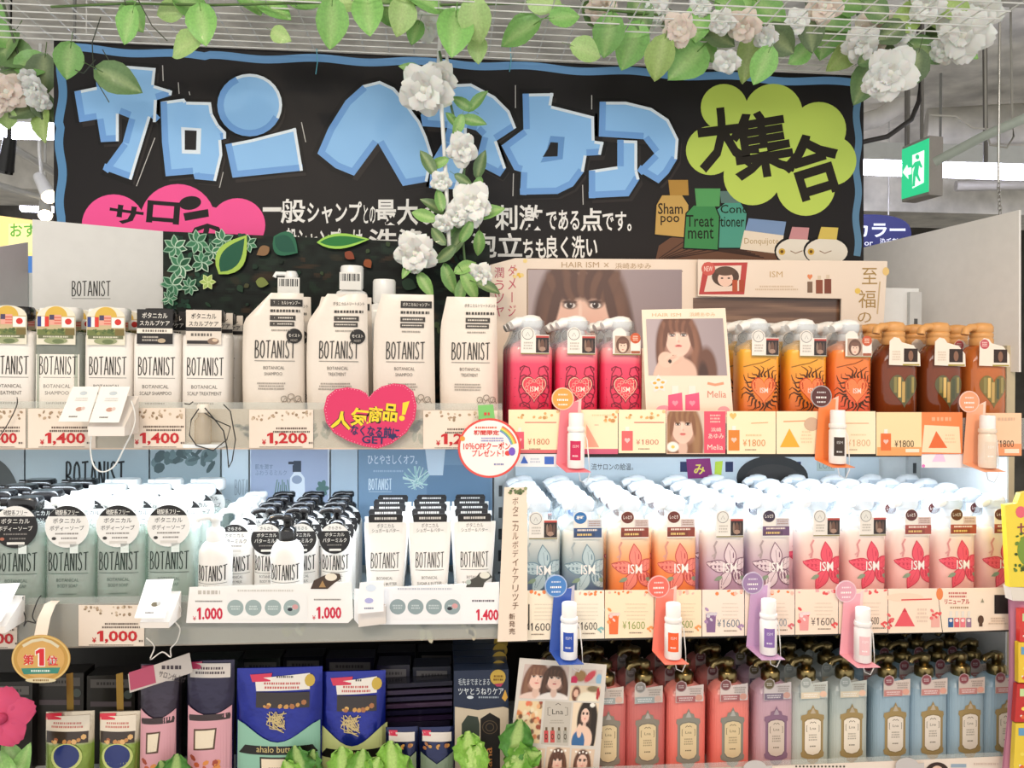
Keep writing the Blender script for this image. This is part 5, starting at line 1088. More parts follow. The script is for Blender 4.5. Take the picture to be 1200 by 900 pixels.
card('cream price card with a pink pump bottle drawing', R4(725, 480, 780, 531), 'FBEBC8', rc3)
def rc4(P):
    P.rect(825, 482, 850, 531, 'E2566E'); P.text('¥1800'[0:0] or 'Melia', 829, 527, 847, 521, 'FBE6DA'); P.bars(830, 485, 846, 496, 3, 'F4C0B8'); P.text('浜崎', 833, 506, 845, 501, 'FBE6DA'); P.text('あゆみ', 830, 514, 848, 508, 'FBE6DA')
card('small portrait price card with pink side panel', R4(781, 481, 850, 532), 'E9C9B4', rc4)
cv = Canvas(44, 50, 'D8C4B4'); face(cv, .42, .30, .30, 50 / 44., hair='8A6048', hair2='B08A64'); cv.ell(.15, .85, .16, .12, 'FAF4EA', .3); cv.ell(.15, .85, .05, .04, 'F0C860', .3)
pc = [o for o in bpy.data.objects if o.get('label') == 'small portrait price card with pink side panel'][0]; part('portrait_photo', put_px(cv, CP, 782, 482, 825, 531, .0004), pc)
def rc5(P): P.heart(859, 488, 8, 8, 'F0C070', dy=-1); mini(P, 860, 504, 528, 'E08838', 6.5); serif(P, '¥1800', 870, 523, 897, 515, 'D8925A'); P.bars(871, 508, 895, 512, 1, 'E6CCA0'); P.bars(871, 526, 888, 528, 1, '8A6A54'); P.line([(880, 496), (900, 495)], 1, 'E0B080')
card('cream price card with an orange bottle drawing and small heart', R4(852, 482, 909, 532), 'FCEBC6', rc5)
def rc6(P): P.poly([(925, 502), (937, 524), (914, 524)], 'F0B23A'); P.line([(918, 494), (948, 493)], 1.2, 'E8A070'); P.bars(938, 504, 952, 520, 4, 'EAD6B0'); P.ell(951, 497, 9, 8, 'D2B49A')
card('cream price card with a yellow triangle behind the brown tester', R4(910, 482, 985, 532), 'FCEBC8', rc6)
def rc7(P): serif(P, '¥1800', 992, 523, 1020, 515, 'E0B48A'); P.line([(990, 496), (1018, 496)], 1, 'E6B890'); P.bars(993, 526, 1006, 528, 1, 'B08A6A'); P.bars(994, 508, 1018, 511, 1, 'EAD6B0')
card('plain cream price card right of the brown tester', R4(986, 482, 1026, 532), 'FCEDCC', rc7)
def rc8(P): P.rect(1028, 524, 1080, 534, 'F0A868'); mini(P, 1038, 508, 528, 'E8743C', 6); serif(P, '¥1800', 1048, 524, 1071, 516, '4A2A1A'); P.rect(1061, 526, 1077, 530, 'FBEBD4')
card('pale orange price card with a flame-coloured bottle drawing', R4(1027, 483, 1080, 534), 'FADFAE', rc8)
def rc9(P): P.poly([(1083, 498), (1124, 500), (1126, 531), (1080, 530)], 'FBE3BE'); P.poly([(1097, 505), (1110, 525), (1088, 525)], 'E8703A'); P.bars(1088, 487, 1118, 495, 1, 'F6B48A'); P.bars(1106, 508, 1120, 520, 3, 'F0D0A8')
card('orange price card with a deep orange triangle', R4(1080, 483, 1128, 532), 'F08A50', rc9)
card('small white card hanging below the orange triangle card', R4(1080, 531, 1140, 548), 'FBF4F8', lambda P: (P.poly([(1097, 532), (1105, 532), (1108, 541), (1092, 541)], 'F0D0F0'), P.ell(1082, 546, 2, 2, 'E07AC0', n=8)), Pl(1.4485))
card('small white card with blue figures beside the coupon tag', R4(604, 532, 655, 547), 'EDF1F6', lambda P: (P.poly([(610, 543), (614, 534), (619, 543)], '3E6AC8'), P.poly(R4(638, 535, 649, 544), '3E6AC8'), P.bars(620, 536, 634, 543, 2, 'C2CCDC')), Pl(1.4485))
def rc10(P): P.rect(1156, 520, 1197, 534, 'F0A070'); serif(P, '¥1800', 1166, 524, 1188, 516, '3A2018'); P.rect(1177, 526, 1194, 531, 'F8E6D0'); P.bars(1166, 488, 1192, 494, 1, 'E0BCA0')
card('peach price card at the far right of the top shelf', R4(1155, 484, 1197, 534), 'F8D0AC', rc10, Pl(1.445))
# right middle cards
def mc(u0, u1, pc, px, cup, acc, lab, tint, top='F08A50', left_line=False):
    v0 = 692 - (u0 - 617) * .004; v1 = 750 - (u0 - 617) * .02
    def f(P):
        P.dots(u0 + 2, v0 + 1, u1 - 2, v0 + 5, 10, 2.2, [top, mixc(top, 'FFFFFF', .4)], seed=int(u0)); P.bars(u0 + (22 if cup else 8), v0 + 14, u1 - 6, v0 + 36, 5, mixc(tint, '9A8A78', .3), seed=int(u0), fill=.25)
        if px: serif(P, '¥1600', px[0] - 6, v1 - 11, px[1], v1 - 20, pc); P.bars(px[0], v1 - 8, px[0] + 20, v1 - 5.5, 1, '8A7A6A')
        if cup: P.poly([(u0 + 4, v0 + 28), (u0 + 16, v0 + 28), (u0 + 15, v1 - 5), (u0 + 5, v1 - 5)], cup); P.ell(u0 + 10, v0 + 28, 6, 2, mixc(cup, 'FFFFFF', .5)); P.dots(u0 + 4, v0 + 20, u0 + 16, v0 + 40, 7, 2.6, [mixc(cup, 'FFFFFF', .6), acc])
        if left_line: P.rect(u0 + 2, v0 + 16, u0 + 3.5, v1 - 12, '3A3430')
        P.dots(u1 - 8, v1 - 18, u1 - 1, v1 - 6, 4, 2.2, [acc])
    card(lab, [(u0, v0), (u1, v0 - (u1 - u0) * .004), (u1, v1 - (u1 - u0) * .02), (u0, v1)], tint, f)
mc(617, 663, '3A3634', (620, 645), None, '88B4C0', 'cream price card with a dark upright line at the tall card', 'F8ECD6', left_line=True)
mc(664, 708, '3A3634', (680, 700), None, '88C0C0', 'cream price card right of the blue tester', 'F6EEDC')
mc(709, 766, '94A85A', (735, 756), 'EE7440', 'F0A060', 'price card with an orange cup drawing', 'FBE8C8')
mc(767, 822, '94A85A', (795, 812), None, 'F0A060', 'price card behind the coral tester', 'FBE6C6')
mc(823, 872, '6A7A8C', (846, 867), '8A6A94', 'B090B8', 'price card with a purple cup drawing', 'F8E8DA')
mc(873, 931, '8C94A4', (905, 922), None, 'E0707A', 'price card behind the purple tester', 'F8E4D4')
mc(932, 982, '6A5A54', (956, 978), 'F0A0A0', 'E8585A', 'price card with a pink cup and red petals', 'FBE6D2', 'E85A5A')
mc(983, 1040, '6A5A54', (1020, 1030), None, 'E8585A', 'price card behind the pink tester', 'FBE4D0', 'E8585A')
def mr1(P): P.ell(1060, 700, 22, 5, 'FBDCC4'); P.line([(1056, 703), (1092, 702)], 1.6, 'E0504E'); P.poly([(1060, 712), (1072, 734), (1048, 734)], 'EC5C66'); P.poly([(1060, 712), (1063, 717), (1057, 717)], 'D83A4C'); P.bars(1073, 712, 1088, 730, 4, 'EBD0BC'); P.poly(R4(1091, 722, 1101, 735), 'F2B4A8'); P.dots(1091, 714, 1102, 726, 7, 2.4, ['E8585A', 'F0787A']); P.dots(1041, 718, 1046, 738, 8, 2.5, ['E04A54', 'E8686A'])
card('price card with a red pyramid diagram', [(1041, 690), (1098, 689.5), (1104, 741), (1041, 742)], 'FBE6D0', mr1)
def mr2(P):
    P.ell(1101, 696, 4, 7, 'F08A50'); P.bars(1108, 693, 1136, 701, 2, 'D0706A'); P.text('リニューアル', 1107, 708, 1136, 702, 'C8403E', .02); P.bars(1110, 710, 1138, 714, 1, 'B89A7A')
    for k, c in enumerate(('2F5C94', 'E0606C', 'F0808A', '9A7A94')): P.poly(R4(1111 + k * 7, 724, 1117 + k * 7, 735), c); P.ell(1114 + k * 7, 727, 2, 2, 'F4E4E0', n=8); P.rect(1112.5 + k * 7, 716, 1115.5 + k * 7, 723, 'EDE6DC')
    P.poly([(1151, 701), (1153, 706), (1149, 706)], 'A09A80'); P.rect(1165, 697, 1182, 719, '231C18'); P.ell(1149, 726, 3.5, 5, '5A3E2C'); P.rect(1147, 729, 1151, 734, '5A3E2C'); P.bars(1158, 723, 1180, 732, 3, 'D8C2AA')
card('renewal price card with four tiny bottle drawings at the right end', [(1099, 689.5), (1184, 688.5), (1184, 738), (1105, 741)], 'FAE8D2', mr2)
# bottom strip
def br1(P):
    for k in range(14): P.rect(932 + k * 4.3, 897, 934 + k * 4.3, 899, '2A2624')
    P.ell(1098, 905, 14, 12, '3A2620'); P.ell(1098, 906, 8, 9, 'E8C4B0'); P.rect(1114, 895, 1132, 899, '9AAEC0'); P.bars(1136, 893, 1175, 897, 1, 'D8C2B4')
card('cream card strip along the bottom right shelf edge', [(875, 899), (1184, 886), (1184, 940), (875, 950)], 'EFE0D2', br1)
for u, v in ((885, 893), (1063, 890)):
    pl_ = Pl(1.440); solid('shelf_tag', MB().slab([pl_.at(u + 14 * math.cos(a), v + 8 + 10 * math.sin(a)) for a in [2 * PI * i / 20 for i in range(11, 20)]] + [pl_.at(u + 20, v + 4), pl_.at(u + 20, v + 30), pl_.at(u - 14, v + 30)], (0, .001, 0), 'C9C4C2'), 'paper', 'grey round-topped shelf tag %s' % ('below the lilac ornate bottle' if u < 1000 else 'below the first blue ornate bottles'), 'tag', 'grey shelf tags')
# ---- heart tag, coupon, medal
HP = Pl(1.434); t = thing('heart_tag', 'pink heart-shaped tag with yellow lettering hanging on the top left rail', 'tag', HP.at(433, 526))
HT = [(370 + x / 4.8, 440 + y / 4.8) for x, y in ((300, 122), (285, 100), (250, 80), (180, 66), (110, 78), (62, 118), (45, 190), (58, 262), (100, 322), (180, 368), (270, 398), (348, 412), (430, 382), (510, 322), (558, 245), (568, 170), (550, 92), (500, 52), (440, 44), (370, 62), (325, 92))]
hp = [HP.at(u, v) for u, v in HT]; part('heart_card', MB().slab(hp, (0, .001, 0), 'DE2460'), t, 'card_gloss')
P = Pr(flatfn(HP))
for st, a, b, c, d in (('人', 388, 503, 412, 482), ('気', 411, 500, 433, 478), ('商', 432, 496, 448, 476), ('品', 449, 494, 466, 473)): P.text(st, a, b, c, d, '2A1A28', .09, .1); P.text(st, a, b, c, d, 'F8D830', .03, .1)
P.poly([(472, 472), (480, 470), (475, 486), (471, 486)], 'F8D830'); P.ell(471, 490, 3.4, 3.2, 'F8D830', n=12); P.text('なくなる前に', 411, 512, 468, 499, '2A2A5C', .03, .08); P.text('GET', 424, 520, 452, 511, '2A2A5C', .02, .05); P.heart(460, 512, 9, 8, '2A2A5C', dy=-1)
for (u0_, v0_), (u1_, v1_) in zip(HT, HT[1:] + HT[:1]):
    n_ = int(math.hypot(u1_ - u0_, v1_ - v0_) / 4) + 1
    for k in range(n_): P.ell(433 + (u0_ + (u1_ - u0_) * k / n_ - 433) * .96, 488 + (v0_ + (v1_ - v0_) * k / n_ - 488) * .96, .55, .55, 'F8B0C8', n=5); P.k -= .9
part('tag_print', P.m, t)
CR = Pl(1.425); t = thing('coupon_tag', 'round white coupon tag with red rim at the junction of the bays', 'tag', CR.at(574, 560))
part('disc', MB().slab([CR.at(573.5 + 37 * math.cos(a), 525 + 35 * math.sin(a)) for a in [2 * PI * i / 44 for i in range(44)]], (0, .001, 0), 'FBF6F0'), t, 'card_gloss'); part('clip_tab', MB().slab([CR.at(560, 475), CR.at(578, 474), CR.at(580, 491), CR.at(561, 491)], (0, .0012, 0), '7CC46A'), t, 'card_gloss')
P = Pr(flatfn(CR)); P.ring(573.5, 525, 37, 35, 2.6, 'E2524A', 44)
for k, c in enumerate(('E86A5A', 'F0B040', 'F0E060', '80C080', '7090D8')): P.line([(573 + (33 - k * 1.5) * math.cos(a), 527 + (31 - k * 1.5) * math.sin(a)) for a in [math.radians(d) for d in range(-62, -8, 6)]], 1.4, c)
P.bars(553, 499, 586, 503, 1, 'E06A50'); P.text('期間限定', 555, 510, 585, 504, 'D83A34', .03); P.bars(560, 512, 594, 518, 2, '8A8AC8'); P.text('10％OFFクーポン', 543, 527, 598, 518, 'E04840', .02); P.text('プレゼント！', 553, 535, 590, 527, 'E0504A', .02); P.ell(595, 531, 3.5, 3, 'E04840', n=10); P.ell(600, 529, 4, 5, '7A5AC8', n=10); P.ell(542, 514, 3, 3, 'F0A040', n=10); P.bars(577, 542, 592, 546, 1, '8A8AB8'); P.bars(566, 474 + 8, 576, 488, 1, 'D84A3A')
part('tag_print', P.m, t)
MP = Pl(1.40); t = thing('medal_tag', 'gold round number-one ranking tag hanging on a paper strap at lower left', 'tag', MP.at(48, 803))
part('disc', MB().slab([MP.at(48 + 34.5 * math.cos(a), 772 + 28 * math.sin(a)) for a in [2 * PI * i / 40 for i in range(40)]], (0, .001, 0), 'C99A4A'), t, 'card_gloss')
P = Pr(flatfn(MP)); P.ring(48, 772, 34, 27.5, 2, 'E2C078', 36); P.ell(48, 772, 28, 22, 'D8A860'); P.text('第', 27, 779, 40, 767, 'FBF4EC', .07); P.text('第', 27, 779, 40, 767, 'D82A34', .02); P.one(42, 780, 52, 760, 'FBF4EC', .16); P.one(42, 780, 52, 760, 'D82A34'); P.text('位', 55, 780, 68, 768, 'FBF4EC', .07); P.text('位', 55, 780, 68, 768, 'D82A34', .02)
P.poly([(25, 783), (71, 782), (68, 789), (28, 790)], '3E8A78'); P.bars(33, 784, 63, 788, 1, 'E0EAE0'); P.line([(27, 757), (38, 751), (50, 749), (60, 752), (69, 758)], 3.5, 'E0D4B4'); P.ell(48, 797, 18, 3, 'E0D0A8'); P.bars(36, 795, 60, 799, 1, '8A6A40'); part('tag_print', P.m, t)
st_ = MB(); L_ = [(40, 745, 1.401), (44, 725, 1.412), (52, 708, 1.428), (60, 704, 1.442)]; Rr = [(55, 745, 1.401), (59, 724, 1.412), (65, 709, 1.428), (70, 704, 1.442)]
V = [W(*p) for p in L_] + [W(*p) for p in Rr]; st_.add(V, [(i, i + 1, 5 + i, 4 + i) for i in range(3)], 'F0DDCB', True); st_.add([p + Vector((0, .0006, 0)) for p in V], [(i, 4 + i, 5 + i, i + 1) for i in range(3)], 'F0DDCB', True); part('paper_strap', st_, t)
# ================================================================== testers on the shelf edges
def tpl_tester(disc, strip, lab, bot='F6F4F2', side=-1):
    ds = MB().slab([(-.019 + .0205 * math.cos(a), -.001, .117 + .0205 * math.sin(a)) for a in [2 * PI * i / 28 for i in range(28)]], (0, .0009, 0), mixc(disc, 'FFFFFF', .35))
    T = Pr(localfn(-.001)); T.ell(-.019, .117, .0185, .0185, disc); T.bars(-.030, .122, -.008, .127, 1, mixc(disc, 'FFFFFF', .6)); T.bars(-.032, .112, -.006, .118, 1, 'FBF4EE', seed=4); T.bars(-.028, .104, -.010, .109, 1, mixc(disc, 'FFFFFF', .7), seed=5)
    sp = MB().slab([(-.030, 0, 0), (.003, 0, 0), (.010, 0, .112), (-.022, 0, .112)], (0, .0009, 0), strip)
    fl = MB().slab([(.004, .0005, .03), (.0125, .0005, .03), (.0155, .0005, .118), (.003, .0005, .112)], (0, .0006, 0), mixc(strip, 'F4E8DC', .55))
    lg = MB().add([(-.030, 0, 0), (.006, 0, 0), (.026, -.042, -.010), (-.018, -.042, -.010), (-.030, 0, -.001), (.006, 0, -.001), (.026, -.042, -.011), (-.018, -.042, -.011)], [(0, 3, 2, 1), (4, 5, 6, 7), (0, 1, 5, 4), (1, 2, 6, 5), (2, 3, 7, 6), (3, 0, 4, 7)], strip)
    cx, cy = .002, -.023
    bb = MB().lathe([(.0145, -.005), (.0155, -.003), (.0155, .055), (.0125, .060), (.011, .062)], bot, c=(cx, cy, 0), n=20)
    ring = MB().lathe([(.0150, .060), (.0158, .062), (.0158, .066), (.0150, .068)], bot, c=(cx, cy, 0), n=20); cap = MB().lathe([(.0130, .067), (.0135, .069), (.0135, .090), (.0125, .093)], 'F8F7F5', c=(cx, cy, 0), n=20)
    P = Pr(lambda x, z, l: (cx + x, cy - math.sqrt(max(0, .0155 ** 2 - x * x)) - l, z), base=.0004, cut=.004); P.rect(-.012, .010, .006, .044, lab); P.text('ISM', -.008, .032, .002, .037, mixc(lab, 'FFFFFF', .6)); P.bars(-.010, .015, .003, .020, 1, mixc(lab, 'FFFFFF', .7))
    cord = MB().tube([(.014, -.020, .064), (.022, -.022, .045), (.026, -.02, .01), (.028 * 1.0, -.018, -.018), (.022, -.015, -.034), (.012, -.012, -.030), (.010, -.008, -.012), (.006, -.001, .002)], .0011, 'F4F2EE', n=6)
    return [('backing_strip', M_(sp, 's', 'card_gloss'), [('strip_flap', M_(fl, 'f', 'card_gloss'))]), ('round_sign', M_(ds, 'd', 'card_gloss'), [('sign_print', M_(T.m, 'p', 'paper'))]), ('ledge', M_(lg, 'l', 'card_gloss'), []),
            ('tester_bottle', M_(bb, 'b', 'plastic'), [('bottle_label', M_(P.m, 'bl', 'paper')), ('neck_ring', M_(ring, 'r', 'plastic')), ('bottle_cap', M_(cap, 'c', 'plastic'))]), ('cord', M_(cord, 'co', 'plastic'), [])]
for u, v, d, s_, l_, b_, lab in ((671, 543, 'EFA24E', 'F0808E', 'CC2458', 'F6F4F2', 'pink tester with orange disc on the top right shelf'), (973, 538, '5A3434', 'F0884A', '3A2C24', 'F6F2EC', 'orange tester with dark brown disc on the top right shelf'), (1146, 543, 'F0A27A', 'F2AE88', 'EAD8C4', 'F0DFCC', 'peach tester with peach disc at the right end'),
        (663, 762, '4A82C4', '3458B0', '2C50B0', 'F4F4F6', 'blue tester with blue disc on the middle right shelf'), (783, 762, 'EA6E60', 'F2806E', 'F0602C', 'F4EEEA', 'coral tester with coral disc on the middle right shelf'), (893, 757, '9C80AA', 'C6A0C8', '8A6AAE', 'F4F0F0', 'purple tester with purple disc on the middle right shelf'), (1002, 766, 'E2A4B4', 'F2AAB8', 'F2C4C8', 'F4EEEC', 'pink tester with pale pink disc on the middle right shelf')):
    spawn(tpl_tester(d, s_, l_, b_), 'tester_stand', lab, 'tester', tuple(W(u, v, 1.442)), 0, 'testers clipped to the shelf edges')
# folded-card testers on the left bay
def hexa(a, b, col):
    """block between quad a (front) and quad b (back)"""
    return MB().add(list(a) + list(b), [(0, 1, 2, 3), (7, 6, 5, 4), (0, 4, 5, 1), (1, 5, 6, 2), (2, 6, 7, 3), (3, 7, 4, 0)], col)
def slope_tester(label, cards, ub0, ub1, vb, vt, pic):
    t = thing('tester_box', label, 'tester', W((ub0 + ub1) / 2, vb, 1.41), 0, 'card tester boxes')
    f = [W(ub0, vt, 1.375), W(ub1, vt, 1.375), W(ub1, vb, 1.375), W(ub0, vb, 1.375)]; bk = [W(ub0, vt - 36, 1.437), W(ub1, vt - 36, 1.437), W(ub1, vb, 1.437), W(ub0, vb, 1.437)]
    for b_ in (0, 1, 2, 3): bk[b_].x = f[b_].x
    bk[2].z, bk[3].z = f[2].z, f[3].z
    part('box', hexa(f, bk, 'EFE6DE'), t)
    for (a, b, c, d) in cards:
        p = [W(a[0], a[1], 1.425), W(b[0], b[1], 1.425), W(c[0], c[1], 1.368), W(d[0], d[1], 1.368)]
        pl = plane3(p[0], p[1], p[2]); n = pl.n if pl.n.z > 0 else pl.n
        o = part('sloped_card', MB().slab([q + Vector((0, -.002, .003)) for q in p], -n * .0008, 'FBF7F3'), t)
        P = Pr(lambda x, y, l, p=p, n=n: (p[0] * (1 - x) + p[1] * x) * (1 - y) + (p[3] * (1 - x) + p[2] * x) * y + Vector((0, -.002, .003)) + n * l)
        P.ell(.5, .2, .14, .06, 'C9D2D8', n=12); P.bars(.22, .32, .8, .44, 2, 'D6D2CE'); P.ell(.55, .66, .12, .06, pic, n=10); P.ell(.68, .64, .07, .05, mixc(pic, 'FFFFFF', .4), n=10); P.bars(.25, .84, .62, .90, 1, '4A4440'); part('card_print', P.m, o)
    return t
slope_tester('double sloped white tester card on the top left shelf edge', [((86, 455), (117, 455), (104, 496), (69, 496)), ((119, 455), (153, 455), (140, 497), (105, 497))], 103, 146, 511, 500, 'C89A8A')
slope_tester('sloped white tester card beside the body soap price', [((172, 681), (204, 680), (194, 726), (158, 726))], 164, 198, 736, 729, '6A6048')
slope_tester('sloped tester card cut by the left edge, middle shelf', [((-14, 686), (24, 685), (2, 730), (-40, 732))], -30, 6, 742, 734, '8A6A48')
t = thing('tester_box', 'small white tester card in front of the scrub tube price', 'tester', W(435, 735, 1.425), 0, 'card tester boxes'); tp = Pl(1.425)
part('box', MB().slab([tp.at(420, 712), tp.at(452, 710), tp.at(452, 731), tp.at(420, 735)], (0, .011, 0), 'E6DCD4'), t); part('sloped_card', MB().slab([tp.at(422, 682) + Vector((0, -.004, 0)), tp.at(450, 680) + Vector((0, -.004, 0)), tp.at(450, 714) + Vector((0, -.012, 0)), tp.at(419, 717) + Vector((0, -.012, 0))], (0, .0008, 0), 'FAF8FA'), t)
P = Pr(lambda u, v, l: tp.at(u, v) + Vector((0, -.004 - .008 * (v - 681) / 34 - l, 0)), base=.0006); P.ell(435, 688, 6, 4, 'DCE6F4'); P.ell(433, 702, 5, 3, 'B0B0E0'); P.bars(426, 709, 440, 712, 1, '6A7090'); part('card_print', P.m, t)
# clear tester holder with tangled black wires
t = thing('tester_holder', 'small clear tester bottle with tangled black wires on the top left edge', 'tester', W(240, 524, 1.42)); c = W(238, 520, 1.42)
part('bottle', MB().lathe([(.013, 0), (.014, .003), (.014, .040), (.009, .046), (.009, .056)], 'EDE6DA', c=tuple(c), n=16), t, 'clear_bottle'); part('cap', MB().lathe([(.0105, .054), (.0105, .066), (.009, .068)], 'F2EADC', c=tuple(c), n=16), t, 'plastic'); part('dish', MB().box(c.x - .03, c.x + .032, c.y - .012, c.y + .024, c.z - .006, c.z, 'EEF2F4'), t, 'plastic')
for pts in ([(233, 479), (224, 492), (222, 510), (230, 522), (250, 528), (266, 515), (270, 500), (252, 492), (240, 484)], [(240, 478), (252, 492), (262, 505), (266, 525), (268, 548), (272, 540), (276, 515), (270, 482), (262, 474)], [(216, 473), (222, 474), (226, 471)]):
    part('wire', MB().tube([W(u, v, 1.405 + .004 * math.sin(i * 2.3)) for i, (u, v) in enumerate(pts)], .0011, '1E1A18', n=6), t, 'plastic')
def cord(label, pts, Y, col='F2F0EC', r=.0013, cl=None):
    P_ = [W(u, v, Y + .004 * math.sin(i)) for i, (u, v) in enumerate(pts)]; Q = []
    for i in range(len(P_) - 1):
        p0, p1, p2, p3 = P_[max(i - 1, 0)], P_[i], P_[i + 1], P_[min(i + 2, len(P_) - 1)]
        for t_ in (0, .25, .5, .75): Q.append(0.5 * ((2 * p1) + (p2 - p0) * t_ + (2 * p0 - 5 * p1 + 4 * p2 - p3) * t_ ** 2 + (3 * p1 - p0 - 3 * p2 + p3) * t_ ** 3))
    Q.append(P_[-1]); P2 = [W(pts[0][0], pts[0][1], 1.4475)] + Q + [W(pts[-1][0], pts[-1][1], 1.4475)]
    solid('cord', MB().tube(P2, r, col, n=6), 'plastic', label, 'cord', None)
cord('white loop of cord hanging below the double tester card', [(107, 509), (106, 528), (110, 546), (120, 553), (134, 546), (146, 524), (157, 500), (158, 484), (154, 470)], 1.40)
cord('black wire on the left part of the top shelf edge', [(20, 466), (20, 474), (14, 488), (4, 505), (-8, 520)], 1.435, '2A2420', .0009)
cord('thin white wavy cord beside the body soap price', [(208, 706), (212, 716), (204, 726), (211, 737), (207, 752), (200, 760), (200, 770), (190, 764), (176, 773), (181, 758), (172, 748)], 1.425, 'EFE8E0', .0012)
cord('black tangled wire left of the paper strap', [(27, 700), (26, 712), (30, 724), (28, 734), (32, 728), (42, 730), (38, 722), (44, 704), (48, 698)], 1.43, '1E1A18', .0010)
# ================================================================== lower left goods
zl = ZL3 + TH
def bag(label, u0, v0, u1, Y, cols, fn, top=None, name='hair_pouch', grp='hair care pouches on the bottom shelf', mt='foil_pouch', depth=.03):
    a, b = W(u0, v0, Y), W(u1, v0, Y); h = a.z - zl; nx, nz = 16, 16; b_ = lambda t: depth * t ** .7 + .002
    vb = HV + (EYE - zl) * FPX / ((a - CAM).dot(_F)); fr = lambda x, t: (x, Y - b_(t) * math.sqrt(max(0, 1 - (2 * (x - a.x) / (b.x - a.x) - 1) ** 2)), zl + h * (1 - t))
    V = [fr(a.x + (b.x - a.x) * j / nx, i / nz) for i in range(nz + 1) for j in range(nx + 1)]; n1 = nx + 1; Bk = [(p[0], 2 * Y - p[1], p[2]) for p in V]
    def cz(i): 
        t = i / nz
        for t0, c in cols:
            if t <= t0: return c
        return cols[-1][1]
    fs = [(i * n1 + j, (i + 1) * n1 + j, (i + 1) * n1 + j + 1, i * n1 + j + 1) for i in range(nz) for j in range(nx)]
    vc = [cz(i) for i in range(nz + 1) for _ in range(n1)]
    mb = MB(); mb.add(V, fs, vc, True); mb.add(Bk, [f[::-1] for f in fs], vc, True)
    for jj in (0, nx): mb.add([V[i * n1 + jj] for i in range(nz + 1)] + [Bk[i * n1 + jj] for i in range(nz + 1)], [(i, i + 1, nz + 2 + i, nz + 1 + i) for i in range(nz)], cols[0][1])
    mb.add([V[nz * n1 + j] for j in range(n1)] + [Bk[nz * n1 + j] for j in range(n1)], [(j, j + 1, n1 + j + 1, n1 + j) for j in range(nx)], cols[-1][1])
    t = thing(name, label, 'pouch', ((a.x + b.x) / 2, Y, zl), 0, grp); part('pouch_body', mb, t, mt)
    def pf(u, v, l):
        p = W(u, v, Y); s = max(-1, min(1, 2 * (p.x - a.x) / (b.x - a.x) - 1)); t_ = max(0, min(1, (zl + h - p.z) / h)); return (p.x, Y - b_(t_) * math.sqrt(1 - s * s) - .0012 - l, max(p.z, zl + .001))
    P = Pr(pf, base=.0012, cut=3); fn(P); part('pouch_print', P.m, t, 'card_gloss'); return t
def butter(u0, u1, v0, low, ribbon=True):
    w = u1 - u0; c = (u0 + u1) / 2
    def f(P):
        pts = [(u0 + 2, v0 + 60)] + [(u0 + 2 + (w - 4) * k / 12, v0 + 58 + 22 * math.sin(PI * k / 12) ** 1.5) for k in range(13)] + [(u1 - 2, 925), (u0 + 2, 925)]; P.poly(pts, low)
        P.poly([(u0 + 22, v0 + 10), (u1 - 14, v0 + 4), (u1 - 14, v0 + 22), (u0 + 24, v0 + 24)], 'E9E2D8'); P.poly([(u0 + 16, v0 + 6), (u0 + 42, v0 + 4), (u0 + 40, v0 + 13), (u0 + 19, v0 + 14)], 'D0264C'); P.bars(u0 + 44, v0 + 6, u1 - 30, v0 + 10, 1, '4A4440'); P.bars(u0 + 26, v0 + 13, u1 - 18, v0 + 22, 2, 'C0605A')
        P.rect(u0 + 24, v0 + 25, u1 - 14, v0 + 42, '2A1E1C'); P.dots(u0 + 26, v0 + 36, u1 - 18, v0 + 41, 9, 3, ['C8924A', 'A86A3A', 'E0B060']); P.ell(u1 - 14, v0 + 12, 6, 7, 'C8A83C', n=12)
        r = random.Random(4)
        for k in range(16): P.line([(c - 2 + r.uniform(-12, 12), v0 + 50 + r.uniform(-6, 14)), (c - 2 + r.uniform(-12, 12), v0 + 52 + r.uniform(-6, 14)), (c - 2 + r.uniform(-12, 12), v0 + 56 + r.uniform(-6, 14))], 1.0, 'C9B27A'); P.k -= .8
        if ribbon: P.poly([(u0 + 12, v0 + 84), (u1 - 10, v0 + 84), (u1 - 4, v0 + 93), (u0 + 4, v0 + 94)], '14110F'); P.text('ahalo butter', u0 + 26, v0 + 91, u1 - 26, v0 + 84, 'D8C080'); P.poly([(c - 20, v0 + 96), (c + 16, v0 + 96), (c + 18, 925), (c - 18, 925)], '2A2018'); P.poly([(c - 18, v0 + 98), (c + 14, v0 + 98), (c + 16, 925), (c - 16, 925)], 'F2DFC4'); P.bars(c - 12, v0 + 106, c + 10, v0 + 120, 3, 'C8A888')
    return f
bag('large pouch, metallic blue above and teal below, bottom left shelf', 278, 783, 378, 1.50, [(1, '1A2890')], butter(278, 378, 783, '8FBFA8'))
bag('large pouch, metallic blue above and yellow-green below, bottom left shelf', 375, 787, 452, 1.515, [(1, '1A2890')], butter(372, 456, 787, 'BFC684'))
bag('large metallic blue pouch standing behind the teal one', 300, 790, 395, 1.58, [(1, '131B60')], butter(300, 395, 790, '6F8A84'))
def small(u0, u1, v0, low):
    def f(P): P.rect(u0 + 4, v0 + 4, u1 - 4, v0 + 14, 'E0D8D0'); P.rect(u0 + 4, v0 + 2, u0 + 14, v0 + 8, 'D0264C'); P.dots(u0 + 6, v0 + 16, u1 - 6, v0 + 22, 8, 2.5, ['C8924A', 'A86A3A']); P.poly([(u0 + 2, v0 + 26), ((u0 + u1) / 2, v0 + 38), (u1 - 2, v0 + 26), (u1 - 2, 925), (u0 + 2, 925)], low)
    return f
bag('small navy and grey-green pouch beside the tall navy box, left one', 452, 852, 490, 1.50, [(1, '1C2450')], small(452, 490, 852, '8A9A7A'), depth=.02); bag('small navy and grey-green pouch beside the tall navy box, right one', 491, 852, 533, 1.50, [(1, '1C2450')], small(491, 533, 852, '7F9078'), depth=.02)
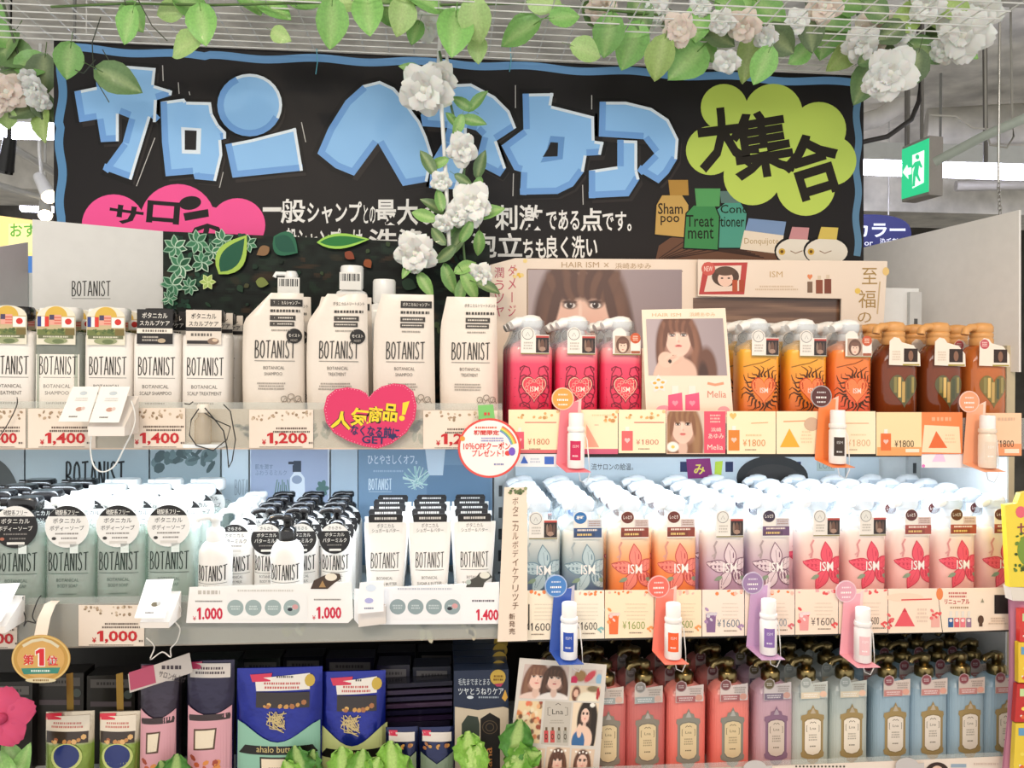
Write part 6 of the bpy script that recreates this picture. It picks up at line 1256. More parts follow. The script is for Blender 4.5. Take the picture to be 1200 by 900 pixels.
def gold_p(u0, u1, v0):
    c = (u0 + u1) / 2
    def f(P): P.poly([(u0 + 2, v0 + 4), (u1 - 4, v0 + 2), (u1 - 4, v0 + 20), (u0 + 2, v0 + 20)], 'EADCC8'); P.poly([(u0 + 1, v0 + 1), (u0 + 20, v0), (u0 + 20, v0 + 7), (u0 + 1, v0 + 8)], 'D8203A'); P.bars(u0 + 6, v0 + 9, u1 - 8, v0 + 17, 2, 'C8786A'); P.rect(u0 + 3, v0 + 20, u1 - 5, v0 + 33, '3A2A20'); P.dots(u0 + 5, v0 + 26, u1 - 8, v0 + 32, 9, 3, ['C88A4A', 'E0B070', 'A8603A']); P.ell(c, v0 + 48, 18, 15, 'C6CE7A'); P.ell(c, v0 + 47, 15, 13, '1C2C6E')
    return f
for u0, u1, v0, lab in ((54, 111, 834, 'pouch with dark blue oval and red corner nearest the pink flower'), (117, 165, 834, 'pouch with dark blue oval and red corner beside the pink packs')):
    t = bag(lab, u0, v0, u1, 1.50, [(.35, 'D8C8B0'), (1, '8FA64A')], gold_p(u0, u1, v0), name='oval_pouch', depth=.022)
    part('gold_ribbon', MB().slab([W((u0 + u1) / 2 - 5, 790, 1.503), W((u0 + u1) / 2 + 3, 788, 1.503), W((u0 + u1) / 2 + 4, 836, 1.503), W((u0 + u1) / 2 - 4, 838, 1.503)], (0, .0008, 0), 'B08C4A'), t, 'gold')
def pinkp(u0, u1, v0):
    def f(P): P.rect(u0 + 4, v0 + 2, u1 - 4, v0 + 18, 'D8CEC6'); P.bars(u0 + 8, v0 + 5, u1 - 8, v0 + 15, 2, '4A3A40'); P.poly([(u0 + 2, v0 + 1), (u0 + 18, v0), (u0 + 17, v0 + 8), (u0 + 2, v0 + 9)], 'B83A60'); P.poly([(u0 + 2, v0 + 52)] + [(u0 + 2 + (u1 - u0 - 4) * k / 8, v0 + 50 + 10 * math.sin(PI * k / 8)) for k in range(9)] + [(u1 - 2, 925), (u0 + 2, 925)], 'DDA2AC'); P.poly([(u0 + 4, v0 + 60), (u1 - 4, v0 + 58), (u1 - 2, v0 + 65), (u0 + 2, v0 + 67)], '3A2A2C'); P.poly([(u0 + 10, v0 + 76), (u1 - 18, v0 + 74), (u1 - 20, v0 + 98), (u0 + 10, v0 + 100)], '5A4030'); P.poly([(u0 + 12, v0 + 78), (u1 - 20, v0 + 76), (u1 - 22, v0 + 96), (u0 + 12, v0 + 98)], 'F0E0C6'); P.dots(u0 + 6, v0 + 106, u1 - 14, v0 + 124, 9, 4, ['C8603A', 'E0904A', 'F0D8C0', 'A84A34'])
    return f
bag('tall pink pack with dark top and white band, right of the ribbon pouches', 220, 774, 275, 1.50, [(1, '2A2440')], pinkp(220, 275, 774), name='pink_pack', depth=.022); bag('pink pack with slanted pale banner behind it, nearest the ribbon pouches', 165, 778, 210, 1.505, [(1, '3A3040')], pinkp(165, 210, 778), name='pink_pack', depth=.022)
sb = Pl(1.475); solid('shelf_banner', MB().slab([sb.at(150, 790), sb.at(222, 765), sb.at(226, 788), sb.at(152, 812)], (0, .001, 0), 'CFC4BC').join((lambda P: (P.poly([(151, 788), (180, 779), (183, 800), (153, 809)], 'B8506C'), P.bars(186, 778, 216, 786, 1, '4A4044'), P.text('サロン仕上げ', 186, 797, 218, 789, '3A3034', .005, .25), P.m)[-1])(Pr(flatfn(sb)))), 'paper', 'slanted pale banner with a pink block above the pink packs', 'banner')
# dark stock behind, down the lower left shelf
k_ = 0
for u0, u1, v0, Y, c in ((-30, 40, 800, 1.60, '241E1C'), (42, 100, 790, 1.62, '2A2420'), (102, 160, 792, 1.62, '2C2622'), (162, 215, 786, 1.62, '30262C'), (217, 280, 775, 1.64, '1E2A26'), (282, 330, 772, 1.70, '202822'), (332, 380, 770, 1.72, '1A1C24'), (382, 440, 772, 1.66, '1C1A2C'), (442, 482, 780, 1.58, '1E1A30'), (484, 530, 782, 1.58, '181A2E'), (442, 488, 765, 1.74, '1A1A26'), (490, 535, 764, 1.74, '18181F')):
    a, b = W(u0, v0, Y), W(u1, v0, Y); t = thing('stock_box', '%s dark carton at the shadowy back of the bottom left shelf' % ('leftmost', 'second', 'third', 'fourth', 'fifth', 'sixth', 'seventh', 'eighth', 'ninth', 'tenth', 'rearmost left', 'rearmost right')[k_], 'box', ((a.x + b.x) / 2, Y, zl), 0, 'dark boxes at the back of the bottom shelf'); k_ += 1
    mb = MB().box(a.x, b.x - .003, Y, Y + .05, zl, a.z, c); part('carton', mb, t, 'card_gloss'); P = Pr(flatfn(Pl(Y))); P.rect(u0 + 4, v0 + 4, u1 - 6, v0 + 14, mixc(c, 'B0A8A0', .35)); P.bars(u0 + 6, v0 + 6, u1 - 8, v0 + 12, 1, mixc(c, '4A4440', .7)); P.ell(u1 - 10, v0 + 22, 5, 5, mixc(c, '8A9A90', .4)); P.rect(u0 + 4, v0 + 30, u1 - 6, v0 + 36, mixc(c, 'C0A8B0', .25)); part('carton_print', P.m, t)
for k in range(7):
    a = W(452, 842 - k * 8, 1.545); b = W(530, 838 - k * 8, 1.545)
    if k < 6: solid('hair_sachet', MB().slab([a, b, b + Vector((0, 0, -.008)), a + Vector((0, 0, -.008))], (0, .06, 0), ('3A2A4A', '24203C', '4A3450', '2A2444', '382C48', '201E34')[k]), 'foil_pouch', 'flat dark purple sachet, %s from the top of the stack left of the navy box' % ('sixth', 'fifth', 'fourth', 'third', 'second', 'first')[k], 'sachet', 'stacked dark sachets')
solid('stock_box', MB().box(W(456, 850, 1.546).x, W(527, 850, 1.546).x, 1.546, 1.572, zl, W(490, 845.5, 1.546).z, '1E1A2C'), 'card_gloss', 'low dark carton under the stack of purple sachets', 'box')
# navy boxes with gold discs, four deep
for k in range(5):
    Y = 1.50 + k * .036; pl = Pl(Y); a, b = W(532, 786, 1.50), W(596, 786, 1.50)
    t = thing('navy_box', 'tall navy box with white handwriting and gold disc, %s from the front' % ('first', 'second', 'third', 'fourth', 'fifth')[k], 'box', ((a.x + b.x) / 2, Y, zl), 0, 'navy boxes with gold discs')
    part('carton', MB().box(a.x, b.x, Y, Y + .033, zl, a.z, '1E2A44'), t, 'card_gloss')
    dz = a.z - .014 + .004 * k; dx = b.x - .020 + .004 * k; part('gold_disc', MB().slab([(dx + .0145 * math.cos(q), Y - .0015, dz + .0145 * math.sin(q)) for q in [2 * PI * i / 24 for i in range(24)]], (0, .0012, 0), 'C2A244'), t, 'card_gloss', 'gold round disc')
    if k: continue
    P = Pr(flatfn(pl)); P.text('毛先までまとまる', 537, 803, 574, 795, 'C9D2DA'); P.text('ツヤとうねりケア', 537, 814, 590, 806, 'DCE4EA', .004); P.ell(551, 817, 4, 2, 'C9D2DA', n=10); P.bars(557, 815, 588, 819, 1, '9AA6B4'); P.poly([(592, 808), (588, 818), (592, 822), (595, 817)], 'D8A84A')
    P.poly([(533, 828), (560, 832), (590, 828), (596, 830), (596, 930), (533, 930)], 'CDBFA8'); P.poly([(541, 930), (541, 848), (548, 838), (560, 840), (562, 848), (562, 930)], '3A443C'); P.poly([(563, 930), (563, 842), (574, 835), (586, 842), (586, 930)], '16110F'); P.ring(574, 852, 9, 8, 1, '5A4A38'); P.ring(574, 852, 5, 5, 1, '5A4A38')
    for i, ch in enumerate('ahalo'): P.text(ch, 570, 882 + i * 8, 577, 876 + i * 8, 'D08A4A', 0, -PI / 2)
    P.ell(588 + .3, 794, 0.1, 0.1, '1E2A44', n=5); part('box_print', P.m, t)
    P = Pr(lambda u, v, l: pl.at(u, v) + Vector((0, -.0016 - l, 0))); P.bars(577, 790, 591, 798, 2, '7A5A1C'); P.poly([(579, 801), (590, 800), (587, 804), (582, 804)], 'A8385A'); part('disc_print', P.m, t)
# collage card
a, b = Vector(W(616, 772, 1.478)), None
CC = Pl(1.472); t = thing('collage_card', 'tilted white card with a collage of portrait photos before the rose bottles', 'card', CC.at(650, 930)); part('card', quad_slab(CC, [(609, 771), (711, 779), (700, 930), (592, 930)], .0012, 'DAD4CC'), t, 'card_gloss')
def pic(quad, cv): part('photo', put_px(cv, CC, 0, 0, 0, 0, .0005, quad=quad), t, 'card_gloss')
cv = Canvas(54, 44, 'CDBBB4'); face(cv, .32, .34, .17, 44 / 54., hair='7A5444', hair2='9A7258', body='E8CCC0', fringe=True); face(cv, .70, .36, .16, 44 / 54., hair='4A342C', hair2='6A4A3A', body='EFE6E0'); pic([(615, 778), (667, 781), (665, 820), (608, 818)], cv)
cv = Canvas(26, 16, 'CFC4BE'); cv.ell(.3, .5, .2, .4, '9A7A50', .3); cv.ell(.62, .5, .13, .45, 'C84A56', .3, .3); cv.ell(.1, .8, .12, .3, 'C82A5A', .3); cv.ell(.92, .7, .1, .4, '8AB4D0', .3); pic([(670, 783), (706, 785), (704, 801), (669, 800)], cv)
cv = Canvas(26, 16, 'E6D2B4'); cv.ell(.2, .55, .14, .5, '6A3A2C', .3); cv.ell(.2, .5, .08, .25, 'E8BCA4', .3); cv.ell(.6, .9, .35, .5, 'F4ECD4', .3); cv.ell(.75, .2, .2, .2, '8A7A5A', .4); cv.ell(.93, .5, .06, .4, 'B8323A', .3); pic([(669, 803), (704, 804), (702, 822), (667, 821)], cv)
cv = Canvas(26, 44, 'EBD2A8'); [cv.ell(np.random.rand(), np.random.rand() * .9, .08, .06, ['E8B080', 'F4E6C8', '9A4A34', 'D8885A', 'F0E0C0', '7A5A44', 'E87A5A'][i % 7], .5) for i in range(46)]; pic([(608, 821), (636, 822), (632, 871), (600, 870)], cv)
cv = Canvas(34, 46, 'F0DCC0'); cv.ell(.6, .4, .4, .5, '2E2420', .15); cv.ell(.85, .7, .14, .45, '2E2420', .2); face(cv, .50, .26, .16, 46 / 34., hair='2E2420', hair2='4A3A30', fringe=False); cv.ell(.45, .85, .4, .32, 'F0CDB8', .1); cv.ell(.3, .92, .26, .26, '3A6A9E', .1); cv.ell(.32, .66, .1, .16, 'F0CDB8', .2); cv.ell(.75, .05, .1, .05, 'F8F4EC', .3); pic([(672, 823), (702, 824), (697, 874), (668, 873)], cv)
for qd, s_ in (([(616, 876), (639, 877), (636, 905), (613, 905)], 1), ([(641, 875), (668, 876), (666, 905), (638, 905)], 2), ([(670, 877), (697, 878), (694, 905), (668, 905)], 3)):
    cv = Canvas(26, 24, 'E0C8B0'); face(cv, .5, .5, .22, 24 / 26., hair='5A3C30', hair2='7A5444', fringe=s_ != 3); [cv.ell(.2 + .15 * i, .12 + .05 * (i % 2), .05, .05, 'F8F2EA', .3) for i in range(5)]; pic(qd, cv)
P = Pr(flatfn(CC)); P.poly([(639, 821), (670, 823), (666, 874), (634, 872)], 'C6BFB4'); P.text('Lna', 647, 837, 660, 831, '4A443C', .005); P.line([(645, 829), (642, 829), (642, 838), (645, 838)], .8, '6A6258'); P.line([(662, 829), (665, 829), (665, 838), (662, 838)], .8, '6A6258'); P.bars(643, 843, 662, 848, 2, 'A8A094'); P.line([(651, 826), (654, 824), (657, 826)], .8, '5A5248')
for k, c in enumerate(('C84A4C', 'C8504E', 'A8A498', 'A8A498')): P.poly(R4(637.5 + k * 7.4, 856, 642.5 + k * 7.4, 870), c); P.rect(639 + k * 7.4, 852, 641.5 + k * 7.4, 856, '6A5A44'); P.ring(640 + k * 7.4, 863, 1.6, 3.5, .6, '4A3A2C', 10)
part('centre_print', P.m, t)
# ================================================================== goods of the neighbouring bay at the right edge
t = thing('side_divider', 'curved pink divider board at the lower right edge', 'board', W(1190, 900, 1.43)); pts = [(1183, 700), (1184, 745), (1184, 790), (1182, 840), (1176, 900), (1170, 950)]
V = [W(u, v, 1.425) for u, v in pts]; V2 = [p + Vector((.020, -.012, 0)) for p in V]; Bk = [p + Vector((0, .10, 0)) for p in V]; n = len(pts); mb = MB()
mb.add(V + V2, [(i, i + 1, n + i + 1, n + i) for i in range(n - 1)], 'C07E96', True); mb.add([p + Vector((0, .004, 0)) for p in V + V2], [(i, n + i, n + i + 1, i + 1) for i in range(n - 1)], 'C07E96', True); mb.add([V[0], V2[0], V2[0] + Vector((0, .004, 0)), V[0] + Vector((0, .004, 0))], [(0, 1, 2, 3)], 'C07E96'); part('board', mb, t, 'satin')
q = Pl(1.405); t = thing('snack_pack', 'yellow printed pack at the right edge beside the pink flower bottles', 'pack', q.at(1195, 690)); part('pack', MB().slab([q.at(1178, 592), q.at(1192, 590), q.at(1196, 578), q.at(1240, 570), q.at(1240, 690), q.at(1183, 688)], (0, .012, 0), 'F0D83A'), t, 'card_gloss')
P = Pr(flatfn(q)); P.ell(1196, 600, 6, 7, 'E86A7A', n=12); P.text('ぜ', 1192, 626, 1208, 612, '8A3A4A', .02); P.dots(1186, 625, 1205, 670, 22, 2.4, ['4A6A2A', '6A8A34', '3A5020']); P.ell(1208, 645, 16, 20, '7A9A3A'); part('pack_print', P.m, t)
part('pack_fold', MB().slab([q.at(1184, 688), q.at(1230, 688), q.at(1230, 705), q.at(1187, 704)], (0, .02, 0), 'E4DDD2'), t, 'paper')
for i, (v0, v1, c, lab) in enumerate(((714, 752, 'D83A34', 'red pack with pale figures at the right edge'), (753, 800, 'F0C83A', 'yellow pack below the red one at the right edge'), (802, 846, 'C8302C', 'second red pack at the right edge'), (848, 905, 'F0D040', 'lowest yellow pack in the right corner'))):
    t = thing('snack_pack', lab, 'pack', q.at(1215, v1)); u0 = 1195 - i * 1.5
    part('pack', MB().slab([q.at(u0, v0), q.at(1240, v0 - 2), q.at(1240, v1), q.at(u0 + (0 if i < 2 else -3), v1)], (0, .010, 0), c), t, 'card_gloss'); P = Pr(flatfn(q)); P.rect(u0 + 3, v0 + 5, u0 + 14, v0 + 14, 'C8E0A0' if i % 2 == 0 else '6AA0C8'); P.dots(u0 + 2, v0 + 16, u0 + 24, v1 - 5, 10, 3, ['F6F0E6', 'E86A3A', 'F8E060']); part('pack_print', P.m, t)
t = thing('side_shelf', 'neighbouring bay shelf under the packs at the right edge', 'shelf', (XR1 + .20, 1.60, 0)); part('rack', MB().box(XR1 + .025, XR1 + .40, 1.44, 1.60, 0, W(1200, 906, 1.44).z, 'B9B4AC'), t, 'painted_metal'); part('back_board', MB().box(XR1 + .03, XR1 + .40, 1.436, 1.439, W(1200, 906, 1.44).z, W(1200, 600, 1.44).z, 'C9C0B2'), t, 'pale_panel')
# ================================================================== wire grid, garlands, artificial plants
zg = SG.at(540, 70).z + .004
t = thing('wire_grid', 'white wire grid panel above the black sign', 'wire panel', (.1, 1.4, zg))
for k in range(24):
    y = 1.905 - k * .036; part('wire', MB().tube([(-1.0, y, zg), (1.15, y, zg)], .0017, 'E9E9E4', n=5), t, 'wire')
for k in range(38):
    x = -1.0 + k * .0581; part('wire', MB().tube([(x, 1.06, zg + .0034), (x, 1.908, zg + .0034)], .0017, 'E9E9E4', n=5), t, 'wire')
for x, y in ((-.8, 1.2), (1.0, 1.2), (-.8, 1.88), (1.0, 1.88)): part('hanging_wire', MB().tube([(x, y, zg + .004), (x, y, 2.95)], .0016, 'CFCDC8', n=5), t, 'wire')
def leaf_mesh(c, w=.42, fold=.10, curl=.15, seed=0):
    """heart-shaped leaf, base at origin, tip at +z, length 1"""
    r = random.Random(seed); ts = [0, .08, .2, .38, .58, .78, .92, 1.0]; ws = [.10, .62, .92, 1.0, .86, .55, .24, .0]; V = []; F = []; C = []
    for i, (a, b) in enumerate(zip(ts, ws)):
        y = curl * (a - .3) ** 2
        z0 = a - (.10 * (1 - a) ** 8 if True else 0)
        for s_ in (-1, -.5, 0, .5, 1):
            V.append((s_ * b * w, y - fold * abs(s_) * b + .02 * math.sin(7 * a + s_ * 3 + seed), z0 - (.07 * abs(s_) if i < 2 else 0)))
            C.append(mixc(c, 'E6F2B0', .10 if s_ else .35))
    for i in range(len(ts) - 1):
        for j in range(4): F.append((i * 5 + j, i * 5 + j + 1, (i + 1) * 5 + j + 1, (i + 1) * 5 + j))
    mb = MB(); mb.add(V, F, C, True); mb.tube([(0, .02, -.45), (0, .0, -.1), (0, curl * .09, .05)], .014, mixc(c, '6A7A3A', .4), n=5); return mb.mesh('leaf', 'leaf')
LC = ['7FC45E', '68A84C', '4C7A40', '3C5C36', '94B45A', 'A8CE7C']
LM = [leaf_mesh(c, seed=i, w=.40 + .04 * (i % 2), curl=.1 + .12 * (i % 3)) for i, c in enumerate(LC)]
LN = [leaf_mesh(c, w=.26, seed=i + 9, curl=.25) for i, c in enumerate(('5E9A48', '3F6A3C', '7DB45C'))]
def petal_mesh(c, cup=.5, ruf=.06):
    V = []; F = []; n = 6; m_ = 6
    for i in range(n + 1):
        t_ = i / n; wd = .52 * math.sin(PI * min(.93, .12 + t_ * .74)) ** .8
        for j in range(m_ + 1):
            s_ = -1 + 2 * j / m_; V.append((s_ * wd, -cup * t_ * t_ * .8 - cup * .25 * s_ * s_ + ruf * math.sin(9 * s_ + 5 * t_) * t_, t_ * (1 - .10 * s_ * s_)))
    for i in range(n):
        for j in range(m_): a = i * (m_ + 1) + j; F.append((a, a + 1, a + m_ + 2, a + m_ + 1))
    mb = MB(); mb.add(V, F, c, True); return mb.mesh('petal', 'petal')
PW, PC = petal_mesh('F2F1EC', .45), petal_mesh('F0DFD2', .45); bud = MB().lathe([(.02, -.1), (.16, 0), (.2, .12), (.12, .26), (.02, .3)], 'EFEFE4', n=10).mesh('flower_bud', 'petal')
rg = random.Random(21)
def put_leaf(root, u, v, Y, size, ang, m_, tilt=None):
    """size in picture pixels, ang: direction of the tip, degrees clockwise from up"""
    p = W(u, v, Y); s_ = size * ((p - CAM).dot(_F)) / FPX; a = math.radians(ang)
    R_ = Matrix.Rotation(a, 4, 'Y') @ Matrix.Rotation(rg.uniform(-.5, .25) if tilt is None else tilt, 4, 'X') @ Matrix.Rotation(rg.uniform(-.45, .45), 4, 'Z')
    o = link('leaf', m_, root); d = R_ @ Vector((0, 0, 1)); base = p - d * s_ * .5
    o.matrix_basis = Matrix.Translation(base - Vector(root.location)) @ R_ @ Matrix.Scale(s_, 4); return o
def put_flower(root, u, v, Y, rad, pm=None, look=None):
    p = W(u, v, Y); s_ = rad * ((p - CAM).dot(_F)) / FPX; pm = pm or PW
    d = (CAM - p).normalized() + Vector((rg.uniform(-.4, .4), 0, rg.uniform(-.5, .2))); Q = d.to_track_quat('Z', 'Y').to_matrix().to_4x4()
    f = link('flower', bud, root); f.matrix_basis = Matrix.Translation(p - Vector(root.location)) @ Q @ Matrix.Scale(s_, 4)
    for ring_, (n_, op, sc) in enumerate(((5, 1.15, 1.0), (5, .72, .82), (4, .32, .58))):
        for k in range(n_):
            q_ = link('petal', pm, f); q_.matrix_basis = Matrix.Rotation(2 * PI * k / n_ + ring_ * .6 + rg.uniform(-.15, .15), 4, 'Z') @ Matrix.Rotation(op + rg.uniform(-.12, .12), 4, 'X') @ Matrix.Scale(sc * rg.uniform(.9, 1.08), 4)
def vine(root, name, pts, r, col, Y=None): part(name, MB().tube([W(*p) for p in pts], r, col, n=6), root, 'leaf')
def vine_to(root, pts, r=.0018, col='5A7A3C'): vine(root, 'stem', pts, r, col)
# trailing leaves along the grid
g = thing('leaf_garland', 'bright green leaf garland hanging along the wire grid above the blue letters', 'garland', W(380, 10, 1.7))
for (u, v, s_, a, m_) in ((150, 33, 40, 205, 0), (158, 22, 34, 150, 1), (214, 55, 42, 250, 5), (238, 32, 46, 170, 0), (196, 14, 30, 260, 5), (228, 8, 40, 110, 1), (322, 10, 44, 120, 0), (296, 0, 40, 150, 1), (388, 32, 50, 185, 0), (330, 42, 24, 120, 5), (432, 20, 48, 175, 0), (455, 12, 44, 150, 1), (470, 22, 40, 190, 5), (532, 42, 56, 185, 0), (558, 28, 46, 170, 5), (606, 40, 48, 245, 1), (664, 20, 34, 80, 0), (690, 60, 36, 100, 5), (500, 2, 50, 110, 0), (414, 2, 40, 90, 5), (360, 0, 40, 100, 1), (640, 2, 36, 100, 5), (560, 60, 28, 180, 5), (486, 40, 26, 200, 1)): put_leaf(g, u, v, 1.66 + .03 * math.sin(u), s_, a, LM[m_])
put_leaf(g, 80, 74, 1.80, 38, 190, LM[1], -.1); put_leaf(g, 142, 95, 1.80, 48, 115, LM[2], -.1)
vine_to(g, [(60, 8, 1.72), (150, 4, 1.68), (250, 6, 1.66), (380, 3, 1.66), (500, 6, 1.66), (620, 4, 1.66), (700, 10, 1.66)], .0026)
for pts in ([(118, 20, 1.75), (108, 50, 1.79), (110, 90, 1.80), (128, 120, 1.80)], [(112, 70, 1.80), (98, 86, 1.80), (88, 82, 1.80)], [(120, 58, 1.79), (132, 78, 1.80), (140, 86, 1.80)], [(146, 0, 1.67), (150, 18, 1.66)], [(162, 0, 1.66), (178, 30, 1.66), (196, 48, 1.66)]): vine_to(g, pts, .0011, '3C4432')
# left white flower bunch
g = thing('flower_garland', 'dark leafy bunch with white flowers left of the black sign', 'garland', W(25, 60, 1.98))
for (u, v, s_, a, m_) in ((22, 66, 52, 110, 2), (6, 58, 44, 200, 2), (44, 74, 40, 70, 1), (50, 92, 44, 190, 3), (26, 128, 36, 230, 3), (8, 140, 26, 190, 5), (50, 148, 38, 180, 4), (54, 128, 34, 150, 3), (10, 88, 30, 260, 3), (-6, 24, 40, 170, 1), (30, 110, 30, 120, 3), (4, 44, 36, 120, 1)): put_leaf(g, u, v, 1.99, s_, a, LM[m_])
for u, v, r_ in ((8, 108, 22), (38, 102, 15), (46, 118, 13), (32, 90, 10), (-4, 122, 16)): put_flower(g, u, v, 1.965, r_, PC if u < 20 else PW)
vine_to(g, [(0, -10, 1.95), (20, 60, 1.99), (40, 110, 1.99), (50, 140, 1.99)], .003, '4A5A38')
# hanging rose garland
g = thing('flower_garland', 'white rose garland hanging down in front of the blue letters', 'garland', W(520, 340, 1.85)); Y0 = 1.77
part('white_rope', MB().tube([W(516, 40, 1.80), W(514, 75, Y0), W(517, 120, Y0 - .02), W(521, 180, Y0 - .02), W(524, 240, Y0 - .02), W(527, 300, Y0 - .01)], .0045, 'F2F2EE', n=8), g, 'satin'); part('white_rope', MB().tube([W(522, 40, 1.80), W(524, 72, Y0), W(524, 100, Y0 - .02)], .0035, 'E4E6E0', n=8), g, 'satin')
vine_to(g, [(515, 60, Y0), (530, 130, Y0), (545, 190, Y0), (540, 250, Y0), (545, 310, Y0), (560, 345, Y0)], .003, '4F7040')
for u, v, r_ in ((498, 104, 32), (516, 92, 20), (541, 174, 20), (552, 238, 26), (536, 252, 16), (487, 296, 25), (562, 322, 16), (517, 212, 12), (520, 262, 12), (500, 30, 18), (536, 20, 14)): put_flower(g, u, v, Y0 - .03, r_)
for (u, v, s_, a) in ((480, 80, 26, 280), (562, 116, 28, 40), (540, 120, 26, 300), (557, 142, 28, 100), (536, 150, 26, 200), (528, 138, 22, 330), (500, 188, 30, 330), (512, 192, 24, 250), (564, 190, 30, 15), (545, 212, 22, 120), (558, 222, 24, 200), (505, 240, 28, 300), (494, 252, 30, 290), (515, 232, 26, 350), (576, 248, 34, 70), (535, 285, 30, 200), (561, 288, 28, 180), (520, 300, 28, 230), (548, 268, 28, 30), (476, 318, 20, 210), (500, 336, 30, 150), (528, 330, 34, 160), (548, 312, 30, 60), (552, 338, 34, 150), (575, 338, 28, 110), (540, 345, 30, 190), (512, 275, 26, 320), (530, 265, 24, 20)): put_leaf(g, u, v, Y0 - .015 + .02 * math.sin(v), s_, a, LN[int(u + v) % 3])
# right flower bunch on the grid
g = thing('flower_garland', 'leafy garland with white and cream flowers above the yellow cloud', 'garland', W(900, 20, 1.75)); r = random.Random(8)
for (u, v, s_, a, m_) in ((712, 45, 44, 190, 1), (738, 58, 50, 200, 0), (752, 20, 40, 160, 2), (772, 72, 46, 190, 4), (802, 75, 54, 225, 1), (818, 30, 44, 190, 0), (786, 26, 34, 90, 3), (846, 45, 36, 120, 3), (876, 72, 52, 175, 4), (892, 80, 40, 200, 0), (905, 18, 46, 130, 1), (915, 50, 44, 120, 3), (968, 40, 58, 185, 1), (950, 42, 40, 160, 3), (985, 68, 40, 220, 4), (1012, 22, 36, 170, 3), (1030, 14, 40, 110, 2), (1068, 18, 44, 60, 4), (1092, 22, 52, 120, 4), (1120, 10, 50, 110, 4), (1052, 62, 36, 200, 3), (1088, 62, 46, 110, 2), (1070, 84, 40, 190, 3), (1136, 60, 34, 110, 0), (1012, 100, 46, 200, 2), (1104, 48, 40, 160, 3), (1150, 18, 40, 100, 3), (860, 10, 40, 100, 1), (700, 20, 36, 120, 2), (935, 66, 30, 230, 0), (1040, 40, 34, 240, 3), (830, 62, 30, 140, 1), (1020, 66, 26, 60, 2), (880, 4, 36, 80, 0), (1000, 2, 40, 90, 1)): put_leaf(g, u, v, 1.72 + .05 * math.sin(u * 3), s_, a, LM[m_])
for i, (u, v, r_) in enumerate(((705, 8, 20), (768, 12, 17), (796, 34, 20), (846, 26, 16), (872, 30, 20), (852, 72, 16), (966, 6, 22), (1008, 52, 22), (1026, 38, 24), (1042, 86, 30), (1028, 98, 18), (1130, 40, 32), (1150, 14, 26), (1106, 60, 16), (935, 24, 14), (898, 44, 15), (1086, 6, 20), (820, 8, 14), (1056, 40, 15))): put_flower(g, u, v, 1.70 + .04 * math.sin(u), r_, PC if i in (0, 2, 4, 6, 8) else PW)
vine_to(g, [(690, 10, 1.72), (800, 20, 1.74), (900, 30, 1.75), (1000, 40, 1.75), (1080, 50, 1.75), (1150, 20, 1.74)], .003)
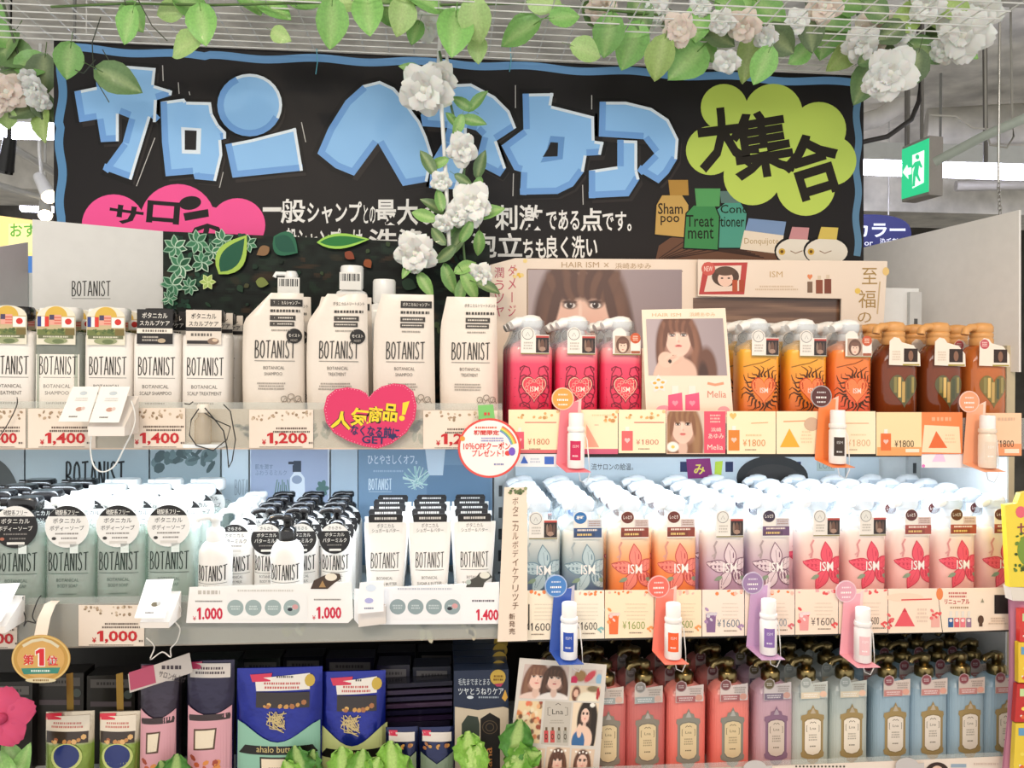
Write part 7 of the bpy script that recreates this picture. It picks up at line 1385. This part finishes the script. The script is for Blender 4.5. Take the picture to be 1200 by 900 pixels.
# pink flower and green leaves low in the picture
g = thing('artificial_flower', 'large pink artificial flower at the lower left edge', 'flower', W(5, 900, 1.42)); pk = petal_mesh('D84E78', .35, .10)
f = link('flower', MB().lathe([(.05, -.15), (.2, 0), (.15, .2), (.02, .25)], 'C23A64', n=10).mesh('flower_heart', 'petal'), g); p = W(2, 842, 1.41); f.matrix_basis = Matrix.Translation(p - Vector(g.location)) @ ((CAM - p).normalized()).to_track_quat('Z', 'Y').to_matrix().to_4x4() @ Matrix.Scale(.048, 4)
for k in range(5): q_ = link('petal', pk, f); q_.matrix_basis = Matrix.Rotation(2 * PI * k / 5 + .5, 4, 'Z') @ Matrix.Rotation(1.3, 4, 'X') @ Matrix.Scale(1.0, 4)
vine_to(g, [(3, 842, 1.415), (6, 880, 1.43), (8, 930, 1.45)], .0028, '6A8A3A')
for (u, v, s_, a) in ((14, 884, 44, 330), (28, 890, 40, 20), (2, 890, 36, 300)): put_leaf(g, u, v, 1.425, s_, a, LN[2])
def ruffle(c, seed):
    r = random.Random(seed); V = []; F = []; C = []; n, m_ = 8, 10
    for i in range(n + 1):
        t_ = i / n; wd = .45 * math.sin(PI * (.1 + .85 * t_)) ** .6
        for j in range(m_ + 1):
            s_ = -1 + 2 * j / m_; e = abs(s_); V.append((s_ * wd * (1 + .10 * math.sin(t_ * 20 + seed)), -.05 + .11 * e * math.sin(t_ * 16 + s_ * 9 + seed) - .15 * t_ * t_, t_ * (1 - .12 * e * e) + .04 * e * math.sin(13 * s_ + seed))); C.append(mixc(c, 'D9EE9A', .25 + .3 * (1 - e)) if e < .3 else H(c))
    for i in range(n):
        for j in range(m_): a = i * (m_ + 1) + j; F.append((a, a + 1, a + m_ + 2, a + m_ + 1))
    return MB().add(V, F, C, True).mesh('ruffled_leaf', 'leaf')
RM = [ruffle('6FA83A', 1), ruffle('8CC24A', 2), ruffle('4E8A34', 3)]
for lab, ls in (('ruffled green artificial leaves before the teal pouch', ((352, 892, 42, -10, 2), (366, 896, 38, 15, 2), (342, 902, 30, -30, 1))), ('ruffled light green artificial leaves before the yellow-green pouch', ((401, 893, 40, -5, 1), (422, 894, 36, 10, 0), (438, 900, 30, 25, 1), (461, 888, 44, 0, 1), (474, 900, 32, 20, 0))), ('pale ruffled artificial leaf before the navy box', ((549, 876, 42, -5, 1), (556, 888, 40, 20, 1))), ('glossy green artificial leaves beside the collage card', ((605, 864, 46, 10, 2), (612, 886, 44, 70, 0), (606, 896, 40, 20, 0))), ('dark green ruffled artificial leaf before the pink packs', ((206, 900, 36, 0, 2), (192, 904, 28, -20, 2)))):
    u0, v0 = ls[0][0], 925; g = thing('artificial_plant', lab, 'plant', W(u0, v0, 1.462))
    for (u, v, s_, a, m_) in ls: put_leaf(g, u, v, 1.462, s_, a, RM[m_], -.15)
    for (u, v, s_, a, m_) in ls[:2]: vine_to(g, [(u, v + s_ * .4, 1.464), ((u + u0) / 2, 925, 1.466)], .0016)
